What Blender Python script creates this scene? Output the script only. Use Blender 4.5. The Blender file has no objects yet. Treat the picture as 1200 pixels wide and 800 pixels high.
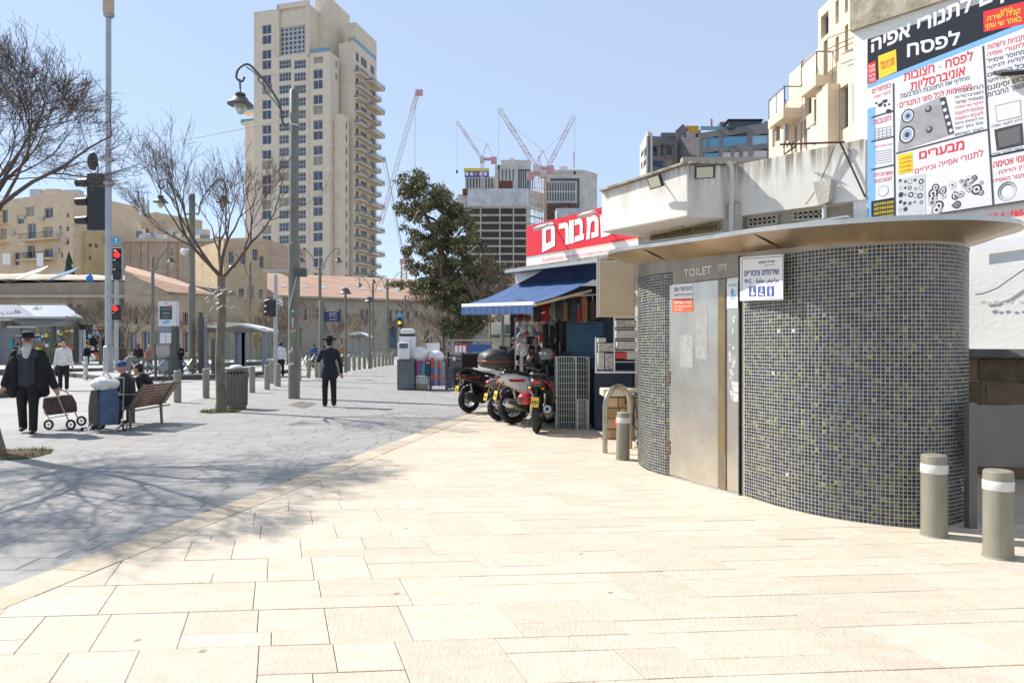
import bpy, bmesh, math, random
import numpy as np
from mathutils import Vector, Matrix, noise
from mathutils.geometry import delaunay_2d_cdt
sc = bpy.context.scene
COL = sc.collection
random.seed(7)
F, CX, HY, H = 800.0, 600.0, 405.0, 1.6      # focal length in px (1200 wide), principal x, horizon y, eye height
R = math.radians
# ---------------------------------------------------------------- camera
cam = bpy.data.cameras.new('camera'); cam.sensor_width = 36; cam.lens = 24
cam.shift_y = (HY - 400) / 1200; cam.clip_start = .05; cam.clip_end = 5000
camo = bpy.data.objects.new('camera', cam); COL.objects.link(camo)
camo.location = (0, 0, H); camo.rotation_euler = (R(90), 0, 0); sc.camera = camo
# ---------------------------------------------------------------- light
SUN_EL, SUN_DIR = 45.0, Vector((-.908, .418, 0))      # horizontal direction towards the sun
w = bpy.data.worlds.new('World'); sc.world = w; w.use_nodes = True
nt = w.node_tree; bg = nt.nodes['Background']; sky = nt.nodes.new('ShaderNodeTexSky')
sky.sky_type = 'NISHITA'; sky.sun_disc = False; sky.sun_elevation = R(SUN_EL)
sky.sun_rotation = math.atan2(SUN_DIR.x, SUN_DIR.y)
sky.air_density = 1.0; sky.dust_density = .35; sky.ozone_density = 2.0; sky.altitude = 700
veil = nt.nodes.new('ShaderNodeMix'); veil.data_type = 'RGBA'; veil.inputs['Factor'].default_value = .62      # thin even spring haze over the whole sky
veil.inputs['B'].default_value = (3.75, 4.45, 5.65, 1); nt.links.new(sky.outputs[0], veil.inputs['A'])
nt.links.new(veil.outputs['Result'], bg.inputs[0]); bg.inputs[1].default_value = .13
sl = bpy.data.lights.new('sun', 'SUN'); sl.energy = 5.0; sl.angle = R(.53); sl.color = (1, .95, .885)
so = bpy.data.objects.new('sun', sl); COL.objects.link(so)
sv = Vector((SUN_DIR.x * math.cos(R(SUN_EL)), SUN_DIR.y * math.cos(R(SUN_EL)), math.sin(R(SUN_EL))))
so.rotation_euler = sv.to_track_quat('Z', 'Y').to_euler(); so.location = (-20, 10, 30)
vs = sc.view_settings; vs.view_transform = 'Standard'; vs.look = 'None'; vs.gamma = 1; vs.use_curve_mapping = False
vs.exposure = .5
sc.cycles.max_bounces = 6; sc.cycles.transparent_max_bounces = 12; sc.cycles.use_denoising = True

# ---------------------------------------------------------------- picture -> place helpers
def G(px, py, z=0.0):
    d = (H - z) * F / (py - HY); return Vector(((px - CX) / F * d, d, z))
def P(px, py, d):
    return Vector(((px - CX) / F * d, d, H + (HY - py) / F * d))
class PL:                                      # a vertical plane through (x,y) along direction (dx,dy)
    def __init__(s, p, q):
        s.p = Vector((p[0], p[1], 0)); d = Vector((q[0], q[1], 0)); s.d = d.normalized()
        s.n = Vector((s.d.y, -s.d.x, 0))
        if s.n.dot(-s.p) < 0: s.n = -s.n       # normal towards the viewer
    def u(s, px):
        k = (px - CX) / F; return (k * s.p.y - s.p.x) / (s.d.x - k * s.d.y)
    def pt(s, px, py, off=0):
        k = (px - CX) / F; p = s.p + s.n * off; q = p + s.d * ((k * p.y - p.x) / (s.d.x - k * s.d.y)); z = H + (HY - py) / F * q.y
        return Vector((q.x, q.y, z))
    def at(s, u, z, off=0): return s.p + s.d * u + s.n * off + Vector((0, 0, z))
    def z(s, px, py): return s.pt(px, py).z

# ---------------------------------------------------------------- materials
MATS = {}
def mat(name, c, rough=.6, metal=0., var=.12, sc_=4., bump=0., bs=None, c2=None, spec=.5, trans=0., alpha=1., emit=0., attr=None, stretch=None, detail=6, coat=0., stain=None):
    if name in MATS: return MATS[name]
    m = bpy.data.materials.new(name); m.use_nodes = True; n = m.node_tree; L = n.links
    b = n.nodes['Principled BSDF']; MATS[name] = m
    c = tuple(c) + (1,)
    if c2 is None: c2 = tuple(max(0, x * (1 - var * 2)) for x in c[:3])
    tc = n.nodes.new('ShaderNodeTexCoord'); src = tc.outputs['Object']
    if stretch:
        mp = n.nodes.new('ShaderNodeMapping'); mp.inputs['Scale'].default_value = stretch; L.new(src, mp.inputs[0]); src = mp.outputs[0]
    if var > 0 or c2:
        t = n.nodes.new('ShaderNodeTexNoise'); t.inputs['Scale'].default_value = sc_; t.inputs['Detail'].default_value = detail; t.inputs['Roughness'].default_value = .65
        L.new(src, t.inputs['Vector'])
        r = n.nodes.new('ShaderNodeValToRGB'); r.color_ramp.elements[0].position = .32; r.color_ramp.elements[1].position = .62
        r.color_ramp.elements[0].color = tuple(c2[:3]) + (1,); r.color_ramp.elements[1].color = c
        L.new(t.outputs['Fac'], r.inputs[0]); out = r.outputs[0]
    if attr:                                   # per-piece tone stored on the faces
        a = n.nodes.new('ShaderNodeAttribute'); a.attribute_name = 'rnd'
        mr = n.nodes.new('ShaderNodeMapRange'); mr.inputs[3].default_value = 1 - attr; mr.inputs[4].default_value = 1 + attr
        L.new(a.outputs['Fac'], mr.inputs[0])
        mx = n.nodes.new('ShaderNodeVectorMath'); mx.operation = 'SCALE'; L.new(out, mx.inputs[0]); L.new(mr.outputs[0], mx.inputs['Scale']); out = mx.outputs[0]
    if stain:                                  # (colour, scale, amount) blotches
        t3 = n.nodes.new('ShaderNodeTexNoise'); t3.inputs['Scale'].default_value = stain[1]; t3.inputs['Detail'].default_value = 8; t3.inputs['Roughness'].default_value = .7
        L.new(tc.outputs['Object'], t3.inputs['Vector'])
        r3 = n.nodes.new('ShaderNodeValToRGB'); r3.color_ramp.elements[0].position = .58 - stain[2]; r3.color_ramp.elements[1].position = .72
        r3.color_ramp.elements[0].color = (0, 0, 0, 1); r3.color_ramp.elements[1].color = (1, 1, 1, 1)
        L.new(t3.outputs['Fac'], r3.inputs[0])
        mm = n.nodes.new('ShaderNodeMix'); mm.data_type = 'RGBA'; L.new(r3.outputs[0], mm.inputs['Factor']); L.new(out, mm.inputs['A']); mm.inputs['B'].default_value = tuple(stain[0]) + (1,); out = mm.outputs['Result']
    L.new(out, b.inputs['Base Color'])
    b.inputs['Roughness'].default_value = rough; b.inputs['Metallic'].default_value = metal
    b.inputs['Specular IOR Level'].default_value = spec
    if coat: b.inputs['Coat Weight'].default_value = coat; b.inputs['Coat Roughness'].default_value = .08
    if bump:
        t2 = n.nodes.new('ShaderNodeTexNoise'); t2.inputs['Scale'].default_value = bs or sc_ * 6; t2.inputs['Detail'].default_value = 5
        L.new(src, t2.inputs['Vector']); bp = n.nodes.new('ShaderNodeBump'); bp.inputs['Strength'].default_value = bump; bp.inputs['Distance'].default_value = .02
        L.new(t2.outputs['Fac'], bp.inputs['Height']); L.new(bp.outputs[0], b.inputs['Normal'])
    if trans: b.inputs['Transmission Weight'].default_value = trans; b.inputs['IOR'].default_value = 1.1
    if alpha < 1: b.inputs['Alpha'].default_value = alpha
    if emit: b.inputs['Emission Color'].default_value = c; b.inputs['Emission Strength'].default_value = emit
    return m
def flat(name, c, rough=.6, **k): return mat(name, c, rough, var=.04, **k)

# ---------------------------------------------------------------- mesh builder
class MB:
    def __init__(s): s.v = []; s.f = []; s.mi = []; s.at = []; s.X = Matrix.Identity(4); s.m = 0; s.a = 0.
    def add(s, vs, fs):
        o = len(s.v); s.v += [s.X @ Vector(v) for v in vs]
        for f in fs: s.f.append([i + o for i in f]); s.mi.append(s.m); s.at.append(s.a)
        return s
    def box(s, x0, y0, z0, x1, y1, z1):
        x0, x1 = min(x0, x1), max(x0, x1); y0, y1 = min(y0, y1), max(y0, y1); z0, z1 = min(z0, z1), max(z0, z1)
        return s.add([(x0,y0,z0),(x1,y0,z0),(x1,y1,z0),(x0,y1,z0),(x0,y0,z1),(x1,y0,z1),(x1,y1,z1),(x0,y1,z1)],
                     [(3,2,1,0),(4,5,6,7),(0,1,5,4),(1,2,6,5),(2,3,7,6),(3,0,4,7)])
    def bar(s, p, q, w, h, up=(0, 0, 1)):      # box beam from p to q, w sideways, h along up
        p = Vector(p); q = Vector(q); d = (q - p); L = d.length; d.normalize(); up = Vector(up)
        if abs(d.dot(up)) > .98: up = Vector((0, 1, 0))
        sd = d.cross(up).normalized(); up = sd.cross(d).normalized()
        vs = []
        for o in (p, q):
            for a, b in ((-1,-1),(1,-1),(1,1),(-1,1)): vs.append(o + sd * a * w / 2 + up * b * h / 2)
        return s.add(vs, [(3,2,1,0),(4,5,6,7),(0,1,5,4),(1,2,6,5),(2,3,7,6),(3,0,4,7)])
    def tube(s, pts, r, n=8, cap=True, flatten=None):
        pts = [Vector(p) for p in pts]
        if not isinstance(r, (list, tuple)): r = [r] * len(pts)
        vs = []; fs = []; N = None
        for i, p in enumerate(pts):
            t = (pts[min(i + 1, len(pts) - 1)] - pts[max(i - 1, 0)])
            if t.length < 1e-9: t = Vector((0, 0, 1))
            t.normalize()
            if N is None:
                N = t.cross(Vector((0, 0, 1)) if abs(t.z) < .9 else Vector((1, 0, 0))).normalized()
            else:
                N = (N - t * N.dot(t))
                if N.length < 1e-6: N = t.orthogonal()
                N.normalize()
            B = t.cross(N)
            for k in range(n):
                a = 2 * math.pi * k / n; vs.append(p + (N * math.cos(a) + B * math.sin(a)) * r[i])
        for i in range(len(pts) - 1):
            for k in range(n): a = i * n + k; b = i * n + (k + 1) % n; fs.append((a, b, b + n, a + n))
        if cap: fs.append(tuple(range(n))[::-1]); fs.append(tuple(range((len(pts) - 1) * n, len(pts) * n)))
        return s.add(vs, fs)
    def lathe(s, prof, n=24, c=(0, 0, 0), cap=True, sx=1, sy=1):
        vs = []; fs = []; c = Vector(c)
        for r, z in prof:
            for k in range(n): a = 2 * math.pi * k / n; vs.append(c + Vector((r * sx * math.cos(a), r * sy * math.sin(a), z)))
        for i in range(len(prof) - 1):
            for k in range(n): a = i * n + k; b = i * n + (k + 1) % n; fs.append((a, b, b + n, a + n))
        if cap: fs.append(tuple(range(n))[::-1]); fs.append(tuple(range((len(prof) - 1) * n, len(prof) * n)))
        return s.add(vs, fs)
    def prism(s, poly, z0, z1):
        n = len(poly); vs = [(p[0], p[1], z0) for p in poly] + [(p[0], p[1], z1) for p in poly]
        return s.add(vs, [tuple(range(n))[::-1], tuple(range(n, 2 * n))] + [(i, (i + 1) % n, n + (i + 1) % n, n + i) for i in range(n)])
    def slabx(s, poly, x0, x1):                # polygon in (y,z) extruded along x
        n = len(poly); vs = [(x0, p[0], p[1]) for p in poly] + [(x1, p[0], p[1]) for p in poly]
        return s.add(vs, [tuple(range(n)), tuple(range(n, 2 * n))[::-1]] + [(i, n + i, n + (i + 1) % n, (i + 1) % n) for i in range(n)])
    def slaby(s, poly, y0, y1):                # polygon in (x,z) extruded along y
        n = len(poly); vs = [(p[0], y0, p[1]) for p in poly] + [(p[0], y1, p[1]) for p in poly]
        return s.add(vs, [tuple(range(n))[::-1], tuple(range(n, 2 * n))] + [(i, (i + 1) % n, n + (i + 1) % n, n + i) for i in range(n)])
    def quad(s, a, b, c, d): return s.add([a, b, c, d], [(0, 1, 2, 3)])
    def plate(s, a, b, c, d, t, n):            # quad a..d given thickness t behind it along -n
        n = Vector(n) * t; q = [Vector(x) for x in (a, b, c, d)]
        return s.add(q + [x - n for x in q], [(0,1,2,3),(7,6,5,4),(0,4,5,1),(1,5,6,2),(2,6,7,3),(3,7,4,0)])
    def ell(s, c, r, n=12, m=8, rot=None):
        vs = []; fs = []; c = Vector(c); r = (r, r, r) if not isinstance(r, (tuple, list)) else r
        for i in range(m + 1):
            t = math.pi * i / m
            for k in range(n):
                a = 2 * math.pi * k / n; v = Vector((math.sin(t) * math.cos(a) * r[0], math.sin(t) * math.sin(a) * r[1], math.cos(t) * r[2]))
                if rot: v = rot @ v
                vs.append(c + v)
        for i in range(m):
            for k in range(n): a = i * n + k; b = i * n + (k + 1) % n; fs.append((a, a + n, b + n, b))
        return s.add(vs, fs)
    def caps(s, p, q, r0, r1, n=12):           # tapered capsule
        p = Vector(p); q = Vector(q); d = q - p; L = d.length or 1e-6; d = d / L if L > 1e-5 else Vector((0, 0, 1))
        pts = []; rr = []
        for i in range(5): a = R(88 - 22 * i); pts.append(p - d * r0 * math.sin(a)); rr.append(max(r0 * math.cos(a), .002))
        for i in range(5): a = R(22 * i); pts.append(q + d * r1 * math.sin(a)); rr.append(max(r1 * math.cos(a), .002))
        return s.tube(pts, rr, n)
    def loft(s, rings, cap=True):
        n = len(rings[0]); vs = [p for r in rings for p in r]; fs = []
        for i in range(len(rings) - 1):
            for k in range(n): a = i * n + k; b = i * n + (k + 1) % n; fs.append((a, b, b + n, a + n))
        if cap: fs.append(tuple(range(n))[::-1]); fs.append(tuple(range((len(rings) - 1) * n, len(rings) * n)))
        return s.add(vs, fs)
    def mesh(s, name, mats, smooth=True, ang=35):
        me = bpy.data.meshes.new(name); me.from_pydata(s.v, [], s.f)
        for m in (mats if isinstance(mats, (list, tuple)) else [mats]): me.materials.append(m)
        me.polygons.foreach_set('material_index', s.mi)
        if any(s.at): me.attributes.new('rnd', 'FLOAT', 'FACE').data.foreach_set('value', s.at)
        if smooth: me.polygons.foreach_set('use_smooth', [True] * len(me.polygons)); me.set_sharp_from_angle(angle=R(ang))
        me.update(); return me
    def build(s, name, mats, parent=None, smooth=True, ang=35, bevel=0, fix=False):
        me = s.mesh(name, mats, smooth, ang)
        if fix:
            bm = bmesh.new(); bm.from_mesh(me); bmesh.ops.recalc_face_normals(bm, faces=bm.faces); bm.to_mesh(me); bm.free()
        o = link(name, me, parent)
        if bevel: md = o.modifiers.new('bevel', 'BEVEL'); md.width = bevel; md.segments = 2; md.limit_method = 'ANGLE'; md.angle_limit = R(40)
        return o
def link(name, me, parent=None):
    o = bpy.data.objects.new(name, me); COL.objects.link(o)
    if parent: setpar(o, parent)
    return o
def wmat(o):
    m = Matrix.Translation(o.location) @ o.rotation_euler.to_matrix().to_4x4() @ Matrix.Diagonal((*o.scale, 1))
    return (wmat(o.parent) @ o.matrix_parent_inverse @ m) if o.parent else m
def setpar(o, p): o.parent = p; o.matrix_parent_inverse = wmat(p).inverted()
def tag(o, label=None, cat=None, group=None, kind=None):
    for k, v in (('label', label), ('category', cat), ('group', group), ('kind', kind)):
        if v: o[k] = v
    return o
def thing(name, label, cat, loc=(0, 0, 0), group=None):
    o = bpy.data.objects.new(name, None); COL.objects.link(o); o.location = loc; o.empty_display_size = .1
    return tag(o, label, cat, group)
def dup(o, loc=None, rz=None, label=None, scale=None, parent=None, top=True):
    c = o.copy(); COL.objects.link(c)
    if parent: c.parent = parent
    if top:
        if loc is not None: c.location = loc
        if rz is not None: c.rotation_euler = (0, 0, rz)
        if scale is not None: c.scale = scale if isinstance(scale, (tuple, list)) else (scale,) * 3
        if label: c['label'] = label
    for ch in list(o.children): dup(ch, parent=c, top=False)
    return c
def struct(o): o['kind'] = 'structure'; return o
def glyphs(s, bold):
    # outline the word, thicken it by moving the contours, fill by the non-zero rule
    cu = bpy.data.curves.new('word', 'FONT'); cu.body = s; cu.size = 1; t = bpy.data.objects.new('word', cu); COL.objects.link(t)
    c = t.to_curve(bpy.context.evaluated_depsgraph_get()); cons = []
    for sp in c.splines:
        bp_ = sp.bezier_points; k = len(bp_); pts = []
        for i in range(k):
            a, b = bp_[i], bp_[(i+1) % k]; st = (a.handle_right - a.co).length + (b.handle_left - b.co).length; ln = (b.co - a.co).length
            cr = abs((a.handle_right - a.co).cross(b.co - a.co).length) + abs((b.handle_left - b.co).cross(b.co - a.co).length)
            m_ = 1 if cr < 1e-4*max(ln, .01) else 4
            for j in range(m_):
                u = j/m_; p = a.co*(1-u)**3 + a.handle_right*3*u*(1-u)**2 + b.handle_left*3*u*u*(1-u) + b.co*u**3
                if not pts or (Vector(pts[-1]) - p.xy).length > 1e-4: pts.append((p.x, p.y))
        if len(pts) > 2 and (Vector(pts[0]) - Vector(pts[-1])).length < 1e-4: pts.pop()
        if len(pts) > 2: cons.append(pts)
    t.to_curve_clear(); bpy.data.objects.remove(t)
    if not cons: return None
    tot = sum(area(p) for p in cons); sg_ = 1 if tot > 0 else -1
    if bold:
        new = []
        for p in cons:
            k = len(p); q = []
            for i in range(k):
                e1 = Vector(p[i]) - Vector(p[i-1]); e2 = Vector(p[(i+1) % k]) - Vector(p[i]); e1.normalize(); e2.normalize(); n_ = Vector((e1.y + e2.y, -e1.x - e2.x))*sg_; n_.normalize(); f_ = 1/max(.6, n_.dot(Vector((e1.y, -e1.x))*sg_))
                q.append((p[i][0] + n_.x*bold*f_, p[i][1] + n_.y*bold*f_))
            new.append(q)
        cons = new
    vs_ = [Vector(p) for c_ in cons for p in c_]; ed = []; o = 0
    for c_ in cons: k = len(c_); ed += [(o+i, o+(i+1) % k) for i in range(k)]; o += k
    V2, _, F2, *_r = delaunay_2d_cdt(vs_, ed, [], 0, 1e-6); V2 = np.array([tuple(v) for v in V2]); F2 = np.array([tuple(f) for f in F2 if len(f) == 3])
    C = V2[F2].mean(1); P0 = np.concatenate([np.array(c_) for c_ in cons]); P1 = np.concatenate([np.roll(np.array(c_), -1, 0) for c_ in cons])
    y = C[:, 1][:, None]; up = (P0[:, 1] <= y) & (P1[:, 1] > y); dn = (P0[:, 1] > y) & (P1[:, 1] <= y)
    xc = P0[:, 0] + (y - P0[:, 1])/np.where(P1[:, 1] == P0[:, 1], 1, P1[:, 1] - P0[:, 1])*(P1[:, 0] - P0[:, 0]); rt = xc > C[:, 0][:, None]
    wn = (up & rt).sum(1) - (dn & rt).sum(1); F2 = F2[wn != 0]
    me = bpy.data.meshes.new('word'); me.from_pydata([(a, b, 0) for a, b in V2], [], F2.tolist())
    bm = bmesh.new(); bm.from_mesh(me); bmesh.ops.delete(bm, geom=[v for v in bm.verts if not v.link_faces], context='VERTS'); bm.to_mesh(me); bm.free(); return me
def text(s, quad, m, parent, bold=0., name='lettering', keep=True, depth=0., off=.003):
    # writes s into the four corners (bottom-left, bottom-right, top-right, top-left)
    me = glyphs(s, bold)
    if me is None: return None
    me.name = name
    if not me.vertices: return None
    xs = [v.co.x for v in me.vertices]; ys = [v.co.y for v in me.vertices]
    x0, x1, y0, y1 = min(xs), max(xs), min(ys), max(ys); a, b, c, d = [Vector(q) for q in quad]
    nn = (b - a).cross(d - a).normalized()
    for v in me.vertices:
        u = (v.co.x - x0) / (x1 - x0 or 1); t_ = (v.co.y - y0) / (y1 - y0 or 1)
        v.co = (a * (1 - u) + b * u) * (1 - t_) + (d * (1 - u) + c * u) * t_ + nn * off
    me.materials.clear(); me.materials.append(m)
    return link(name, me, parent)
def he(s): return s[::-1]
def blob(mb, name, m, parent, voxel=.014, smooth=3):
    me = mb.mesh(name, m, False); o = bpy.data.objects.new(name, me); COL.objects.link(o)
    r = o.modifiers.new('r', 'REMESH'); r.mode = 'VOXEL'; r.voxel_size = voxel; r.use_smooth_shade = True
    if smooth: q = o.modifiers.new('s', 'SMOOTH'); q.factor = .5; q.iterations = smooth
    m2 = bpy.data.meshes.new_from_object(o.evaluated_get(bpy.context.evaluated_depsgraph_get())); bpy.data.objects.remove(o); bpy.data.meshes.remove(me)
    m2.name = name
    if not len(m2.materials): m2.materials.append(m)
    m2.polygons.foreach_set('use_smooth', [True] * len(m2.polygons))
    return link(name, m2, parent)
def clip(poly, p, n):                          # keep the side of the line through p where n points
    out = []
    for i in range(len(poly)):
        a = poly[i]; b = poly[(i + 1) % len(poly)]
        da = (a[0]-p[0])*n[0] + (a[1]-p[1])*n[1]; db = (b[0]-p[0])*n[0] + (b[1]-p[1])*n[1]
        if da >= 0: out.append(a)
        if (da >= 0) != (db >= 0): t = da / (da - db); out.append((a[0]+(b[0]-a[0])*t, a[1]+(b[1]-a[1])*t))
    return out
def area(p): return .5 * sum(p[i][0]*p[(i+1) % len(p)][1] - p[(i+1) % len(p)][0]*p[i][1] for i in range(len(p)))
# ================================================================ SETTING: ground and pavements
m_street = mat('street_paving', (.37, .355, .33), .85, sc_=.6, c2=(.29, .28, .26), bump=.25, bs=40)
m_joint_g = mat('grey_joint', (.10, .098, .095), .95, sc_=9, var=.2)
m_joint_b = mat('beige_joint', (.42, .34, .24), .95, sc_=9, var=.25)
m_grey = mat('grey_basalt_slab', (.295, .283, .265), .75, sc_=2.2, c2=(.25, .24, .228), bump=.12, bs=70, attr=.06, stain=((.35, .34, .325), 1.3, .03))
m_beige = mat('jerusalem_stone_slab', (.555, .48, .378), .8, sc_=5, c2=(.495, .415, .315), bump=.2, bs=38, attr=.075, stretch=(1, 1.9, 1), stain=((.44, .36, .27), 3.1, -.03))
m_kerb = mat('kerb_stone', (.50, .43, .33), .85, sc_=3, c2=(.42, .34, .235), bump=.4, bs=60, attr=.1)
# chisel marks and pock holes on the beige stone
n = m_beige.node_tree; L = n.links
bp = [x for x in n.nodes if x.type == 'BUMP'][0]; b = n.nodes['Principled BSDF']
vo = n.nodes.new('ShaderNodeTexVoronoi'); vo.inputs['Scale'].default_value = 55; tcx = [x for x in n.nodes if x.type == 'TEX_COORD'][0]
mp = n.nodes.new('ShaderNodeMapping'); mp.inputs['Scale'].default_value = (1, .35, 1); mp.inputs['Rotation'].default_value = (0, 0, .5)
L.new(tcx.outputs['Object'], mp.inputs[0]); L.new(mp.outputs[0], vo.inputs['Vector'])
b2 = n.nodes.new('ShaderNodeBump'); b2.inputs['Strength'].default_value = .2; b2.inputs['Distance'].default_value = .012
L.new(vo.outputs['Distance'], b2.inputs['Height']); L.new(bp.outputs[0], b2.inputs['Normal']); L.new(b2.outputs[0], b.inputs['Normal'])

def specks(m, c, sc_, th):                     # trodden gum spots and small dirt marks
    n = m.node_tree; L = n.links; b = n.nodes['Principled BSDF']; src = b.inputs['Base Color'].links[0].from_socket; tc = [x for x in n.nodes if x.type == 'TEX_COORD'][0]
    for s_, t_ in ((sc_, th), (sc_*3.7, th*.9)):
        v = n.nodes.new('ShaderNodeTexVoronoi'); v.inputs['Scale'].default_value = s_; L.new(tc.outputs['Object'], v.inputs['Vector']); r = n.nodes.new('ShaderNodeMapRange'); r.inputs[1].default_value = t_*.6; r.inputs[2].default_value = t_; r.inputs[3].default_value = .75; r.inputs[4].default_value = 0; L.new(v.outputs['Distance'], r.inputs[0])
        q = n.nodes.new('ShaderNodeMix'); q.data_type = 'RGBA'; L.new(r.outputs[0], q.inputs['Factor']); L.new(src, q.inputs['A']); q.inputs['B'].default_value = c + (1,); src = q.outputs['Result']
    L.new(src, b.inputs['Base Color'])
specks(m_beige, (.22, .165, .11), 2.1, .055); specks(m_grey, (.16, .155, .15), 1.9, .05)
g = MB(); g.quad((-900, -60, -.034), (900, -60, -.034), (900, 2500, -.034), (-900, 2500, -.034))
struct(g.build('ground', mat('town_ground', (.30, .27, .23), .9, sc_=.05)))
g = MB(); g.quad((-60, -6, -.028), (-9.45, -6, -.028), (-9.45, 140, -.028), (-60, 140, -.028))
struct(g.build('street', m_street))

def slab(mb, poly, top, gap=.004, th=.022, ch=.004, tone=None):
    # one paving slab: chamfered top and sides; poly is counter-clockwise
    if len(poly) < 3: return False
    if area(poly) < 0: poly = poly[::-1]
    if abs(area(poly)) < .004: return False
    def inset(q, d):
        k = len(q); o = []
        for i in range(k):
            a, b_, c = Vector(q[i-1]), Vector(q[i]), Vector(q[(i+1) % k])
            e1 = (b_ - a); e2 = (c - b_)
            if e1.length < 1e-6 or e2.length < 1e-6: o.append(tuple(b_)); continue
            e1.normalize(); e2.normalize(); n1 = Vector((-e1.y, e1.x)); n2 = Vector((-e2.y, e2.x))
            mm = n1 + n2
            mm = mm / max(.35, mm.dot(n1)) * d if mm.length > .01 else n1 * d
            o.append((b_.x + mm.x, b_.y + mm.y))
        return o
    q = inset(poly, gap); r = inset(q, ch); k = len(q); mb.a = random.random() if tone is None else tone
    tx, ty = random.uniform(-.002, .002), random.uniform(-.002, .002); cx = sum(p[0] for p in q)/k; cy = sum(p[1] for p in q)/k
    tz = lambda p: top + (p[0]-cx)*tx + (p[1]-cy)*ty
    vs = [(p[0], p[1], top-th) for p in q] + [(p[0], p[1], tz(p)-ch*.7) for p in q] + [(p[0], p[1], tz(p)) for p in r]
    fs = [tuple(range(2*k, 3*k))] + [(i, (i+1) % k, k+(i+1) % k, k+i) for i in range(k)] + [(k+i, k+(i+1) % k, 2*k+(i+1) % k, 2*k+i) for i in range(k)]
    mb.add(vs, fs); return True

KA, KB = G(0, 690), G(540, 487.5)              # grey side of the kerb strip
kd = (KB - KA).normalized(); kn = Vector((kd.y, -kd.x, 0))   # kn points to the beige side
KW = .34
# ---- grey pavement
base = MB(); a0 = KA - kd * 12; b0 = KA + kd * 25.5
base.add([(-9.5, -6, -.02), (a0.x, a0.y, -.02), (b0.x, b0.y, -.02), (6, b0.y, -.02), (6, 140, -.02), (-9.5, 140, -.02)], [(0, 1, 2, 3, 4, 5)])
gp = struct(base.build('grey_pavement', m_joint_g))
pieces = []; rnd = random.Random(3)
gu = Vector((-.035, 1))                        # joints run with the street
y = 3.6; row = 0
while y < 62:
    dy = rnd.choice([.2, .24, .28, .2]) if y < 30 else .5
    x = -9.46 + rnd.random() * -.5
    while x < 6:
        lx = rnd.choice([.45, .6, .75, .9]) if y < 30 else 1.2
        q = [(x, y), (x + lx, y), (x + lx - .035*dy, y + dy), (x - .035*dy, y + dy)]
        x += lx
        q = clip(q, (-9.45, 0), (1, 0))
        if y < b0.y: q = clip(q, KA, (-kn.x, -kn.y))
        if y > 14.6: q = clip(q, (-.4, 15.6), (-.62, .78)) if y < 17.2 and False else q
        if len(q) < 3: continue
        cx = sum(p[0] for p in q)/len(q); cy = sum(p[1] for p in q)/len(q)
        if abs(cx) > cy * .78 + .8: continue
        pieces.append((abs(area(q)) / cy**3, q))
    y += dy
pieces.sort(key=lambda t: -t[0])
rest = MB()
for i, (s_, q) in enumerate(pieces):
    top = rnd.uniform(-.0012, .0012)
    if i < 290:
        mb = MB()
        if slab(mb, q, top, .0035, tone=rnd.random()): mb.build('paving_slab', m_grey, gp, smooth=False)
    else: slab(rest, q, top, .004 if q[0][1] < 30 else .006, ch=.003, tone=rnd.random())
o = rest.build('far_paving_slabs', m_grey, gp, smooth=False); o['kind'] = 'stuff'
# ---- kerb strip: long stones
kp = MB(); kp.add([tuple((KA - kd*12 - Vector((0,0,.019))).to_tuple()), tuple((KA - kd*12 + kn*(KW+.1) - Vector((0,0,.019)))), tuple((KA + kd*25.5 + kn*(KW+.1) - Vector((0,0,.019)))), tuple((KA + kd*25.5 - Vector((0,0,.019))))], [(0,1,2,3)])
ks = struct(kp.build('kerb_strip', m_joint_b))
t = -2.0
while t < 25:
    l = rnd.uniform(.9, 1.35); a = KA + kd*t; b_ = KA + kd*(t+l)
    q = [(a.x, a.y), (b_.x, b_.y), (b_.x + kn.x*KW, b_.y + kn.y*KW), (a.x + kn.x*KW, a.y + kn.y*KW)]
    mb = MB(); slab(mb, q[::-1], .004, .003, tone=rnd.random()); mb.build('kerb_stone', m_kerb, ks, smooth=False); t += l
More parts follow.
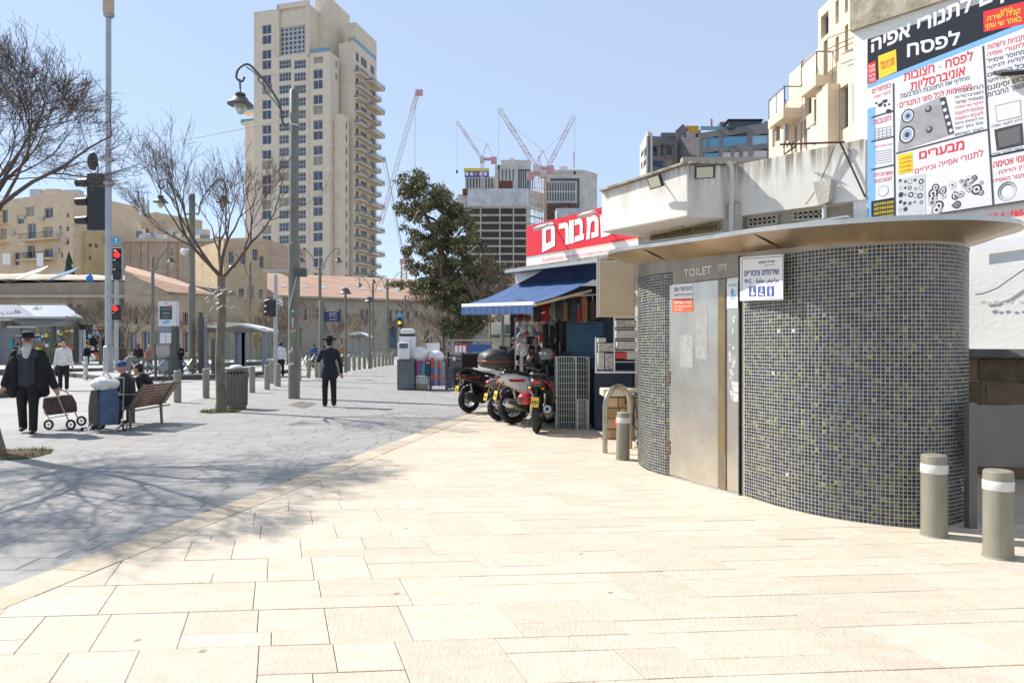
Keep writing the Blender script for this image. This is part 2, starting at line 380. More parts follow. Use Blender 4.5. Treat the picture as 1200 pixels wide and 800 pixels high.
# ---- beige pavement (joints run to a vanishing point left of centre)
base = MB(); s0 = KA - kd*12 + kn*KW; s1 = KA + kd*25.5 + kn*KW
base.add([(s0.x, s0.y, -.018), (14, s0.y, -.018), (14, s1.y, -.018), (s1.x, s1.y, -.018)], [(0, 1, 2, 3)])
bp_ = struct(base.build('beige_pavement', m_joint_b))
U = Vector((-.341, 1)); V = Vector((1, .077)); O = Vector((-.6, 3.355))
def bq(a0, b0, a1, b1): return [tuple(O + V*a + U*b) for a, b in ((a0, b0), (a1, b0), (a1, b1), (a0, b1))]
pieces = []
b0_ = -1.65
while b0_ < 22:
    big = rnd.choice([.52, .46, .5]) if b0_ < 14 else .6; a = -7.5 + rnd.random()
    while a < 16:
        kind = rnd.random()
        if kind < .3: wv = rnd.uniform(.40, .64); cells = [(a, b0_, a+wv, b0_+big)]
        elif kind < .8:
            wv = rnd.uniform(.7, 1.1); sp = rnd.choice([.36, .64]) * big; k1 = rnd.uniform(.35, .65)*wv; k2 = rnd.uniform(.35, .65)*wv
            cells = [(a, b0_, a+(k1 if rnd.random() < .5 else wv), b0_+sp)]
            if cells[0][2] < a+wv-.01: cells.append((cells[0][2], b0_, a+wv, b0_+sp))
            cells.append((a, b0_+sp, a+(k2 if rnd.random() < .55 else wv), b0_+big))
            if cells[-1][2] < a+wv-.01: cells.append((cells[-1][2], b0_+sp, a+wv, b0_+big))
        else: wv = rnd.uniform(.28, .4); cells = [(a, b0_, a+wv, b0_+big)]
        for c in cells:
            q = clip(bq(*c), KA + kn*KW, (kn.x, kn.y))
            if len(q) < 3: continue
            cx = sum(p[0] for p in q)/len(q); cy = sum(p[1] for p in q)/len(q)
            if cy > 19.5 or cx > 9 or abs(cx) > cy*.8 + 1.0 or cy < 1.2: continue
            pieces.append((abs(area(q)) / cy**3, q))
        a += wv
    b0_ += big
pieces.sort(key=lambda t: -t[0]); rest = MB()
for i, (s_, q) in enumerate(pieces):
    top = rnd.uniform(0, .0035)
    if i < 290:
        mb = MB()
        if slab(mb, q, top, .0021, ch=.003, tone=rnd.random()): mb.build('stone_slab', m_beige, bp_, smooth=False)
    else: slab(rest, q, top, .003, ch=.003, tone=rnd.random())
if rest.v: o = rest.build('far_stone_slabs', m_beige, bp_, smooth=False); o['kind'] = 'stuff'
# ================================================================ THE TILED PUBLIC TOILET
m_steel = mat('brushed_steel', (.34, .285, .22), .36, .9, var=.12, sc_=3, stretch=(1, 1, .15), bump=.04, bs=60, stain=((.22, .17, .12), 2.0, .02))
m_steel_d = mat('worn_steel_door', (.66, .62, .56), .30, 1, sc_=2.2, c2=(.52, .49, .44), bump=.06, bs=14, stain=((.62, .60, .57), 2.6, .0))
m_canopy = mat('canopy_steel', (.74, .58, .38), .34, .9, sc_=1.3, c2=(.60, .45, .28), bump=.03, bs=5)
m_rim = mat('canopy_rim_steel', (.58, .56, .53), .38, .9, var=.1)
m_rust = mat('rust', (.25, .12, .05), .9, var=.3, sc_=20)
m_grout = mat('grout', (.56, .52, .42), .9, sc_=20, var=.15)
m_tile = mat('mosaic', (.1, .1, .1), .28, var=.05, spec=.45)
n = m_tile.node_tree; L = n.links; at = n.nodes.new('ShaderNodeAttribute'); at.attribute_name = 'rnd'
r = n.nodes.new('ShaderNodeValToRGB'); r.color_ramp.interpolation = 'CONSTANT'; E_ = r.color_ramp.elements
TC = [(0, (.012, .014, .038)), (.27, (.020, .028, .08)), (.44, (.032, .045, .07)), (.57, (.06, .078, .08)), (.69, (.072, .082, .045)), (.82, (.042, .050, .032)), (.92, (.11, .13, .10)), (.975, (.19, .22, .07)), (.99, (.045, .075, .18))]
E_[0].position = 0; E_[0].color = TC[0][1] + (1,); E_[1].position = TC[1][0]; E_[1].color = TC[1][1] + (1,)
for p_, c_ in TC[2:]: e = E_.new(p_); e.color = c_ + (1,)
L.new(at.outputs['Fac'], r.inputs[0]); L.new(r.outputs[0], n.nodes['Principled BSDF'].inputs['Base Color'])
m_white = flat('white_print', (.80, .80, .79), .45); m_ink = flat('black_ink', (.02, .02, .03), .6); m_navy = flat('navy_ink', (.03, .06, .28), .5)
m_orange = flat('orange_print', (.80, .12, .03), .5); m_blueprint = flat('light_blue_print', (.10, .42, .72), .5)
m_dark = flat('dark_recess', (.02, .02, .02), .8); m_ss_letter = flat('letter_relief', (.72, .66, .56), .3, metal=.6)

WT = lambda y: 2.585 + .052 * (y - 7.3)
RT = lambda y: WT(y) + .135     # rim height: the underside rises outwards
#        # underside of the slightly tilted canopy
ctl = [(1.72, 9.27), (1.735, 8.80), (1.87, 8.44), (1.975, 8.28), (2.455, 7.31), (2.62, 6.86), (2.80, 6.53), (3.03, 6.27), (3.35, 6.06), (3.72, 6.02), (4.14, 6.24), (4.47, 6.75), (4.58, 7.5), (4.4, 8.6), (3.8, 9.6), (3.0, 10.1), (2.3, 10.15), (1.86, 9.8)]
def spline(c, closed=True, m=24):
    out = []; k = len(c)
    for i in range(k if closed else k - 1):
        p0, p1, p2, p3 = [Vector(c[(i + j) % k] if closed else c[min(max(i + j, 0), k - 1)]) for j in (-1, 0, 1, 2)]
        for s_ in range(m):
            t = s_ / m; out.append(.5 * ((2*p1) + (p2-p0)*t + (2*p0-5*p1+4*p2-p3)*t*t + (3*p1-p0-3*p2+p3)*t**3))
    if not closed: out.append(Vector(c[-1]))
    return out
raw = spline(ctl)
i0 = min(range(len(raw)), key=lambda i: (raw[i] - Vector(ctl[3])).length); i1 = min(range(len(raw)), key=lambda i: (raw[i] - Vector(ctl[4])).length)
for i in range(i0, i1 + 1): t = (i - i0) / (i1 - i0); raw[i] = Vector(ctl[3]).lerp(Vector(ctl[4]), t)   # the door bay is flat
def resample(pts, step, closed=True):
    q = pts + [pts[0]] if closed else pts; Ls = [0]
    for a, b in zip(q, q[1:]): Ls.append(Ls[-1] + (b - a).length)
    k = round(Ls[-1] / step); out = []; j = 0
    for i in range(k):
        s_ = i * Ls[-1] / k
        while Ls[j + 1] < s_: j += 1
        out.append(q[j].lerp(q[j+1], (s_ - Ls[j]) / max(1e-9, Ls[j+1] - Ls[j])))
    return out
T = .0352; DL, DR = Vector(ctl[3]), Vector(ctl[4]); dd = (DR - DL).normalized(); dn = Vector((-dd.y, dd.x)) * -1
if dn.dot(-DL) < 0: dn = -dn
kiosk = thing('public_toilet', 'rounded public toilet kiosk clad in blue and green mosaic with steel door', 'toilet kiosk', (3.1, 8, 0))
wl = resample(raw, T)
def indoor(p): u = (p - DL).dot(dd); return -.012 < u < (DR - DL).length + .012 and abs((p - DL).dot(dn)) < .06
body = MB(); W2 = [p for p in wl]; k = len(W2)
for i in range(k):
    a, b = W2[i], W2[(i+1) % k]
    if indoor(a) and indoor(b): continue
    body.quad((a.x, a.y, -.02), (b.x, b.y, -.02), (b.x, b.y, WT(b.y)), (a.x, a.y, WT(a.y)))
body.build('wall', m_grout, kiosk)
tl = MB(); rr = random.Random(5); ZT = 2.50
for i in range(k):
    a, b = W2[i], W2[(i+1) % k]
    if indoor(a) or indoor(b) or (a.y > 9.55): continue
    e = (b - a); ln = e.length; e /= ln; nn = Vector((e.y, -e.x))
    c0 = Vector((3.2, 8.2)); nn = nn if nn.dot(a - c0) > 0 else -nn
    g_ = .0031; rows = int(ZT / T)
    for j in range(rows):
        z0 = j * T + g_ + .004; z1 = (j+1) * T - g_ + .004; tl.a = rr.random()
        if rr.random() < .0012: continue
        tz = rr.uniform(-.0006, .0006); tt = .003
        q = [a + e*g_, b - e*g_]
        ins = .0022
        A = [(*(q[0]), z0), (*(q[1]), z0), (*(q[1]), z1), (*(q[0]), z1)]
        B_ = [(*(q[0] + e*ins + nn*(tt+tz)), z0+ins), (*(q[1] - e*ins + nn*(tt-tz)), z0+ins), (*(q[1] - e*ins + nn*(tt-tz)), z1-ins), (*(q[0] + e*ins + nn*(tt+tz)), z1-ins)]
        tl.add(A + B_, [(4, 5, 6, 7), (0, 1, 5, 4), (1, 2, 6, 5), (2, 3, 7, 6), (3, 0, 4, 7)])
o = tl.build('mosaic_tiles', m_tile, kiosk, smooth=False, fix=False); o['kind'] = 'stuff'
bm = bmesh.new(); bm.from_mesh(o.data)
for f in bm.faces:
    cc = f.calc_center_median()
    if f.normal.dot(Vector((cc.x - 3.2, cc.y - 8.2, 0))) < 0 and abs(f.normal.z) < .5: f.normal_flip()
bm.to_mesh(o.data); bm.free()
# steel band over the tiles
bnd = MB()
for i in range(0, k):
    a, b = W2[i], W2[(i+1) % k]; c0 = Vector((3.2, 8.2)); e = (b-a).normalized(); nn = Vector((e.y, -e.x)); nn = nn if nn.dot(a-c0) > 0 else -nn
    a = a + nn*.008; b = b + nn*.008
    bnd.quad((a.x, a.y, ZT + .004), (b.x, b.y, ZT + .004), (b.x, b.y, WT(b.y) + .01), (a.x, a.y, WT(a.y) + .01))
bnd.build('steel_band', m_steel, kiosk)
# canopy
cc_ = Vector((3.2, 8.2)); oc = []
for i in range(k):                             # rim = wall outline pushed out by 0.4 m
    e = (W2[(i+3) % k] - W2[i-3]).normalized(); nn = Vector((e.y, -e.x)); nn = nn if nn.dot(W2[i] - cc_) > 0 else -nn; oc.append(W2[i] + nn*.42)
rimc = [oc[int(i*k/72)] for i in range(72)]; innc = [W2[int(i*k/72)] for i in range(72)]; k2 = 72; c0 = cc_; th = .045
top = [(p.x, p.y, RT(p.y) + th) for p in rimc]; bot = [(p.x, p.y, RT(p.y)) for p in rimc]; low = [(p.x, p.y, WT(p.y)) for p in innc]
can = MB(); can.add(bot + top, [(i, (i+1) % k2, k2 + (i+1) % k2, k2 + i) for i in range(k2)]); can.build('canopy_rim', m_rim, kiosk)
for s0 in range(0, k2, 6):                     # underside in bent steel sheets with seams
    us = MB(); ids = [(s0 + j) % k2 for j in range(7)]; n_ = 7; v_ = []
    for r_ in range(5):
        for j in ids:
            t = r_/4; p = rimc[j].lerp(innc[j], t); v_.append((p.x, p.y, RT(p.y)*(1-t) + WT(p.y)*t + .010*math.sin(t*math.pi)*(1 if (s0//6) % 2 else -.6) - .003*(ids.index(j) in (0, 6))))
    us.add(v_, [(r_*7+j, r_*7+j+1, r_*7+j+8, r_*7+j+7) for r_ in range(4) for j in range(6)]); us.build('canopy_sheet', m_canopy, kiosk, ang=80)
tp = MB(); tp.add(top + [(c0.x, c0.y, RT(c0.y) + .18)], [(i, (i+1) % k2, k2) for i in range(k2)]); tp.build('canopy_roof', m_rim, kiosk)
# door bay
DW = (DR - DL).length; PD = PL(DL, dd); PD.n = Vector((dn.x, dn.y, 0))
def dq(u0, u1, z0, z1, off=0): return [PD.at(u0, z0, off), PD.at(u1, z0, off), PD.at(u1, z1, off), PD.at(u0, z1, off)]
def dbox(name, u0, u1, z0, z1, o0, o1, m, par=kiosk, bevel=0):
    b_ = MB(); a = dq(u0, u1, z0, z1, o1); b_.plate(*a, o1 - o0, PD.n); return b_.build(name, m, par, fix=True, bevel=bevel)
dbox('door_frame_back', 0, DW, -.01, 2.56, -.10, .0, m_dark)
uL = PD.u(786.5); uR = PD.u(845); uM = PD.u(853)
dbox('door_jamb', .0, uL - .004, .02, 2.34, .0, .02, m_steel, bevel=.003)
dbox('sign_lintel', .0, DW, 2.342, 2.56, .0, .022, m_steel)
door = dbox('door', uL, uR - .02, .03, 2.335, .0, .024, m_steel_d, bevel=.003)
dbox('door_post', uR - .016, uM, .03, 2.335, .0, .034, m_steel, bevel=.003)
pan = dbox('service_panel', uM + .003, DW - .014, .03, 2.335, .0, .022, m_steel_d)
dbox('panel_edge', DW - .012, DW, .0, 2.56, .0, .03, m_dark)
dbox('threshold', -.0, DW, -.02, .024, -.05, .045, m_rim)
for z in (.28, 1.13): 
    for zz in (0, .055, .11): dbox('hinge', uL - .012, uL + .01, z + zz, z + zz + .045, .024, .034, m_rust, door)
dbox('door_pull_strip', uR - .011, uM - .008, .42, 2.2, .034, .038, mat('brass_worn', (.38, .28, .17), .4, .9, sc_=4), kiosk)
# lettering cut in relief over the door
text('TOILET', dq(.20, .66, 2.41, 2.50, .024), m_ss_letter, kiosk, .01)
text(he('שירותים'), dq(.76, .90, 2.43, 2.50, .024), m_ss_letter, kiosk, .01)
text('. "', dq(1.0, 1.06, 2.40, 2.43, .024), m_ss_letter, kiosk, .01)
# label on the door: white upper half, orange lower half
def sheet(name, q, m, par, n=None, t=.003):
    a = [Vector(x) for x in q]; nn = (a[1]-a[0]).cross(a[3]-a[0]).normalized()
    if n is not None and nn.dot(n) < 0: nn = -nn
    b_ = MB(); b_.plate(a[0]+nn*t, a[1]+nn*t, a[2]+nn*t, a[3]+nn*t, t, nn); return b_.build(name, m, par, smooth=False, fix=True)
def pq(plane, x0, y0, x1, y1, off=0, y0r=None, y1r=None):
    # px rectangle on a vertical plane: (x0,y0) top-left, y*r = heights at the right edge
    return [plane.pt(x0, y1, off), plane.pt(x1, y1 if y1r is None else y1r, off), plane.pt(x1, y0 if y0r is None else y0r, off), plane.pt(x0, y0, off)]
st = sheet('instruction_sticker', pq(PD, 788, 333.5, 812, 350, .025, 331.5, 349), m_white, door)
sheet('sticker_red_half', pq(PD, 788, 350.5, 812, 365.5, .025, 349.3, 365), m_orange, st)
text(he('דרעת מסרי עפבו'), pq(PD, 790, 337, 811, 341.5, .029, 335.5, 340), m_ink, st, .005)
text(he('שירותים ציבוריים לשימוש'), pq(PD, 790, 344, 811, 347, .029, 343, 346), m_ink, st, .0)
text('FREE PUBLIC TOILET', pq(PD, 790, 353, 811, 356, .029, 352.3, 355.3), m_white, st, .01)
text('OPEN THE DOOR SLOWLY', pq(PD, 790, 358, 811, 360.3, .029, 357.5, 360), m_white, st)
text('AND LOCK IT', pq(PD, 790, 361.5, 801, 364, .029, 361.2, 363.7), m_white, st)
st = sheet('lion_sticker', pq(PD, 852, 330.5, 864.8, 361.5, .034, 329.5, 361), m_white, kiosk)
text(he('עירית'), pq(PD, 854, 333, 863, 336, .038, 332.5, 335.5), m_blueprint, st, .02)
lm = MB(); rl = random.Random(2)               # standing lion emblem
for (x, y_, rx, ry) in ((858.5, 344, 1.6, 4.2), (858, 339.5, 1.5, 1.6), (856.6, 343, 1.6, .6), (860.4, 341.5, 1.7, .6), (857.3, 349.5, .7, 2.3), (860, 349.8, .7, 2.2), (861.6, 346, .5, 2.2)):
    lm.add([PD.pt(x + rx*math.cos(a*math.pi/5), y_ + ry*math.sin(a*math.pi/5), .0385) for a in range(10)], [tuple(range(10))])
lm.build('lion_emblem', m_blueprint, st, smooth=False, fix=True)
dbox('coin_panel', uL + .2, uL + .42, 1.35, 1.72, .024, .027, mat('grimy_print', (.56, .53, .48), .5, .7, sc_=20, c2=(.42, .39, .35)), door)
dbox('scraped_notice', uL + .47, uL + .66, 1.45, 2.05, .024, .0265, mat('scraped_glue', (.60, .57, .52), .4, .8, sc_=9, c2=(.46, .43, .38)), door)
rs = MB()                                      # remains of torn stickers on the service panel
for i in range(26):
    u = rr.uniform(uM + .05, DW - .07); z = rr.uniform(.95, 2.05); s1 = rr.uniform(.008, .03); s2 = rr.uniform(.01, .05)
    rs.add([PD.at(u + s1*math.cos(t_)*rr.uniform(.5, 1), z + s2*math.sin(t_)*rr.uniform(.5, 1), .0225) for t_ in [j*math.pi/4 for j in range(8)]], [tuple(range(8))])
for z0, hh in ((1.0, .09), (1.10, .07), (1.16, .05)): rs.add([Vector(x) for x in dq(uM + .10, uM + .19, z0, z0 + hh, .023)], [(0, 1, 2, 3)])
rs_o = rs.build('torn_sticker_remains', mat('torn_paper', (.70, .67, .60), .9, var=.2, sc_=20), kiosk, smooth=False, fix=True)
rs_o['kind'] = 'stuff'
# the public-toilet notice beside the door
A_ = PL(DR, dd)
np_ = PL((2.44, 7.31), (.215, -.66)); np_.p -= np_.d*0
sg = thing('toilet_sign', 'white rectangular public toilet notice with three blue pictograms on mosaic wall', 'sign', np_.pt(893, 352, .03))
sheet('sign_board', pq(np_, 868.3, 301.5, 918.5, 352.5, .035, 298, 351), m_white, sg, t=.012)
bd = MB()
for q in ((869.3, 303, 917.6, 303.7), (869.3, 350.6, 917.6, 351.2)): bd.quad(*pq(np_, q[0], q[1], q[2], q[3], .0475, q[1]-3*(q[1] < 310) - .9*(q[1] > 310), q[3]-3*(q[1] < 310)-.9*(q[1] > 310)))
for q in ((869.3, 303, 869.9, 351), (917.1, 299.6, 917.7, 350)): bd.quad(*pq(np_, *q, .0475))
bd.build('sign_border', m_navy, sg, smooth=False, fix=True)
text(he('עיריית ירושלים'), pq(np_, 889, 306, 908, 309, .048, 304.5, 307.5), m_navy, sg, .02)
text(he('לשירות התושב'), pq(np_, 896, 310, 908, 311.8, .048, 309.2, 311), m_navy, sg)
text(he('שירותים ציבוריים'), pq(np_, 872.5, 317.5, 913, 323.5, .048, 315, 321.5), m_navy, sg, .012)
text('W.C.', pq(np_, 872.5, 327, 881.5, 332, .048, 326.5, 331.5), m_navy, sg, .012)
text('\ufe94\ufef4\ufee7\ufe8e\ufea0\ufee3 \ufebe\ufef4\ufea3\ufe8d\ufeae\ufee3', pq(np_, 886, 325.5, 912.5, 333, .048, 324.5, 332), m_navy, sg, .012)
m_pic = flat('pictogram_blue', (.07, .11, .36), .5)
for i in range(3):
    x = 877.5 + i * 10.6; pp = sheet('pictogram', pq(np_, x, 335.5, x + 8.6, 347.5, .048, 335, 347.2), m_pic, sg, t=.001)
    pm = MB()
    def disc(px, py, rx, ry): pm.add([np_.pt(px + rx*math.cos(a*math.pi/6), py + ry*math.sin(a*math.pi/6), .0515) for a in range(12)], [tuple(range(12))])
    cx = x + 4.3; disc(cx, 337.6, .9, 1.0)
    if i == 2: pm.quad(*pq(np_, cx - 1.2, 339, cx + 1.2, 343, .0515)); pm.quad(*pq(np_, cx - .9, 343, cx - .15, 346.8, .0515)); pm.quad(*pq(np_, cx + .15, 343, cx + .9, 346.8, .0515))
    elif i == 0: disc(cx + .3, 343.8, 2.3, 2.3); pm.quad(*pq(np_, cx - .8, 339, cx + .5, 343, .0515))
    else: pm.quad(*pq(np_, cx - .9, 339, cx + .9, 342, .0515)); disc(cx - 1.2, 344.3, 1.6, 1.2); disc(cx + 1.2, 345.3, 1.6, .9)
    pm.build('pictogram_figure', m_white, pp, smooth=False, fix=True)
# ================================================================ BOLLARDS, HOOP RACK near the kiosk
m_boll = mat('bollard_steel', (.29, .275, .22), .5, .2, sc_=5, c2=(.22, .20, .145), stretch=(1, 1, .25), bump=.05, bs=50, stain=((.13, .115, .085), 6, -.12))
m_band = flat('reflective_band', (.66, .65, .60), .4)
def bollard(x, y, h, r, label, group, band=True, n=28, tilt=0):
    t = thing('bollard', label, 'bollard', (x, y, 0), group)
    b_ = MB(); b_.X = Matrix.Translation((x, y, 0)) @ Matrix.Rotation(tilt, 4, 'Y')
    b_.lathe([(r*1.09, 0), (r*1.09, .006), (r, .012), (r, h*.74), (r, h-.028), (r*.97, h-.01), (r*.88, h-.002), (r*.7, h+.001)], n); b_.build('post', m_boll, t)
    if band: b_ = MB(); b_.X = Matrix.Translation((x, y, 0)) @ Matrix.Rotation(tilt, 4, 'Y'); b_.lathe([(r+.0015, h*.775), (r+.003, h*.78), (r+.003, h*.88), (r+.0015, h*.885)], n, cap=False); b_.build('reflective_band', m_band, t)
    return t
a = G(1103.5, 631); bollard(a.x, a.y+.1, .685, .1, 'thick steel bollard with white band standing against the mosaic kiosk corner', 'bollards round the toilet kiosk')
a = G(1181, 657); bollard(a.x, a.y+.1, .66, .1, 'thick steel bollard with white band at the right edge by a yellow scrap', 'bollards round the toilet kiosk')
a = G(731, 539.5); bollard(a.x, a.y+.09, .67, .095, 'banded steel bollard in front of the hoop bike rack left of the kiosk', 'bollards round the toilet kiosk', tilt=.02)
m_pipe = mat('hoop_steel', (.42, .40, .35), .28, .9, sc_=5, c2=(.34, .31, .26))
a = G(709, 530.5); b = a + Vector((.62, .62, 0))*.72
hp = MB(); dirv = (b - a); L_ = dirv.length; dirv.normalize(); rr_ = L_/2; hz = .98
pts = [a, a + Vector((0, 0, hz - rr_))] + [a + dirv*(rr_ - rr_*math.cos(t_)) + Vector((0, 0, hz - rr_ + rr_*math.sin(t_))) for t_ in [math.pi*j/14 for j in range(1, 14)]] + [b + Vector((0, 0, hz - rr_)), b]
hp.tube(pts, .038, 14); tag(hp.build('bike_hoop', m_pipe), 'tall hoop shaped steel bike rack beside the left end of the kiosk', 'bike rack')
# yellow scrap and paper by the right bollards
m_yel = flat('yellow_plastic', (.75, .42, .03), .5)
a = G(1160, 637); s_ = MB(); s_.add([a + Vector(v) for v in ((-.06, 0, .01), (-.01, -.03, .03), (.06, -.01, .012), (.04, .03, .02), (-.03, .03, .035))], [(0, 1, 2), (0, 2, 3), (0, 3, 4)])
tag(s_.build('litter_scrap', m_yel, smooth=False), 'crumpled yellow scrap of litter lying between the two right bollards', 'litter')
# ================================================================ SHOP ROW on the right
m_plaster = mat('whitewashed_plaster', (.78, .755, .70), .9, sc_=1.1, c2=(.70, .67, .60), bump=.12, bs=22, stain=((.42, .36, .27), 2.2, -.06), stretch=None)
n = m_plaster.node_tree; L = n.links; b = n.nodes['Principled BSDF']; src = b.inputs['Base Color'].links[0].from_socket; tc = [x for x in n.nodes if x.type == 'TEX_COORD'][0]   # rain streaks running down from the capping
for sx_, (c_, z0_, z1_, lo_) in ((5, ((.30, .25, .17), 3.95, 4.5, .50)), (1.3, ((.50, .43, .32), 3.2, 4.3, .54)), (9, ((.26, .22, .16), 4.2, 4.52, .42))):
    mp = n.nodes.new('ShaderNodeMapping'); mp.inputs['Scale'].default_value = (sx_, sx_, .45); L.new(tc.outputs['Object'], mp.inputs[0]); t_ = n.nodes.new('ShaderNodeTexNoise'); t_.inputs['Scale'].default_value = 1.6; t_.inputs['Detail'].default_value = 7; L.new(mp.outputs[0], t_.inputs['Vector'])
    r_ = n.nodes.new('ShaderNodeMapRange'); r_.inputs[1].default_value = lo_; r_.inputs[2].default_value = lo_ + .22; L.new(t_.outputs['Fac'], r_.inputs[0]); sz = n.nodes.new('ShaderNodeSeparateXYZ'); L.new(tc.outputs['Object'], sz.inputs[0])
    r2_ = n.nodes.new('ShaderNodeMapRange'); r2_.inputs[1].default_value = z0_; r2_.inputs[2].default_value = z1_; L.new(sz.outputs[2], r2_.inputs[0]); mu = n.nodes.new('ShaderNodeMath'); mu.operation = 'MULTIPLY'; L.new(r_.outputs[0], mu.inputs[0]); L.new(r2_.outputs[0], mu.inputs[1])
    q_ = n.nodes.new('ShaderNodeMix'); q_.data_type = 'RGBA'; L.new(mu.outputs[0], q_.inputs['Factor']); L.new(src, q_.inputs['A']); q_.inputs['B'].default_value = c_ + (1,); src = q_.outputs['Result']
L.new(src, b.inputs['Base Color'])
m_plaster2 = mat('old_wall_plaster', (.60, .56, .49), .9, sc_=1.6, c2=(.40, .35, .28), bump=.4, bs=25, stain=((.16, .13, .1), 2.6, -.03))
m_bright = mat('fresh_white_wall', (.82, .81, .78), .85, sc_=.9, c2=(.77, .755, .72), bump=.2, bs=18)
m_red = flat('sign_red', (.72, .035, .05), .35, spec=.4); m_sgw = flat('sign_white', (.84, .82, .80), .35); m_green = flat('sign_green', (.30, .62, .42), .4); m_lb = flat('sign_pale_blue', (.35, .62, .75), .4)
m_pinktxt = flat('red_print', (.75, .10, .10), .5)
m_alu = flat('aluminium', (.50, .50, .50), .4, metal=.7); m_blk = flat('black_plastic', (.018, .018, .02), .45); m_lens = flat('lamp_glass', (.62, .58, .42), .25)
m_awn = mat('blue_awning_cloth', (.038, .095, .235), .8, sc_=5, c2=(.028, .072, .185), bump=.3, bs=5, stretch=(1, 1, 3)); m_awn_d = mat('shaded_awning_cloth', (.014, .03, .10), .85, var=.2)
m_pole = flat('beige_painted_steel', (.55, .45, .30), .5)
m_tan = mat('tan_painted_metal', (.50, .40, .26), .6, sc_=2, c2=(.44, .345, .22), bump=.15, bs=3)
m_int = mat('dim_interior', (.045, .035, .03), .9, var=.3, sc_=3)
m_pvc = flat('pvc_pipe', (.60, .59, .55), .5); m_grille = flat('painted_grille', (.62, .58, .48), .6)
m_wire = flat('wire', (.03, .03, .03), .6)
FAC = PL((1.7, 13.7), (.6, -.8)); PAR = PL((.9, 13.1), (.6, -.8)); RET = PL((2.74, 10.64), (.8, .6)); PA2 = PL((3.65, 11.32), (.707, -.707)); BAN = PL((5.09, 9.88), (.66, -.75))
class BPL(PL):                                # printed layers lie within millimetres of the vinyl
    def pt(s, x, y, o=0): return PL.pt(s, x, y, o if o < .0301 else .03 + (o - .03)*.16)
    def at(s, u, z, o=0): return PL.at(s, u, z, o if o < .0301 or o > .1 else .03 + (o - .03)*.16)
BAN = BPL((5.09, 9.88), (.66, -.75))
back = Vector((.8, .6, 0))
def wallq(mb, plane, c, t):                    # c = four px corners tl,tr,br,bl ; thickness t backwards
    q = [plane.pt(*p) for p in (c[3], c[2], c[1], c[0])]; mb.plate(*q, t, plane.n); return q
cb = thing('corner_shop_building', 'whitewashed flat roofed shop building with weathered parapet behind the kiosk', 'shop building', (4, 12, 0))
# parapet box: front, return and underside in one solid
A1, A2 = PAR.pt(705, 225), PAR.pt(806, 192.3); B1, B2 = PAR.pt(705, 272.5), PAR.pt(806, 253.7)
C2, D2 = RET.pt(858, 193), RET.pt(858, 257)
ins = Vector((.8, .6, 0)) * 1.35
pm = MB()
A1b = A1 + ins; B1b = B1 + ins
pm.add([A1, A2, C2, A1b, B1, B2, D2, B1b], [(4, 5, 1, 0), (5, 6, 2, 1), (3, 7, 4, 0), (0, 1, 2, 3), (7, 6, 5, 4), (2, 6, 7, 3)])
pm.build('parapet_box', m_plaster, cb, smooth=False, fix=True, bevel=.02)
cp = MB(); 
for (p_, q_) in ((A1, A2), (A2, C2)):
    cp.bar(p_ + Vector((0, 0, .018)), q_ + Vector((0, 0, .018)), .14, .035)
cp.build('parapet_capping', mat('stained_capping', (.52, .47, .36), .95, var=.35, sc_=6, bump=.4, bs=12), cb)
p2 = MB(); q2 = wallq(p2, PA2, [(860, 193.7), (1014, 162.5), (1014, 233.6), (860, 254)], .25); p2.build('parapet_wall', m_plaster, cb, smooth=False, fix=True)
# shadowed wall below the parapets with window grilles
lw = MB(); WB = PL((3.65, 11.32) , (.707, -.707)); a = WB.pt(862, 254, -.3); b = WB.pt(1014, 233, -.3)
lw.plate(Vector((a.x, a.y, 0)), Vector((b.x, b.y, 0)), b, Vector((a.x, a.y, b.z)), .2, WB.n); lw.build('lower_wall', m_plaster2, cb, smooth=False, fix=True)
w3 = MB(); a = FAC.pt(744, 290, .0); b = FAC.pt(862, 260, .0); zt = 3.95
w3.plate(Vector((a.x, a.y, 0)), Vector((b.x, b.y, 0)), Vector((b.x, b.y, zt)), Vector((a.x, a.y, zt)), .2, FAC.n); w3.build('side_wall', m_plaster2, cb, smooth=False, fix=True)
def grille(plane, x0, y0, x1, y1, y0r, y1r, off, wm=m_grille, nx=6):
    q = [plane.pt(x0, y1, off), plane.pt(x1, y1r, off), plane.pt(x1, y0r, off), plane.pt(x0, y0, off)]
    b_ = MB(); ql = [p - plane.n*.03 for p in q]; b_.quad(*ql); b_.build('vent_back', m_dark, cb, smooth=False)
    g_ = MB()
    for i in range(4): g_.bar(q[i], q[(i+1) % 4], .035, .035)
    for i in range(nx):
        for j in range(2):
            u = (i + .5)/nx; v = (j + .5)/2; c = (q[0]*(1-u)+q[1]*u)*(1-v) + (q[3]*(1-u)+q[2]*u)*v
            wx = (q[1]-q[0])/nx/2; wz = (q[3]-q[0])/4
            ring = [c + wx*math.cos(t_)*.95 + wz*math.sin(t_)*.95 for t_ in [k_*math.pi/5 for k_ in range(11)]]; g_.tube(ring, .011, 4, cap=False)
    g_.build('window_grille', wm, cb)
m_grd = flat('grimy_grille', (.30, .24, .13), .7)
for (x0, y0, x1, y1, y0r, y1r) in ((763, 275, 785, 281, 271.5, 277.5), (786.5, 270, 811, 277, 266, 273), (813, 266, 842, 272.5, 262, 269)): grille(FAC, x0, y0, x1, y1, y0r, y1r, .04, m_grd)
for (x0, y0, x1, y1, y0r, y1r) in ((877, 256, 910, 266, 251.5, 262), (929, 248.5, 966, 258, 244, 256)): grille(PA2, x0, y0, x1, y1, y0r, y1r, -.22)
bl = MB(); bl.tube([FAC.pt(764, 271, .35), FAC.pt(800, 263.5, .35)], .05, 10); tag(bl.build('tube_lamp', flat('lamp_housing', (.42, .36, .26), .5)), 'long grimy tube lamp fixed under the parapet overhang', 'lamp')
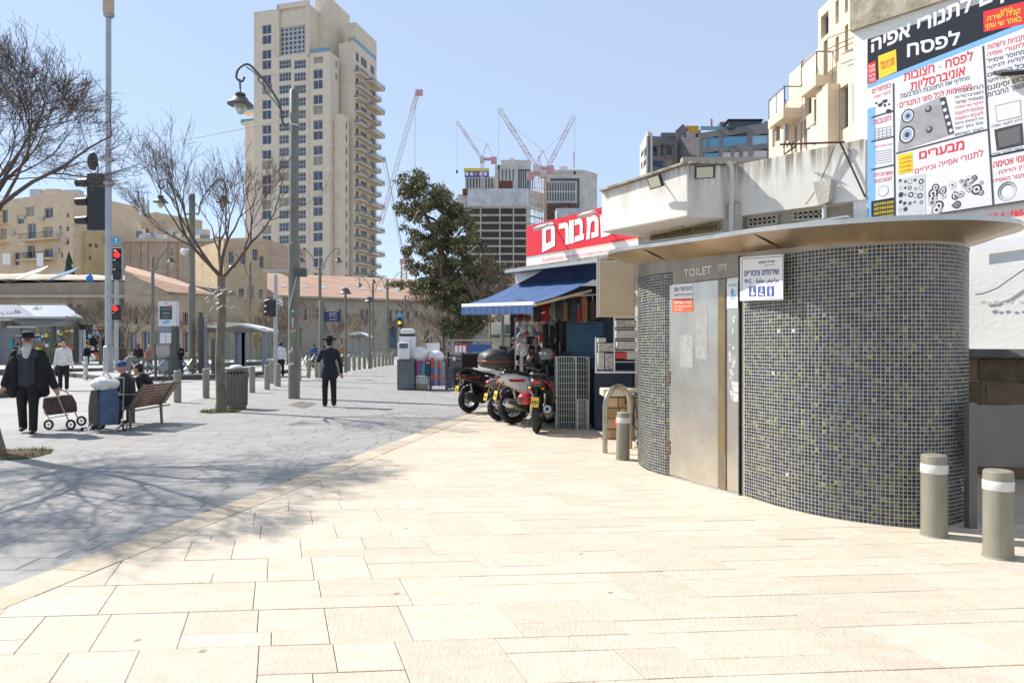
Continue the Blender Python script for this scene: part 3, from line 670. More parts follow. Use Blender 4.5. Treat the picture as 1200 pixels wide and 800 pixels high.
pp = MB(); x_ = 855; pp.tube([RET.pt(853, 190, .10), RET.pt(857, 196, .13), RET.pt(857.5, 215, .13), PA2.pt(857, 252, .18), PA2.pt(856.5, 285, .18)], .042, 10)
pd = tag(pp.build('drain_pipe', m_pvc), 'grey plastic drain pipe running down the corner of the parapet', 'pipe')
# dark strip signs over the kiosk roof
def strip(plane, x0, y0, x1, y1, y0r, y1r, off, label):
    t = thing('strip_sign', label, 'sign', plane.pt(x0, y1, off), 'dark strip signs above the kiosk roof')
    q = [plane.pt(x0, y1, off), plane.pt(x1, y1r, off), plane.pt(x1, y0r, off), plane.pt(x0, y0, off)]
    b_ = MB(); b_.plate(*q, .05, plane.n); b_.build('panel', flat('sign_navy', (.03, .035, .06), .5), t, smooth=False, fix=True)
    f_ = MB()
    for i in range(4): f_.bar(q[i] + plane.n*.01, q[(i+1) % 4] + plane.n*.01, .03, .03)
    f_.build('frame', m_alu, t); return t, q
t, q = strip(FAC, 752, 285, 847, 292, 272, 279, .25, 'narrow dark sign strip in aluminium frame left of the drain pipe')
t, q = strip(PA2, 860, 273, 995, 290, 253.5, 272, .12, 'dark shop sign strip with red hebrew lettering right of the drain pipe')
fr = lambda q, u0, u1, v0, v1, o=.012: [(q[0]*(1-u)+q[1]*u)*(1-v) + (q[3]*(1-u)+q[2]*u)*v + PA2.n*o for u, v in ((u0, v0), (u1, v0), (u1, v1), (u0, v1))]
text(he('שירותי ואספקה למטבחים'), fr(q, .33, .82, .38, .85), m_pinktxt, t, .03); text(he('מחיר'), fr(q, .91, .97, .6, .85), m_pinktxt, t, .02)
# floodlights on the parapet
def flood(p, nrm, label, w_=.30, h_=.2):
    t = thing('floodlight', label, 'floodlight', p, 'floodlights on the parapet'); nrm = Vector(nrm).normalized(); sd = nrm.cross(Vector((0, 0, 1))).normalized(); up = sd.cross(nrm)
    q = [p - sd*w_/2 - up*h_/2, p + sd*w_/2 - up*h_/2, p + sd*w_/2 + up*h_/2, p - sd*w_/2 + up*h_/2]
    b_ = MB(); b_.plate(*q, .045, nrm); b_.build('housing', m_blk, t, smooth=False, fix=True, bevel=.006)
    c = p + nrm*.004; b_ = MB(); b_.quad(*[c + (x - p)*.82 for x in q]); b_.build('lens', m_lens, t, smooth=False)
    return t
f1 = flood(PAR.pt(767, 213.5, .22), PAR.n*.55 + Vector((-.5, -.2, -.45)), 'black floodlight on a bracket casting a shadow on the sunlit parapet')
b_ = MB(); b_.tube([PAR.pt(767, 213.5, .18), PAR.pt(776, 211, .0)], .012, 6); b_.build('bracket', m_blk, f1)
f2 = flood(RET.pt(826, 202, .2), Vector((-.2, -.8, -.45)), 'black floodlight on the shaded return face of the parapet')
b_ = MB(); b_.tube([RET.pt(826, 202, .16), RET.pt(819, 203, .0)], .012, 6); b_.build('bracket', m_blk, f2)
lt_ = flood(BAN.pt(1190, 87, .5), Vector((.1, .4, -.9)), 'tan topped floodlight on an arm in front of the banner', .42, .26); b_ = MB(); b_.tube([BAN.pt(1190, 87, .5), BAN.pt(1206, 84, .04)], .02, 6); b_.build('arm', m_alu, lt_)
# broken lamp housing and antenna on parapet 2
pb = PA2.pt(966, 226, .12); t = thing('wall_speaker', 'broken grey lamp housing hanging from the sunlit parapet wall', 'lamp housing', pb)
b_ = MB(); b_.slaby([(-.13, .16), (.13, .18), (.09, -.16), (-.05, -.2)], -.09, .09); b_.X = Matrix.Identity(4)
o = b_.build('shell', m_plaster2, t, smooth=False, fix=True); o.data.transform(Matrix.Translation(pb) @ Matrix.Rotation(R(-45), 4, 'Z')); o.matrix_parent_inverse = Matrix.Translation(pb).inverted()
b_ = MB(); b_.tube([pb + Vector((0, 0, -.18)), pb + Vector((.0, .0, -.38))], .035, 8); b_.build('stub_pipe', m_pvc, t)
an = thing('rod_antenna', 'thin dark horizontal rod antenna with short cross bars above the parapet', 'antenna', PA2.pt(988, 166, .0))
b_ = MB(); b_.tube([PA2.pt(914, 169.5, .25), PA2.pt(990, 166.5, .05)], .016, 6); b_.build('boom', flat('rusty_rod', (.10, .05, .03), .8), an)
for x_ in (921, 925, 930): b_ = MB(); b_.tube([PA2.pt(x_, 166.5, .25), PA2.pt(x_ - 3, 173, .15)], .01, 5); b_.build('rod', m_wire, an)
b_ = MB(); b_.tube([PA2.pt(919, 181, .2), PA2.pt(933, 171, .2)], .014, 5); b_.build('stay', m_wire, an)
for a_, c_, lb in (((985, 168), (1014, 231), 'dark straight cable slanting down the parapet from the rod antenna'), ((978, 171), (944, 240), 'thin dark cable hanging slack across the weathered parapet wall')):
    b_ = MB(); p0, p1 = PA2.pt(*a_, .04), PA2.pt(*c_, .04); b_.tube([p0.lerp(p1, t_/8) + Vector((0, 0, -.10*math.sin(math.pi*t_/8)*(a_[0] < 980))) for t_ in range(9)], .014 if a_[0] > 980 else .006, 5); tag(b_.build('cable', m_wire), lb, 'cable')
# taller wall end, banner wall and retaining wall on the right
tw = MB(); a = BAN.pt(1000, 262, -.03); b = BAN.at(4.2, 0, -.03)
tw.plate(Vector((a.x, a.y, 1.5)), Vector((b.x, b.y, 1.5)), Vector((b.x, b.y, 6.35)), Vector((a.x, a.y, 6.35)), .35, BAN.n); tw.build('banner_wall', m_bright, cb, smooth=False, fix=True)
ct = MB(); a = BAN.pt(996, 36, .09); b = BAN.at(4.2, 0, .09); ct.plate(Vector((a.x, a.y, 6.2)), Vector((b.x, b.y, 6.2)), Vector((b.x, b.y, 6.75)), Vector((a.x, a.y, 6.75)), .9, BAN.n)
ct.build('roof_slab_edge', mat('mossy_concrete', (.50, .45, .35), .95, sc_=3, c2=(.24, .20, .12), bump=.6, bs=14, stain=((.30, .24, .05), 4, -.03)), cb, smooth=False, fix=True)
# banner -----------------------------------------------------------
bn = thing('shop_banner', 'large white printed banner for oven parts with black and blue title strip', 'banner', BAN.pt(1018, 262, .05))
uL_, uR_ = BAN.u(1017.5), BAN.u(1017.5) + 3.35; zB, zT_ = 3.375, 6.0
def bu(px, py, o): p_ = BAN.pt(px, py); return (p_ - BAN.p).dot(BAN.d), p_.z
def bq_(u0, u1, z0, z1, o, dz=0.): return [BAN.at(u0, z0, o), BAN.at(u1, z0 + dz, o), BAN.at(u1, z1 + dz, o), BAN.at(u0, z1, o)]
def bpanel(name, u0, u1, z0, z1, o, m, par=bn, dz=0): b_ = MB(); b_.quad(*bq_(u0, u1, z0, z1, o, dz)); return b_.build(name, m, par, smooth=False)
b_ = MB(); b_.plate(*bq_(uL_, uR_, zB, zT_, .03), .012, BAN.n)
m_ban = flat('banner_vinyl', (.80, .79, .80), .35); m_banblk = flat('banner_black', (.022, .022, .028), .3); m_banblue = flat('banner_blue', (.22, .48, .78), .4); m_pgrey = mat('printed_grey', (.42, .42, .42), .5, sc_=3, c2=(.30, .30, .31))
m_pdark = flat('printed_dark', (.05, .05, .06), .5); m_pyel = flat('printed_yellow', (.85, .66, .03), .4); m_pred = flat('printed_red', (.75, .04, .04), .4)
b_.build('vinyl_sheet', m_ban, bn, smooth=False, fix=True)
def PX(px, py): u, z = bu(px, py, 0); return u, z
# blue border, black title
bpanel('blue_border', uL_, uL_ + .11, zB, 5.0, .034, m_banblue)
zt0 = PX(1018, 99)[1]; zt1 = PX(1199, 28)[1]; slope = (zt1 - zt0) / (PX(1199, 28)[0] - uL_)
L_ = uR_ - uL_
b_ = MB(); b_.quad(BAN.at(uL_, zt0, .034), BAN.at(uR_, zt0 + slope*L_, .034), BAN.at(uR_, zT_, .034), BAN.at(uL_, zT_, .034)); b_.build('title_field', m_banblk, bn, smooth=False)
b_ = MB(); b_.quad(BAN.at(uL_, zt0 - .07, .038), BAN.at(uR_, zt0 - .07 + slope*L_, .038), BAN.at(uR_, zt0 + slope*L_, .038), BAN.at(uL_, zt0, .038)); b_.build('blue_rule', m_banblue, bn, smooth=False)
def bt(s, x0, y0, x1, y1, m, bold=.02, y0r=None, y1r=None, par=bn, o=.042):
    # px box tl(x0,y0) bl(x0,y1) tr(x1,y0r) br(x1,y1r)
    y0r = y0 if y0r is None else y0r; y1r = y1 if y1r is None else y1r
    return text(he(s), [BAN.pt(x0, y1, o), BAN.pt(x1, y1r, o), BAN.pt(x1, y0r, o), BAN.pt(x0, y0, o)], m, par, bold*.6, off=0)
bt('חלקים לתנורי אפיה', 1021, 43, 1222, 68, m_ban, .05, -46, -16)
bt('לפסח', 1063, 48, 1125, 68, m_ban, .04, 34, 52)
def bpx(name, c, m, par=bn, o=.044): b_ = MB(); b_.quad(*[BAN.pt(x, y, o) for x, y in (c[3], c[2], c[1], c[0])]); return b_.build(name, m, par, smooth=False)
yl = bpx('price_flash', [(1029, 66), (1050, 58), (1051, 84), (1030, 93)], m_pyel); bt('חוסך בית ובגדול', 1032, 71, 1048, 86, m_pred, .02, 65, 79, par=yl, o=.05)
rd = bpx('red_flash', [(1016, 76), (1026, 71), (1027, 96), (1018, 99)], m_pred)
for i_, wd in enumerate(('אצל', 'החסיד', 'גדולי', 'המחיר')): bt(wd, 1018, 77+i_*5.5, 1025.5, 81+i_*5.5, m_ban, .03, 74+i_*5.5, 78+i_*5.5, par=rd, o=.05)
r2 = bpx('red_corner_flash', [(1152, 14), (1200, 2), (1203, 28), (1153, 38)], m_pred)
bt('ניתן', 1172, 12.5, 1186, 18, m_pyel, .03, 8.5, 14, par=r2, o=.05); bt('קניה ישירה', 1157, 20, 1196, 27, m_pyel, .03, 10, 18, par=r2, o=.05); bt('באתר שי עוקי', 1155, 29, 1197, 36, m_pyel, .03, 19, 27, par=r2, o=.05)
# panel rules
def rule(c0, c1, w_=.02, m=m_pdark):
    b_ = MB(); p0, p1 = BAN.pt(*c0, .04), BAN.pt(*c1, .04); b_.bar(p0, p1, w_, .003, up=BAN.n); b_.build('rule_line', m, bn, smooth=False)
for c in (((1047, 98), (1049, 259)), ((1152, 54), (1164, 240)), ((1021, 138), (1047, 130)), ((1021, 166), (1048, 160)), ((1021, 199), (1049, 193)), ((1050, 180), (1157, 152)), ((1160, 184), (1200, 175)), ((1160, 184), (1290, 157)), ((1049, 258), (1290, 222))): rule(*c)
bt('לפסח - חצובות', 1059, 84, 1140, 96, m_pred, .03, 58, 71); bt('אוניברסליות', 1067, 95, 1131, 107, m_pred, .03, 75, 88)
bt('מחליף את החצובות המרבעות', 1055, 109, 1136, 118, m_pdark, .01, 88, 95); bt('מתאימות לכל סוגי התנורים', 1054, 119, 1138, 127, m_pred, .02, 97, 104)
for i_, (s1, mm_) in enumerate((('החצובות', m_pdark), ('האוניברסליות', m_pdark), ('מאמייל שחור', m_pdark), ('לניקוי עם גומיות', m_pred), ('ומתחת לחצובה', m_pred), ('ליציבות החצובה', m_pred), ('נא לאחסן נכנס', m_pdark), ('אחד בתוך השני', m_pdark), ('לאחר השימוש', m_pdark))):
    bt(s1, 1119, 106+i_*6.2, 1152, 110+i_*6.2, mm_, .005, 99+i_*6.2, 103.5+i_*6.2)
# printed hob picture
hb = bpx('hob_picture', [(1056, 134), (1101, 114), (1118, 157), (1052, 178)], m_pgrey)
bpx('hob_knob_strip', [(1101, 115), (1108, 113.5), (1118, 156), (1111, 158)], m_pdark, hb, .046)
def disk(px, py, r_, m, par, o, ry=None):
    b_ = MB(); ry = ry or r_; b_.add([BAN.pt(px + r_*math.cos(a_*math.pi/9), py + ry*math.sin(a_*math.pi/9) - r_*math.cos(a_*math.pi/9)*.22, o) for a_ in range(18)], [tuple(range(18))]); return b_.build('printed_disc', m, par, smooth=False)
for i_ in range(5): disk(1105 + i_*2.3, 121 + i_*8, 2.2, m_ban, hb, .049)
for (x, y_, r_) in ((1064, 136, 7.5), (1063, 158, 9.5)):
    for s_, m_, o_ in ((1, m_pdark, .047), (.8, m_ban, .049), (.66, flat('printed_blue_grey', (.35, .45, .60), .5), .051), (.3, m_pdark, .053)): disk(x, y_, r_*s_, m_, hb, o_, r_*s_*1.1)
for (x, y_, r_) in ((1088, 128, 4), (1089, 152, 4)): disk(x, y_, r_, m_pdark, hb, .047); disk(x - .8, y_ - .8, r_*.55, m_pgrey, hb, .05)
bt('מבערים', 1077, 178, 1130, 187, m_pred, .04, 164, 175); bt('לתנורי אפייה וכיריים', 1072, 197, 1152, 203.5, m_pred, .01, 174, 183)
y2 = bpx('yellow_note', [(1052, 182), (1069, 178), (1070, 201), (1053, 205)], m_pyel)
for i_ in range(4): bt('משלוחים עד הבית'[:9+i_], 1054, 185+i_*5, 1068, 188+i_*5, m_pred, .01, 181.5+i_*5, 185+i_*5, par=y2, o=.05)
bkg = bpx('burner_chart', [(1052, 210), (1084, 203), (1085, 252), (1054, 256)], flat('printed_pale_grey', (.62, .62, .64), .5)); rq = random.Random(9)
for i_ in range(22):
    x = 1055 + (i_ % 5)*6 + rq.uniform(-1, 1); y_ = 212 + (i_//5)*8.5 + rq.uniform(-1, 1); r_ = rq.uniform(1.5, 3.3); disk(x, y_, r_, rq.choice([m_pdark, m_pgrey]), bkg, .047); disk(x, y_, r_*.45, rq.choice([m_ban, m_pdark]), bkg, .05)
for i_ in range(30):
    x = rq.uniform(1090, 1152); y_ = 238 - (x - 1090)*.28 + rq.uniform(-18, 12); r_ = rq.uniform(2, 6.5); mm_ = rq.choice([m_pdark, m_pdark, m_pgrey, flat('printed_silver', (.6, .6, .58), .5)])
    disk(x, y_, r_, mm_, bn, .046 + i_*.0002); disk(x, y_, r_*.62, rq.choice([m_ban, m_pgrey]), bn, .053 + i_*.0002); disk(x, y_, r_*.3, m_pdark, bn, .060 + i_*.0002)
bt('כפתורים', 1022, 105, 1044, 110, m_pred, .02, 97, 102); bt('לתנורי אפיה', 1024, 112, 1044, 116, m_pred, .0, 105, 109)
for i_ in range(12): disk(rq.uniform(1025, 1045), rq.uniform(116, 132), rq.uniform(1, 2.4), m_pdark, bn, .046)
bt('חצובות', 1023, 141, 1044, 147, m_pred, .02, 135, 141)
for i_ in range(4): rule((1024, 152+i_*3.5), (1044, 148+i_*3.5), .006, m_pgrey)
for i_ in range(5): rule((1025+i_*4.6, 150), (1025+i_*4.6, 164-i_*.7), .006, m_pgrey)
bt('רשת תחתית לתנור', 1023, 171, 1046, 174, m_pred, .0, 167, 170)
for i_ in range(6): rule((1026, 178+i_*2.8), (1045, 175+i_*2.8), .008, m_pgrey)
bt('מסגרות דלת', 1023, 203, 1046, 208, m_pred, .02, 199, 204); bt('למכונת כביסה', 1024, 210, 1045, 215, m_pred, .02, 206, 211)
disk(1035, 224, 6.5, m_pgrey, bn, .045); disk(1035, 224, 5.6, m_ban, bn, .047)
yb = bpx('black_note', [(1021, 236), (1049, 231), (1050, 262), (1021, 264)], m_banblk)
for i_ in range(4): bt('מבצעים מיוחדים לחנות', 1024, 238+i_*5.2, 1047, 242+i_*5.2, m_pyel, .03, 234+i_*5.2, 238+i_*5.2, par=yb, o=.05)
for i_, (s1, mm_) in enumerate((('תבניות ורשתות', m_pred), ('לתנורי אפיה', m_pred), ('מחוסר אימייל', m_pdark), ('קלות לניקוי', m_pdark), ('כל הגדלים', m_pdark), ('א.א.ג. אלקטרולוקס', m_pdark), ('בוש וסימנס', m_pdark), ('ושאר החברות', m_pdark))):
    bt(s1, 1157, 53+i_*8, 1200, 58.5+i_*8, mm_, .01, 41+i_*8, 47+i_*8)
fr2 = bpx('tray_picture', [(1166, 124), (1196, 117), (1197, 137), (1168, 143)], m_pgrey); bpx('tray_inside', [(1167, 125), (1195, 118.5), (1196, 136), (1169, 142)], m_ban, fr2, .046)
fr3 = bpx('oven_tray_picture', [(1165, 152), (1198, 144), (1200, 170), (1168, 177)], m_pdark); bpx('tray_shine', [(1169, 155), (1195, 148), (1196, 167), (1171, 173)], flat('printed_mid_grey', (.14, .14, .13), .5), fr3, .046)
bt('דלת לתנור אפיה', 1162, 146, 1198, 150, m_pdark, .0, 138, 142); bt('רשת לתנור אפיה', 1162, 179, 1198, 183, m_pdark, .0, 171, 175)
bt('חומי אטימה', 1164, 190, 1206, 197, m_pred, .03, 180, 188); bt('בין הדלת', 1170, 200, 1203, 206, m_pred, .01, 191, 198); bt('לתנור האפיה', 1164, 209, 1204, 214, m_pred, .01, 201, 207)
for r_ in (11, 9.5, 8): 
    for k_ in range(1): disk(1180, 224, r_, m_pdark if r_ != 9.5 else m_pgrey, bn, .046 + (11-r_)*.001); disk(1180.5, 224.5, r_-.8, m_ban, bn, .0465 + (11-r_)*.001)
bt('שי עוקי', 1142, 254, 1204, 264, m_pred, .05, 244, 255)
bt('כל החלקים לבית במחירים הוגנים', 1100, 258, 1138, 261, m_blueprint, .0, 254, 257)
# second red lettered board below
lb_ = sheet('lower_board', [BAN.pt(1143, 297, .03), BAN.pt(1290, 274, .03), BAN.pt(1290, 262, .03), BAN.pt(1143, 285, .03)], m_ban, bn)
bt('כלי בית וחשמל', 1150, 287, 1230, 294, m_pred, .04, 277, 284)
b_ = MB(); b_.tube([BAN.pt(1143, 345, .04), BAN.pt(1152, 344, .04), BAN.pt(1168, 338, .04), BAN.pt(1188, 324, .04), BAN.pt(1204, 313, .04)], .008, 5); tag(b_.build('wall_cable', m_wire), 'thin black cable drooping across the bright white wall right of the kiosk', 'cable')
b_ = MB(); 
for x_, w_ in ((1153, 4), (1160, 3), (1168, 3.5), (1178, 3), (1186, 3), (1198, 3)): b_.add([BAN.pt(x_ + w_*math.cos(a_), 353 + (x_ % 3) + w_*.8*math.sin(a_)*(1 if math.sin(a_) > 0 else .6), .02) for a_ in [k_*math.pi/4 for k_ in range(8)]], [tuple(range(8))])
o = b_.build('peeled_patches', m_plaster2, cb, smooth=False); o['kind'] = 'stuff'
# retaining wall with coping, steel plate
rt = thing('retaining_wall', 'low shaded stone retaining wall with grey coping right of the kiosk', 'wall', BAN.pt(1170, 560, .3))
a = BAN.at(.2, 0, .45); b = BAN.at(4.4, 0, .45)
b_ = MB(); b_.plate(a + Vector((0, 0, 1.46)), b + Vector((0, 0, 1.46)), b + Vector((0, 0, 1.56)), a + Vector((0, 0, 1.56)), .5, BAN.n); b_.build('coping', mat('dark_coping', (.22, .21, .20), .8, var=.2), rt, smooth=False, fix=True)
m_brick = mat('rough_brown_stone', (.30, .22, .14), .95, sc_=5, c2=(.20, .14, .09), bump=1., bs=16, attr=.3)
b_ = MB(); b_.plate(a - BAN.n*.1, b - BAN.n*.1, b - BAN.n*.1 + Vector((0, 0, 1.46)), a - BAN.n*.1 + Vector((0, 0, 1.46)), .3, BAN.n); b_.build('backing', m_joint_b, rt, smooth=False, fix=True)
for j in range(5):
    u = .2 - (j % 2)*.3
    while u < 4.3:
        l_ = rnd.uniform(.4, .7); b_ = MB(); b_.a = rnd.random(); o_ = .36 + rnd.uniform(0, .03)
        b_.plate(*[BAN.at(u_, z_, o_) for u_, z_ in ((u+.012, j*.29+.01), (u+l_-.012, j*.29+.01), (u+l_-.012, j*.29+.28), (u+.012, j*.29+.28))], .06, BAN.n); b_.build('stone', m_brick, rt, smooth=False, fix=True, bevel=.012); u += l_
sp = thing('steel_plate_barrier', 'scratched grey steel plate on a post beside the dark end of the kiosk', 'barrier', (4.05, 5.98, 0))
PS = PL((4.03, 5.98), (1, .12)); m_plate = mat('scratched_grey_paint', (.17, .155, .14), .55, .2, sc_=2, c2=(.13, .12, .11), stain=((.33, .32, .31), 5, -.05))
b_ = MB(); b_.plate(*pq(PS, 1136, 475, 1275, 546, .0, 474, 548), .02, PS.n); b_.build('plate', m_plate, sp, smooth=False, fix=True)
b_ = MB(); b_.bar((4.03, 6.0, 0), (4.03, 6.0, 1.1), .07, .07); b_.build('post', m_plate, sp); b_ = MB(); b_.bar((5.0, 6.11, 0), (5.0, 6.11, 1.1), .07, .07); b_.build('post', m_plate, sp)
# ---------------------------------------------------------------- red sign
rs_ = thing('red_shop_sign', 'long red and white shop sign with big white hebrew letters above the awning', 'shop sign', FAC.pt(617, 313))
def fq(x0, y0, x1, y1, y0r, y1r, off): return [FAC.pt(x0, y1, off), FAC.pt(x1, y1r, off), FAC.pt(x1, y0r, off), FAC.pt(x0, y0, off)]
b_ = MB(); b_.plate(*fq(617, 265.7, 748, 301.5, 231.5, 279, .06), .14, FAC.n); b_.build('red_panel', m_red, rs_, smooth=False, fix=True)
b_ = MB(); b_.plate(*fq(617, 301.5, 748, 313.7, 279, 297.5, .06), .14, FAC.n); b_.build('white_panel', m_sgw, rs_, smooth=False, fix=True)
for (x0, x1, mm_) in ((617, 640, m_lb), (640, 662, m_green), (662, 748, flat('sign_cream', (.80, .62, .45), .4))):
    ya = 301.5 - (x0-617)*.1718; yb_ = 301.5 - (x1-617)*.1718; b_ = MB(); b_.quad(*fq(x0, ya, x1, ya+1.8, yb_, yb_+1.6, .064)); b_.build('colour_stripe', mm_, rs_, smooth=False)
for s_, x0, x1, yt0, yb0, yt1, yb1 in (('ם', 635.5, 650.5, 263, 296, 259, 288), ('ר', 655, 666.5, 262.5, 287, 259.5, 286.5), ('ו', 667, 672.5, 258.5, 286, 257.5, 285), ('ב', 673.5, 684.5, 257.5, 284, 254.5, 280.5), ('מ', 687, 701.5, 254.5, 281, 251, 277), ('ש', 703, 722, 251, 279, 246, 274)):
    text(s_, fq(x0, yt0, x1, yb0, yt1, yb1, .066), m_sgw, rs_, .045, name='big_letter')
text('02-5477742 ' + he('שמבורם שיווק והפצת כלי בית וחד פעמי מתנות'), fq(635.5, 302.8, 720, 308.3, 290.5, 296, .066), m_pinktxt, rs_, .0)
for x_, y_ in ((634, 266), (687, 251)):
    b_ = MB(); c = FAC.pt(x_, y_, .42); b_.X = Matrix.Translation(c) @ Matrix.Rotation(R(-53), 4, 'Z') @ Matrix.Rotation(R(25), 4, 'X'); b_.box(-.16, -.1, -.03, .16, .1, .03)
    o = b_.build('spotlight', m_pvc, rs_, smooth=False); b_ = MB(); b_.tube([c, c - FAC.n*.42 + Vector((0, 0, .1))], .018, 6); b_.build('spotlight_arm', m_alu, rs_)
# soffit, gutter beam and shop shell
sh = thing('housewares_shop', 'open fronted housewares shop with dark interior under the red sign', 'shop', FAC.pt(650, 480))
b_ = MB(); b_.bar(FAC.pt(594, 318.5, .35), FAC.pt(703, 305.5, .35), .12, .06); b_.build('gutter', m_alu, sh)
def fwall(name, u0, u1, z0, z1, off, th_, m): b_ = MB(); b_.plate(FAC.at(u0, z0, off), FAC.at(u1, z0, off), FAC.at(u1, z1, off), FAC.at(u0, z1, off), th_, FAC.n); return b_.build(name, m, sh, smooth=False, fix=True)
uA, uB = FAC.u(604), FAC.u(745)
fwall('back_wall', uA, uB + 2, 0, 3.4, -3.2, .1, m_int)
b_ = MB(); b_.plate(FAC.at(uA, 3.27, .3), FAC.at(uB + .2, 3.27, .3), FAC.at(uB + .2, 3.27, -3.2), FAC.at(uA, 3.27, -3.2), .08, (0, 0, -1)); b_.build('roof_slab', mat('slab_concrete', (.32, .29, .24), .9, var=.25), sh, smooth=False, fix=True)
b_ = MB(); b_.bar(FAC.at(uA+.1, 0, -.1), FAC.at(uA+.1, 3.2, -.1), .08, .08); b_.build('corner_post', m_alu, sh)
b_ = MB(); b_.quad(*fq(604, 319, 700, 333.5, 309, 327.3, .02)); b_.build('awning_shade_sheet', m_awn_d, sh, smooth=False)  # dark sheet for awning cloth under the sign, its shadow put into the colour
b_ = MB(); b_.add([FAC.pt(603, 319, .05), FAC.pt(637, 316.5, .05), FAC.pt(604, 334, .05)], [(0, 2, 1)]); b_.build('cheek_panel', m_alu, sh, smooth=False)
# awning
aw = thing('shop_awning', 'blue fabric awning with white front bar and fringed valance over shop front', 'awning', FAC.pt(650, 340))
fl, frr = PL((.42 , 12.74), (.6, -.8)).pt(542, 357.4), PL((.42, 12.74), (.6, -.8)).pt(626, 354.8); bkl, bkr = FAC.pt(603.5, 333.5, .02), FAC.pt(695, 327.5, .02)
b_ = MB(); N_ = 20; vv = []
for i in range(N_ + 1):
    for j in range(9):
        u = i/N_; v = j/8; p_ = (bkl*(1-u)+bkr*u)*(1-v) + (fl*(1-u)+frr*u)*v; p_.z -= .05*math.sin(math.pi*v) + .012*math.sin(u*25)*math.sin(math.pi*v); vv.append(p_)
b_.add(vv, [(i*9+j, (i+1)*9+j, (i+1)*9+j+1, i*9+j+1) for i in range(N_) for j in range(8)]); b_.build('awning_cloth', m_awn, aw, ang=80)
b_ = MB(); b_.bar(fl + Vector((0, 0, -.01)), frr + Vector((0, 0, -.01)), .05, .07); b_.build('front_bar', m_sgw, aw)
b_ = MB(); vv = []; NV = 90
for i in range(NV + 1):
    u = i/NV; p_ = fl*(1-u) + frr*u + FAC.n*(.03 + .005*math.sin(i*.8)); vv += [p_ + Vector((0, 0, -.04)), p_ + Vector((0, 0, -.19 - .018*(i % 3) - .004*math.sin(i*7.)))]
b_.add(vv, [(2*i, 2*i+1, 2*i+3, 2*i+2) for i in range(NV)]); b_.build('valance', m_awn, aw, ang=80)
for u in (.02, .98):
    b_ = MB(); p0 = fl*(1-u)+frr*u + Vector((0, 0, -.05)); p1 = bkl*(1-u)+bkr*u + Vector((0, 0, -.22)); b_.bar(p0, p1, .035, .05); b_.build('arm', m_pole, aw)
# ---------------------------------------------------------------- beige lightbox, blue cabinets, newspaper rack, wire cages
def box_px(name, x0, y0, x1, y1, d, depth, m, par=None, bevel=.008, rot=0, ybr=None):
    a, b = P(x0, y1, d), P(x1, y0, d); b_ = MB(); b_.box(a.x, d, a.z, b.x, d + depth, b.z); return b_.build(name, m, par, smooth=False, bevel=bevel)
t = thing('light_box_sign', 'blank tan metal box sign hanging beside the left tip of the canopy', 'sign', P(722, 371, 11.6))
box_px('cabinet', 702, 305, 744, 371, 11.6, .22, m_tan, t, .02); b_ = MB(); b_.tube([P(700.5, 300, 11.65), P(700.5, 372, 11.65)], .022, 8); b_.build('edge_tube', m_alu, t)
b_ = MB(); b_.tube([P(702, 303, 11.75), P(750, 297, 11.95)], .03, 8); b_.build('hanger', m_alu, t)
m_bluep = mat('blue_corrugated', (.030, .11, .20), .55, var=.2, sc_=2); m_blued = mat('dark_blue_panel', (.014, .035, .075), .5, var=.25, sc_=1.5)
t = thing('corrugated_shutter', 'blue corrugated shutter panel standing behind the wire cages', 'shutter', P(686, 417, 13.9)); 
for i in range(14):
    a, b = P(664.5, 377 + i*3.05 + 2.3, 13.8), P(707, 377 + i*3.05, 13.8); b_ = MB(); b_.box(a.x, 13.8, a.z, b.x, 13.86, b.z); b_.build('slat', m_bluep, t, smooth=False)
box_px('backing_sheet', 664, 376.5, 709, 500, 13.87, .05, m_blued, t)
t = thing('blue_cabinet', 'tall dark blue metal cabinet below the newspaper rack', 'cabinet', G(722, 503)); box_px('body', 697, 433, 741, 504, 12.9, .5, m_blued, t); box_px('door_leaf', 699, 437, 719, 501, 12.885, .012, m_blued, t)
t = thing('newspaper_rack', 'white wire newspaper rack stacked with newspapers above the blue cabinet', 'newspaper rack', P(722, 436, 12.2)); m_ww = flat('white_wire', (.62, .63, .62), .4, metal=.3)
def wire(par, pts, r_=.01, m=m_ww, name='wire_frame'): b_ = MB(); b_.tube(pts, r_, 6); return b_.build(name, m, par)
d_ = 12.2
for x_ in (698.5, 720, 748): wire(t, [P(x_, 371 if x_ > 700 else 395, d_), P(x_, 436, d_)], .014)
for y_ in (372, 385, 398, 411, 424): wire(t, [P(720, y_, d_), P(749, y_, d_)], .007)
wire(t, [P(698, 436, d_), P(749, 436, d_)], .02); wire(t, [P(698, 396, d_ + .3), P(698, 436, d_ + .3)], .014); wire(t, [P(720, 372, d_), P(749, 372, d_)], .014)
m_news = mat('newsprint', (.58, .57, .54), .9, sc_=30, c2=(.30, .30, .29), stretch=(1, 1, 3)); rk = random.Random(4); m_news2 = mat('newsprint_colour', (.50, .47, .42), .9, sc_=22, c2=(.16, .17, .20))
m_redp = flat('red_paper', (.55, .06, .05), .7)
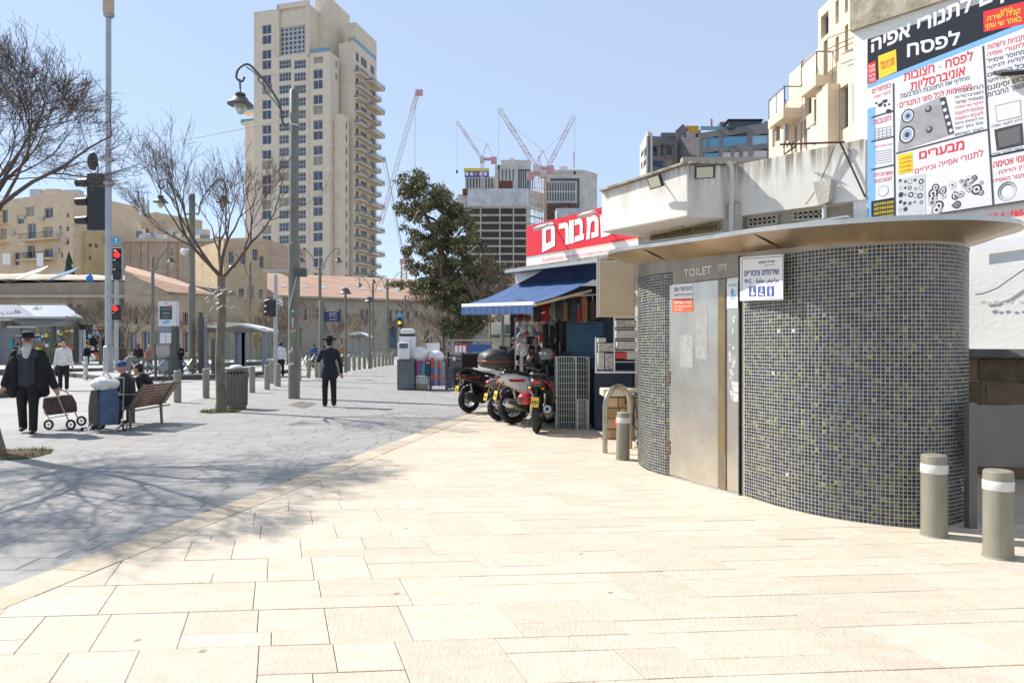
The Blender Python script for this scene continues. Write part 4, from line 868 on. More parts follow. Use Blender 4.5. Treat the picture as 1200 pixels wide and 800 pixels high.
for i, (x0, y0, x1, y1) in enumerate(((701, 396, 710, 401), (702, 402, 719, 412), (701, 413, 708, 433), (709, 414, 719, 433), (722, 375, 746, 383), (722, 387, 747, 396), (723, 400, 746, 409), (722, 413, 735, 420), (734, 412, 747, 421))):
    b_ = MB(); a, b = P(x0, y1, d_ + .05), P(x1, y0, d_ + .05); b_.box(a.x, d_ + .05, a.z, b.x, d_ + .2, b.z); tag(b_.build('newspaper_stack', m_redp if i == 7 else rk.choice([m_news, m_news2]), smooth=False, bevel=.004), 'stack of folded newspapers in the white wire rack, ' + ['top left', 'wide one at middle left', 'lower left corner', 'lower left beside the corner stack', 'top right', 'second from top right', 'third from top right', '', 'bottom right corner'][i] if i != 7 else 'red topped stack of papers low in the wire rack', 'newspapers', 'newspapers in the rack' if i != 7 else None)
def cage(name, x0, y0, x1, y1, d, label, mw, depth=.35, nx=8, nz=11, yb=None):
    t = thing(name, label, 'wire cage', P((x0+x1)/2, y1, d), 'galvanised wire mesh cages by the shop front'); a, b = P(x0, y1, d), P(x1, y0, d)
    for dd_, nm in ((0, 'front_mesh'), (depth, 'back_mesh')):
        b_ = MB()
        for i in range(nx + 1): x = a.x + (b.x-a.x)*i/nx; b_.bar((x, d+dd_, a.z), (x, d+dd_, b.z), .008, .008)
        for j in range(nz + 1): z = a.z + (b.z-a.z)*j/nz; b_.bar((a.x, d+dd_+.008, z), (b.x, d+dd_+.008, z), .008, .008)
        b_.build(nm, mw, t, smooth=False)
    if depth > .4 and d < 20: p_ = MB(); p_.box(a.x+.03, d+.06, a.z+.02, b.x-.03, d+depth-.06, b.z-.06); p_.build('dark_wrapping', m_teal, t, smooth=False)
    for nm, x in (('side_mesh', a.x), ('side_mesh', b.x)):
        b_ = MB()
        for i in range(4): y = d + depth*i/3; b_.bar((x, y, a.z), (x, y, b.z), .008, .008)
        for j in range(nz + 1): z = a.z + (b.z-a.z)*j/nz; b_.bar((x, d, z), (x, d+depth, z), .008, .008)
        b_.build(nm, mw, t, smooth=False)
    for x, y in ((a.x, d), (b.x, d), (a.x, d+depth), (b.x, d+depth)): b_ = MB(); b_.bar((x, y, 0 if a.z < .1 else a.z), (x, y, b.z), .022, .022); b_.build('corner_post', mw, t, smooth=False)
m_teal = mat('dark_teal_wrap', (.02, .05, .055), .5, var=.3, sc_=6); m_galv = flat('galvanised_wire', (.46, .50, .46), .45, metal=.5)
cage('mesh_cage', 652.5, 418, 675, 502, 13.05, 'tall galvanised mesh cage nearest the red helmet scooter', m_galv, .5)
cage('mesh_cage', 675, 418, 690, 502, 13.2, 'narrow mesh cage between the tall mesh cage and the blue cabinet', m_galv, .5, nx=5)
cage('mesh_cage', 677, 468, 689, 504, 12.95, 'short mesh basket standing at the foot of the mesh cages', m_galv, .25, nx=4, nz=5)
box_px('cage_back_board', 656, 420, 690, 498, 13.75, .05, m_blued, sh)
# hanging goods under the awning: bags and garments
hang = [(625, 356, 633, 377, (.035, .035, .03), 'dark grey garment bag hanging left of the crimson bag'), (632, 355, 644, 377, (.28, .012, .03), 'crimson bag with white stripe hanging under the awning'),
        (645, 353, 652, 372, (.36, .31, .22), 'beige ribbed cloth hanging behind the dark garment bags'), (651, 352, 659, 374, (.04, .045, .05), 'slate garment bag hanging beside the brown one'), (657, 353, 666, 376, (.16, .10, .05), 'brown paper garment bag hanging in the shop front'),
        (666, 350, 679, 377, (.05, .055, .065), 'wide charcoal garment bag hanging mid shop front'), (676, 362, 680, 377, (.25, .02, .03), 'narrow red cloth hanging beside the charcoal bag'), (680, 346, 689, 377, (.26, .10, .045), 'rust orange long cloth hanging nearest the tan box'),
        (606, 369, 613, 376, (.14, .01, .03), 'small maroon bag hanging at the valance end'), (615, 369, 622, 376, (.12, .05, .03), 'small brown bag hanging at the valance end'), (690, 352, 699, 376, (.045, .028, .022), 'dark brown blanket hanging beside the tan box')]
for i, (x0, y0, x1, y1, c, lb) in enumerate(hang):
    d_ = 13.5 + .12*(i % 3) if x0 > 624 else 13.4; a, b = P(x0, y1, d_), P(x1, y0, d_); w_ = b.x - a.x; b_ = MB()
    rings = []
    for f_, s_, dp in ((0, 1, .05), (.3, 1.02, .08), (.7, .95, .07), (.9, .75, .05), (1, .25, .02)):
        z = a.z + (b.z-a.z)*f_; cx = (a.x+b.x)/2; rings.append([Vector((cx + w_/2*s_*math.cos(k_*math.pi/6)*abs(math.cos(k_*math.pi/6))**-.4 if abs(math.cos(k_*math.pi/6)) > .05 else cx, d_ + dp*math.sin(k_*math.pi/6), z)) for k_ in range(12)])
    b_.loft(rings); t = thing('hanging_bag', lb, 'bag', P((x0+x1)/2, y1, d_), 'bags and cloths hanging in the shop front'); b_.build('cloth', mat('bag_cloth_%d' % i, c, .85, var=.2, sc_=6, bump=.4, bs=9), t); b_ = MB(); b_.tube([((a.x+b.x)/2, d_, b.z), ((a.x+b.x)/2, d_, b.z + .09)], .006, 5); b_.build('hook', m_alu, t)
    if i == 1: b_ = MB(); b_.plate(P(634, 368, d_-.085), P(638.5, 366.5, d_-.085), P(638.5, 365, d_-.085), P(634, 366.5, d_-.085), .002, (0, -1, 0)); b_.build('white_stripe', m_sgw, t, smooth=False)
b_ = MB(); b_.tube([P(606, 351, 13.6), P(700, 345, 13.6)], .015, 6); b_.build('hanging_rail', m_alu, sh)
# shelves of small goods
rg = random.Random(11); cols = [(.7, .7, .68), (.75, .72, .66), (.6, .6, .62), (.45, .40, .33), (.08, .09, .12), (.55, .08, .06), (.10, .16, .35), (.65, .55, .40), (.03, .03, .04), (.35, .35, .36)]
cn = ['white', 'cream', 'pale lilac grey', 'khaki', 'navy', 'red', 'dark blue', 'beige', 'black', 'grey']
gm = [mat('goods_%d' % i, c, .5, var=.15, sc_=8) for i, c in enumerate(cols)]
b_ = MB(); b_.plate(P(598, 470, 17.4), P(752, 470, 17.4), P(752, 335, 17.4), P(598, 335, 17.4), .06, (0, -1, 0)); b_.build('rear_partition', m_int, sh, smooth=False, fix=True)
b_ = MB(); b_.plate(P(704, 470, 14.2), P(755, 470, 14.2), P(755, 345, 14.2), P(704, 345, 14.2), .06, (0, -1, 0)); b_.build('side_partition', m_blued, sh, smooth=False, fix=True)
t = thing('goods_shelf', 'crowded steel shelf of small housewares behind the shop customers', 'shelf', G(625, 478))
for y_ in (383, 393, 404, 415, 427): b_ = MB(); a, b = P(604, y_, 16.2), P(652, y_, 16.2); b_.box(a.x, 16.2, a.z-.02, b.x, 16.6, a.z); b_.build('shelf_board', m_alu, t, smooth=False)
for x_ in (604, 628, 652): b_ = MB(); p_ = P(x_, 372, 16.2); b_.bar((p_.x, 16.22, 0), (p_.x, 16.22, p_.z), .03, .03); b_.build('upright', m_alu, t)
for y_ in (383, 393, 404, 415, 427):
    x_ = 605.
    while x_ < 650:
        w_ = rg.uniform(2, 5.5); h_ = rg.uniform(4, 8.5); a, b = P(x_, y_, 16.15), P(x_ + w_*.9, y_ - h_, 16.15); b_ = MB()
        if rg.random() < .5: b_.box(a.x, 16.15, a.z, b.x, 16.35, b.z)
        else: r_ = (b.x-a.x)/2; hh = b.z-a.z; b_.lathe([(r_*.8, 0), (r_, hh*.3), (r_, hh*.65), (r_*.4, hh*.85), (r_*.4, hh)], 10, ((a.x+b.x)/2, 16.27, a.z))
        gc = rg.randrange(10); tag(b_.build('packaged_goods', gm[gc], smooth=False), '%s packaged article on the %s board of the crowded steel shelf, %s part' % (cn[gc], {383: 'top', 393: 'second', 404: 'middle', 415: 'fourth', 427: 'lowest'}[y_], 'left' if x_ < 620 else 'centre' if x_ < 636 else 'right'), 'goods', 'small goods on the shop shelf'); x_ += w_
for i in range(60):
    x_ = rg.uniform(604, 652); y_ = rg.uniform(364, 378) if i < 36 else rg.uniform(378, 412); r_ = rg.uniform(.04, .09); c = P(x_, y_, 15.2); b_ = MB(); b_.ell(c, (r_, r_*.6, r_*1.3), 8, 6); gc = rg.choice([0, 0, 1, 1, 2, 3, 7, 8, 9, 5]); tag(b_.build('hanging_utensil', gm[gc]), '%s utensil in the %s row hanging over the shelf, %s' % (cn[gc], 'upper' if y_ < 371 else 'middle' if y_ < 385 else 'lower', 'far left' if x_ < 612 else 'left' if x_ < 620 else 'centre' if x_ < 628 else 'right of centre' if x_ < 636 else 'right' if x_ < 644 else 'far right'), 'utensil', 'utensils hanging over the shelf')
# boards and dark rolls standing between shelf and shutter
for i, (x0, y0, x1, y1, c) in enumerate(((636, 379, 643, 470, (.02, .02, .022)), (644, 381, 650, 470, (.03, .03, .035)), (651, 378, 655, 440, (.016, .016, .02)), (656, 379, 660, 450, (.06, .065, .07)))):
    d_ = 14.3 + i*.1; a, b = P(x0, y0, d_), P(x1, y0, d_); b_ = MB(); b_.lathe([((b.x-a.x)/2, 0), ((b.x-a.x)/2, a.z*.98), ((b.x-a.x)/2.3, a.z)], 12, ((a.x+b.x)/2, d_, 0)); tag(b_.build('carpet_roll', mat('roll_%d' % i, c, .8)), ['black carpet roll standing leftmost before the shutter', 'second dark carpet roll from the left before the shutter', 'thin black roll third from the left before the shutter', 'grey roll standing against the blue shutter edge'][i], 'carpet roll', 'rolls standing by the shutter')
# low stone wall with coping behind the hoop, bicycle wheel
t = thing('low_stone_wall', 'low rough stone wall with pale coping behind the bike hoop', 'wall', G(735, 512)); d_ = 11.6
box_px('coping', 707, 456, 765, 464.5, d_, .5, mat('pale_coping', (.62, .56, .45), .85), t, .01)
x0_ = P(710, 460, d_).x; x1_ = P(765, 460, d_).x; z = 0
box_px('core', 712, 465, 765, 514, d_ + .09, .3, m_joint_b, t, 0)
m_rub = mat('golden_rubble', (.50, .36, .20), .95, sc_=5, c2=(.34, .22, .12), bump=.9, bs=14, attr=.2)
for j in range(4):
    x = x0_
    while x < x1_: l_ = rnd.uniform(.16, .3); b_ = MB(); b_.a = rnd.random(); b_.box(x+.006, d_+.03+rnd.uniform(0, .02), j*.18+.006, min(x+l_, x1_)-.006, d_+.12, j*.18+.174); b_.build('stone', m_rub, t, smooth=False, bevel=.015); x += l_
m_tyre = flat('tyre_rubber', (.022, .022, .024), .75); m_chrome = flat('chrome', (.65, .65, .65), .15, metal=1)
def wheel(parent, c, r_, axis, w_=.05, spokes=12, rim=.8, name='wheel', m_r=m_chrome):
    c = Vector(c); ax = Vector(axis).normalized(); e1 = ax.orthogonal().normalized(); e2 = ax.cross(e1); Mx = Matrix((e1, e2, ax)).transposed().to_4x4(); Mx.translation = c
    ty = MB(); ty.X = Mx; rt_ = (r_ - r_*rim)/2; ring = []
    ty.tube([((r_-rt_)*math.cos(t_), (r_-rt_)*math.sin(t_), 0) for t_ in [k_*2*math.pi/28 for k_ in range(29)]], rt_, 8, cap=False); o = ty.build(name, m_tyre, parent)
    for v in o.data.vertices:
        l_ = Mx.inverted() @ v.co; l_.z *= w_/2/rt_; v.co = Mx @ l_
    rm = MB(); rm.X = Mx; rm.lathe([(r_*rim, -w_*.35), (r_*rim*1.02, 0), (r_*rim, w_*.35), (r_*rim*.9, w_*.3), (r_*rim*.9, -w_*.3)], 28, cap=False); rm.lathe([(r_*.14, -w_*.7), (r_*.16, 0), (r_*.14, w_*.7)], 14)
    for i in range(spokes): a_ = 2*math.pi*i/spokes; rm.bar((r_*.12*math.cos(a_), r_*.12*math.sin(a_), 0), (r_*rim*.93*math.cos(a_), r_*rim*.93*math.sin(a_), 0), r_*.05 if spokes < 8 else r_*.018, w_*.3 if spokes < 8 else r_*.018, up=(0, 0, 1))
    rm.build('rim', m_r, o); return o
t = thing('parked_bicycle', 'dark bicycle with red saddle bag parked behind the bike hoop', 'bicycle', G(738, 524))
ba = G(746, 523.5) + Vector((.05, 0, .26)); bb = ba + Vector((-.10, .95, 0)); dr = (bb-ba).normalized(); axl = dr.cross(Vector((0, 0, 1)))
wheel(t, ba, .27, axl, .04, 16, .86); wheel(t, bb, .27, axl, .04, 16, .86)
b_ = MB(); s1 = ba + dr*.38 + Vector((0, 0, .02)); s2 = ba + dr*.30 + Vector((0, 0, .50)); s3 = bb + Vector((0, 0, .50)) - dr*.16
for a, b in ((ba, s1), (ba, s2), (s1, s2), (s1, s3), (s2, s3), (s3, bb)): b_.tube([a, b], .016, 8)
b_.build('frame', m_blk, t); b_ = MB(); b_.ell(s2 + Vector((0, 0, .06)), (.07, .13, .03), 12, 8); b_.build('saddle', m_blk, t); b_ = MB(); b_.tube([s3 + axl*.25 + Vector((0, 0, .1)), s3 + Vector((0, 0, .13)), s3 - axl*.25 + Vector((0, 0, .1))], .013, 8); b_.build('handlebar', m_chrome, t)
b_ = MB(); b_.ell(ba + Vector((-.28, .1, .12)), (.10, .14, .13), 12, 8); b_.build('saddle_bag', m_redp, t)
# ================================================================ FAR BUILDINGS
def stone(name, c, dirx, c2=None, course=.45, rough=.9, mortar=.75, bl=.9, amt=.5):
    m = mat(name, c, rough, sc_=.5, c2=c2 or tuple(x*.85 for x in c), bump=.0)
    n = m.node_tree; L = n.links; tc = [x for x in n.nodes if x.type == 'TEX_COORD'][0]
    d = n.nodes.new('ShaderNodeVectorMath'); d.operation = 'DOT_PRODUCT'; d.inputs[1].default_value = (dirx[0], dirx[1], 0); L.new(tc.outputs['Object'], d.inputs[0])
    sp_ = n.nodes.new('ShaderNodeSeparateXYZ'); L.new(tc.outputs['Object'], sp_.inputs[0]); cb_ = n.nodes.new('ShaderNodeCombineXYZ'); L.new(d.outputs['Value'], cb_.inputs[0]); L.new(sp_.outputs[2], cb_.inputs[1])
    br = n.nodes.new('ShaderNodeTexBrick'); br.inputs['Scale'].default_value = 1; br.inputs['Brick Width'].default_value = bl; br.inputs['Row Height'].default_value = course; br.inputs['Mortar Size'].default_value = .02
    br.inputs['Color1'].default_value = (1, 1, 1, 1); br.inputs['Color2'].default_value = (.80, .78, .76, 1); br.inputs['Mortar'].default_value = (mortar,)*3 + (1,); L.new(cb_.outputs[0], br.inputs['Vector'])
    b = n.nodes['Principled BSDF']; src = b.inputs['Base Color'].links[0].from_socket
    mx = n.nodes.new('ShaderNodeMix'); mx.data_type = 'RGBA'; mx.blend_type = 'MULTIPLY'; mx.inputs['Factor'].default_value = amt; L.new(src, mx.inputs['A']); L.new(br.outputs['Color'], mx.inputs['B']); L.new(mx.outputs['Result'], b.inputs['Base Color'])
    return m
m_glass = mat('window_glass_blue', (.045, .085, .16), .12, var=.3, sc_=.15, spec=.9); m_glassd = mat('window_glass_dark', (.03, .035, .045), .15, var=.3, sc_=.4, spec=.8)
m_wf = flat('window_frame_light', (.50, .47, .42), .5); m_rail = flat('balcony_railing', (.28, .27, .26), .5); m_glassrail = mat('glass_balustrade', (.18, .33, .40), .1, var=.1, spec=.8)
WC = {}; rw = random.Random(31); m_gpale = mat('window_glass_pale', (.12, .16, .22), .15, var=.3, sc_=.3); m_gsky = mat('window_glass_sky', (.07, .13, .24), .1, var=.3, sc_=.2); m_gblind = mat('drawn_blind', (.36, .33, .29), .7)
def window(par, P0, ud, n, w_, h_, nx=2, nz=1, mf=None, mg=None, name='window', dep=.14):
    mf = mf or m_wf; mg = mg or m_glass; key = (round(w_, 2), round(h_, 2), nx, nz, mf.name, mg.name, dep)
    if key not in WC:
        f = MB(); t = min(w_, h_)*.055 + .02
        f.box(0, 0, 0, t, dep, h_); f.box(w_-t, 0, 0, w_, dep, h_); f.box(t, 0, 0, w_-t, dep, t); f.box(t, 0, h_-t, w_-t, dep, h_)
        for i in range(1, nx): f.box(w_*i/nx-t/2, 0.01, t, w_*i/nx+t/2, dep-.01, h_-t)
        for i in range(1, nz): f.box(t, 0.02, h_*i/nz-t/2, w_-t, dep-.02, h_*i/nz+t/2)
        g_ = MB(); g_.quad((t*.5, dep*.4, t*.5), (w_-t*.5, dep*.4, t*.5), (w_-t*.5, dep*.4, h_-t*.5), (t*.5, dep*.4, h_-t*.5))
        WC[key] = (f.mesh('window', mf, False), [g_.mesh('pane', q_, False) for q_ in (mg, mg, m_gpale, mg, m_gsky, m_gblind)])
    a, b = WC[key]; b = rw.choice(b); ud = Vector(ud); n = Vector(n); M = Matrix((ud, -n, Vector((0, 0, 1)))).transposed().to_4x4(); M.translation = Vector(P0)
    o = bpy.data.objects.new(name, a); COL.objects.link(o); o.parent = par; o.matrix_parent_inverse = wmat(par).inverted(); o.location = M.translation; o.rotation_euler = M.to_euler()
    p = bpy.data.objects.new('pane', b); COL.objects.link(p); p.parent = o; return o
def wallf(par, P0, ud, W, z0, z1, holes, m, n, th=.4, name='facade'):
    # wall slab with real openings; P0 = (x,y) of its left end seen from outside
    P0 = Vector((P0[0], P0[1], 0)); ud = Vector((ud[0], ud[1], 0)).normalized(); n = Vector((n[0], n[1], 0)).normalized()
    us = sorted({0, W, *[round(h[0], 3) for h in holes], *[round(h[2], 3) for h in holes]}); us = [u for u in us if 0 <= u <= W]
    zs = sorted({z0, z1, *[round(h[1], 3) for h in holes], *[round(h[3], 3) for h in holes]}); zs = [z for z in zs if z0 <= z <= z1]
    hs = [[round(x, 3) for x in h[:4]] for h in holes]; b_ = MB(); pt = lambda u, z, o=0: P0 + ud*u - n*o + Vector((0, 0, z))
    for i in range(len(us)-1):
        run = None
        for j in range(len(zs)-1):
            cu, cz = (us[i]+us[i+1])/2, (zs[j]+zs[j+1])/2; hole = any(h[0] < cu < h[2] and h[1] < cz < h[3] for h in hs)
            if not hole:
                if run is None: run = zs[j]
            if (hole or j == len(zs)-2) and run is not None:
                e = zs[j] if hole else zs[j+1]; b_.quad(pt(us[i], run), pt(us[i+1], run), pt(us[i+1], e), pt(us[i], e)); run = None
    for h in hs:
        a, b, c, d = h; q = [(a, b), (c, b), (c, d), (a, d)]
        for k_ in range(4): p_, r_ = q[k_], q[(k_+1) % 4]; b_.quad(pt(*p_), pt(*p_, th), pt(*r_, th), pt(*r_))
    b_.quad(pt(0, z0), pt(0, z1), pt(0, z1, th), pt(0, z0, th)); b_.quad(pt(W, z0), pt(W, z0, th), pt(W, z1, th), pt(W, z1)); b_.quad(pt(0, z1), pt(W, z1), pt(W, z1, th), pt(0, z1, th))
    return b_.build(name, m, par, smooth=False)
# ---------------------------------------------------------------- apartment tower
TH = R(15); UF = Vector((math.cos(TH), -math.sin(TH), 0)); VB = Vector((math.sin(TH), math.cos(TH), 0)); TO = P(362, 405, 200); TO.z = 0
def tu(px, v): q = TO + VB*v; k = (px-CX)/F; return (k*q.y - q.x)/(UF.x - k*UF.y)
def tv(px, u): q = TO + UF*u; k = (px-CX)/F; return (k*q.y - q.x)/(VB.x - k*VB.y)
def tpz(py, u, v): return H + (HY-py)/F*(TO + UF*u + VB*v).y
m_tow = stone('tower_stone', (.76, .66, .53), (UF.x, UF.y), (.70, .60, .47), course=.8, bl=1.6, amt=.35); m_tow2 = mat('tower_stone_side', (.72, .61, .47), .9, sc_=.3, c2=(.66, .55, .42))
tw_ = thing('apartment_tower', 'tall pale stone apartment tower with stacked balconies down its right side', 'tower', TO)
def tblock(p0, p1, v0, depth, ytop, holes=(), sideholes=(), name='front_facade', z0=0, mside=None):
    u0, u1 = tu(p0, v0), tu(p1, v0); z1 = tpz(ytop, (u0+u1)/2, v0); hl = []
    for (a, y0, b, y1) in holes: A_, B_ = tu(a, v0)-u0, tu(b, v0)-u0; hl.append((A_, tpz(y1, u0+A_, v0), B_, tpz(y0, u0+A_, v0)))
    P0 = TO + UF*u0 + VB*v0; wallf(tw_, P0, UF, u1-u0, z0, z1, hl, m_tow, -VB, name=name)
    sl_ = [(a-v0-.4, b, c-v0-.4, d) for a, b, c, d in sideholes]
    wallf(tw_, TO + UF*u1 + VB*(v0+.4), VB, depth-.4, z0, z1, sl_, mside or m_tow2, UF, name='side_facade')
    b_ = MB(); a = TO + UF*u0 + VB*(v0+.42); b_.add([a + UF*x + VB*y + Vector((0, 0, z)) for z in (z0, z1-.3) for x, y in ((0, 0), (u1-u0-.42, 0), (u1-u0-.42, depth-.42), (0, depth-.42))], [(3,2,1,0),(4,5,6,7),(0,1,5,4),(1,2,6,5),(2,3,7,6),(3,0,4,7)]); b_.build('core', m_tow2, tw_, smooth=False)
    return u0, u1, z1, P0, hl
hA = []
for i in range(11):
    y = 30.3 + 29.25*i
    if y < 325: hA += [(307.2, y, 317.8, y+10.4), (307.2, y+12, 317.8, y+22.4)]
hB = []
for i in range(18):
    y = 71.3 + 14.62*i; hB += [(327, y, 341, y+10), (344.5, y, 358.3, y+10)]
hP = [(328, 33, 358, 66)]
u0, u1, z1, P0, hl = tblock(297.5, 363, 0, 16, 10, hA + hB + hP)
for i, h in enumerate(hl):
    big = h[2]-h[0] > 6; window(tw_, P0 + UF*h[0] + VB*(.22 if not big else .2) + Vector((0, 0, h[1])), UF, -VB, round(h[2]-h[0], 1), round(h[3]-h[1], 1), 6 if big else (2 if i < len(hA) else 4), 6 if big else (1 if i < len(hA) else 2), mf=m_wf)
b_ = MB()                                      # portal frame above the glazed hall
for (a, y0, b, y1) in ((324.5, 8, 327, 66), (358.5, 8, 361.5, 66), (324.5, 7, 361.5, 13)):
    ua, ub = tu(a, -.8), tu(b, -.8); za, zb = tpz(y1, ua, 0), tpz(y0, ua, 0); q = TO + UF*ua - VB*.8; b_.add([q + UF*x + VB*y + Vector((0, 0, z)) for z in (za, zb) for x, y in ((0, 0), (ub-ua, 0), (ub-ua, .79), (0, .79))], [(3,2,1,0),(4,5,6,7),(0,1,5,4),(1,2,6,5),(2,3,7,6),(3,0,4,7)])
b_.build('portal_frame', m_tow, tw_, smooth=False)
a0, a1, z1, P0, hl = tblock(287.5, 297.3, 3, 12, 142, [])
for i, y in enumerate((122, 136)):             # small balconies on the left flank
    b_ = MB(); q = TO + UF*tu(282, 4) + VB*4; z = tpz(y, 0, 4); q.z = z; w_ = tu(298, 4)-tu(282, 4); b_.plate(q, q + UF*w_, q + UF*w_ + VB*4, q + VB*4, .35, (0, 0, 1)); b_.build('balcony_slab', m_tow, tw_, smooth=False, fix=True)
    b_ = MB(); b_.plate(q + Vector((0, 0, .1)), q + UF*w_ + Vector((0, 0, .1)), q + UF*w_ + Vector((0, 0, 1.2)), q + Vector((0, 0, 1.2)), .06, -VB); b_.build('balustrade', m_glassrail, tw_, smooth=False, fix=True)
hC = [(367.5, 67.5, 378.5, 75)] + [q for i in range(9) for q in ((367, 82 + 29.7*i, 378, 93 + 29.7*i), (367, 94.7 + 29.7*i, 378, 105 + 29.7*i)) if 82 + 29.7*i < 325]
vB = tv(397, tu(386.5, -.5)); sB = []
uB_ = tu(386.5, -.5)
for i in range(2): 
    y = 71 + i*14.8; va, vb_ = tv(393, uB_), tv(395.6, uB_); sB.append((va, tpz(y+7, uB_, va), vb_, tpz(y, uB_, va)))
u0, u1, zB1, P0, hl = tblock(363.2, 386.5, -.5, vB + .5, 61.5, hC, sB)
for h in hl: window(tw_, P0 + UF*h[0] + VB*.22 + Vector((0, 0, h[1])), UF, -VB, round(h[2]-h[0], 1), round(h[3]-h[1], 1), 2, 1)
for h in sB: window(tw_, TO + UF*(uB_-.2) + VB*h[0] + Vector((0, 0, h[1])), VB, UF, round(h[2]-h[0], 1), round(h[3]-h[1], 1), 1, 1)
b_ = MB(); q0 = TO + UF*(tu(364, -.4)) - VB*.3; q0.z = zB1; b_.plate(q0, TO + UF*uB_ - VB*.3 + Vector((0, 0, zB1)), TO + UF*uB_ - VB*.3 + Vector((0, 0, zB1+1.3)), q0 + Vector((0, 0, 1.3)), .06, -VB); b_.build('roof_balustrade', m_glassrail, tw_, smooth=False, fix=True)
# lower front wing with slit windows
hD = [(388.6, 142 + 14.85*i, 391.2, 154.2 + 14.85*i) for i in range(13)]; uD = tu(402.5, 1.5); sD = []
for i in range(13): y = 143 + 14.85*i; va, vb_ = tv(405.3, uD), tv(407, uD); sD.append((va, tpz(y+8, uD, va), vb_, tpz(y, uD, va)))
u0, u1, zD1, P0, hl = tblock(387, 402.5, 1.5, tv(409.3, uD)-1.5, 134, hD, sD)
for h in hl: window(tw_, P0 + UF*h[0] + VB*.22 + Vector((0, 0, h[1])), UF, -VB, round(h[2]-h[0], 1), round(h[3]-h[1], 1), 1, 3, mf=m_rail)
for h in sD: window(tw_, TO + UF*(uD-.2) + VB*h[0] + Vector((0, 0, h[1])), VB, UF, round(h[2]-h[0], 1), round(h[3]-h[1], 1), 1, 1)
# rear blocks
tblock(369, 383, 5, 14, -6, [], []); 
u0, u1, zF, P0, hl = tblock(404, 417, vB + 6, 14, 27, [(408, 45, 415, 60)], [])
# balcony block
vC = vB + 1.5; uC = tu(415, vC); dC = tv(441, uC) - vC; sC = []
nf = 19
for i in range(nf):
    y = 58 + 14.85*i
    for a, b in ((417, 420.5), (423, 430), (434, 439)):
        va, vb_ = tv(a, uC), tv(b, uC); z_ = tpz(y + 11 - (i % 2)*0, uC, vC); sC.append((va, z_, vb_, z_ + 2.6))
u0, u1, zC, P0, hl = tblock(397.2, 415, vC, dC, 50, [], sC)
for k_, h in enumerate(sC): window(tw_, TO + UF*(uC-.2) + VB*h[0] + Vector((0, 0, h[1])), VB, UF, round(h[2]-h[0], 1), round(h[3]-h[1], 1), 1 + (k_ % 3 == 1), 1, mg=m_glassd)
for i in range(nf):
    y = 58 + 14.85*i; z = tpz(y + 12, uC, vC)
    for (a, b, off, on) in ((416, 431.5, 1.6, i % 2 == 0), (427.5, 442.5, 2.6, i % 2 == 1), (415, 424, 2.2, i % 2 == 1), (433, 441, 1.8, i % 2 == 0)):
        if not on or i in (0,) : continue
        va, vb_ = tv(a, uC), tv(b, uC); q = TO + UF*uC + VB*va; q.z = z; b_ = MB(); b_.plate(q, q + UF*off, q + UF*off + VB*(vb_-va), q + VB*(vb_-va), .32, (0, 0, 1)); sb = b_.build('balcony_slab', m_tow, tw_, smooth=False, fix=True)
        r_ = MB(); hh = 1.15; p0 = q + Vector((0, 0, hh)); p1 = q + UF*off + Vector((0, 0, hh)); p2 = p1 + VB*(vb_-va); p3 = p0 + VB*(vb_-va)
        for s_, e_ in ((p0, p1), (p1, p2), (p2, p3)):
            r_.bar(s_, e_, .09, .09); n_ = max(2, int((e_-s_).length/.55))
            for j in range(n_+1): c = s_.lerp(e_, j/n_); r_.bar(c, c - Vector((0, 0, hh)), .045, .045)
            r_.plate(s_ - Vector((0, 0, hh-.12)), e_ - Vector((0, 0, hh-.12)), e_ - Vector((0, 0, .5)), s_ - Vector((0, 0, .5)), .03, (UF if s_ is p1 else VB))
        r_.build('railing', m_rail, sb, smooth=False)
b_ = MB(); q0 = TO + UF*uC + VB*vC; q0.z = zC; b_.plate(q0, q0 + VB*dC, q0 + VB*dC + Vector((0, 0, 1.4)), q0 + Vector((0, 0, 1.4)), .06, UF); b_.build('roof_balustrade', m_glassrail, tw_, smooth=False, fix=True)
# ---------------------------------------------------------------- generic block helper (front plane + right or left return)
def block(par, a, b, da, db, ytop, ybot, holes, m, depth=10, nx=2, nz=1, mg=None, mf=None, th=.35, roof=None, pane=True, wname='window', back=None):
    # a,b = px of left and right end, da,db distances; holes in px
    p0, p1 = P(a, HY, da), P(b, HY, db); ud = (p1-p0); W = ud.length; ud.normalize(); n = Vector((ud.y, -ud.x, 0)); 
    if n.dot(-p0) < 0: n = -n
    pl = PL(p0.xy, ud.xy); z0 = 0 if ybot is None else pl.z((a+b)/2, ybot); z1 = pl.z((a+b)/2, ytop); hl = []
    for h in holes: hl.append((pl.u(h[0]), pl.z(h[0], h[3]), pl.u(h[2]), pl.z(h[0], h[1])))
    wallf(par, p0.xy, ud, W, z0, z1, hl, m, n, th)
    if pane:
        for h in hl: window(par, Vector((p0.x, p0.y, 0)) + ud*h[0] - n*th*.6 + Vector((0, 0, h[1])), ud, n, round(h[2]-h[0], 1), round(h[3]-h[1], 1), nx, nz, mf, mg, name=wname)
    c_ = Vector((p0.x, p0.y, 0)) - n*(th+.02); b_ = MB(); bd_ = back or -n
    b_.add([c_ + ud*x + bd_*y + Vector((0, 0, z)) for z in (z0, z1-.15) for x, y in ((0, 0), (W, 0), (W, depth), (0, depth))], [(3,2,1,0),(4,5,6,7),(0,1,5,4),(1,2,6,5),(2,3,7,6),(3,0,4,7)]); b_.build('core', m, par, smooth=False, fix=True)
    return pl, ud, n, z0, z1
m_roof = mat('red_roof_tiles', (.43, .25, .17), .9, sc_=.6, c2=(.50, .36, .27), bump=.5, bs=8, stretch=(1, 1, 4)); m_ls = stone('long_building_stone', (0.52, 0.443, 0.344), (1, 0), (0.421, 0.354, 0.266), course=.35, bl=.7)
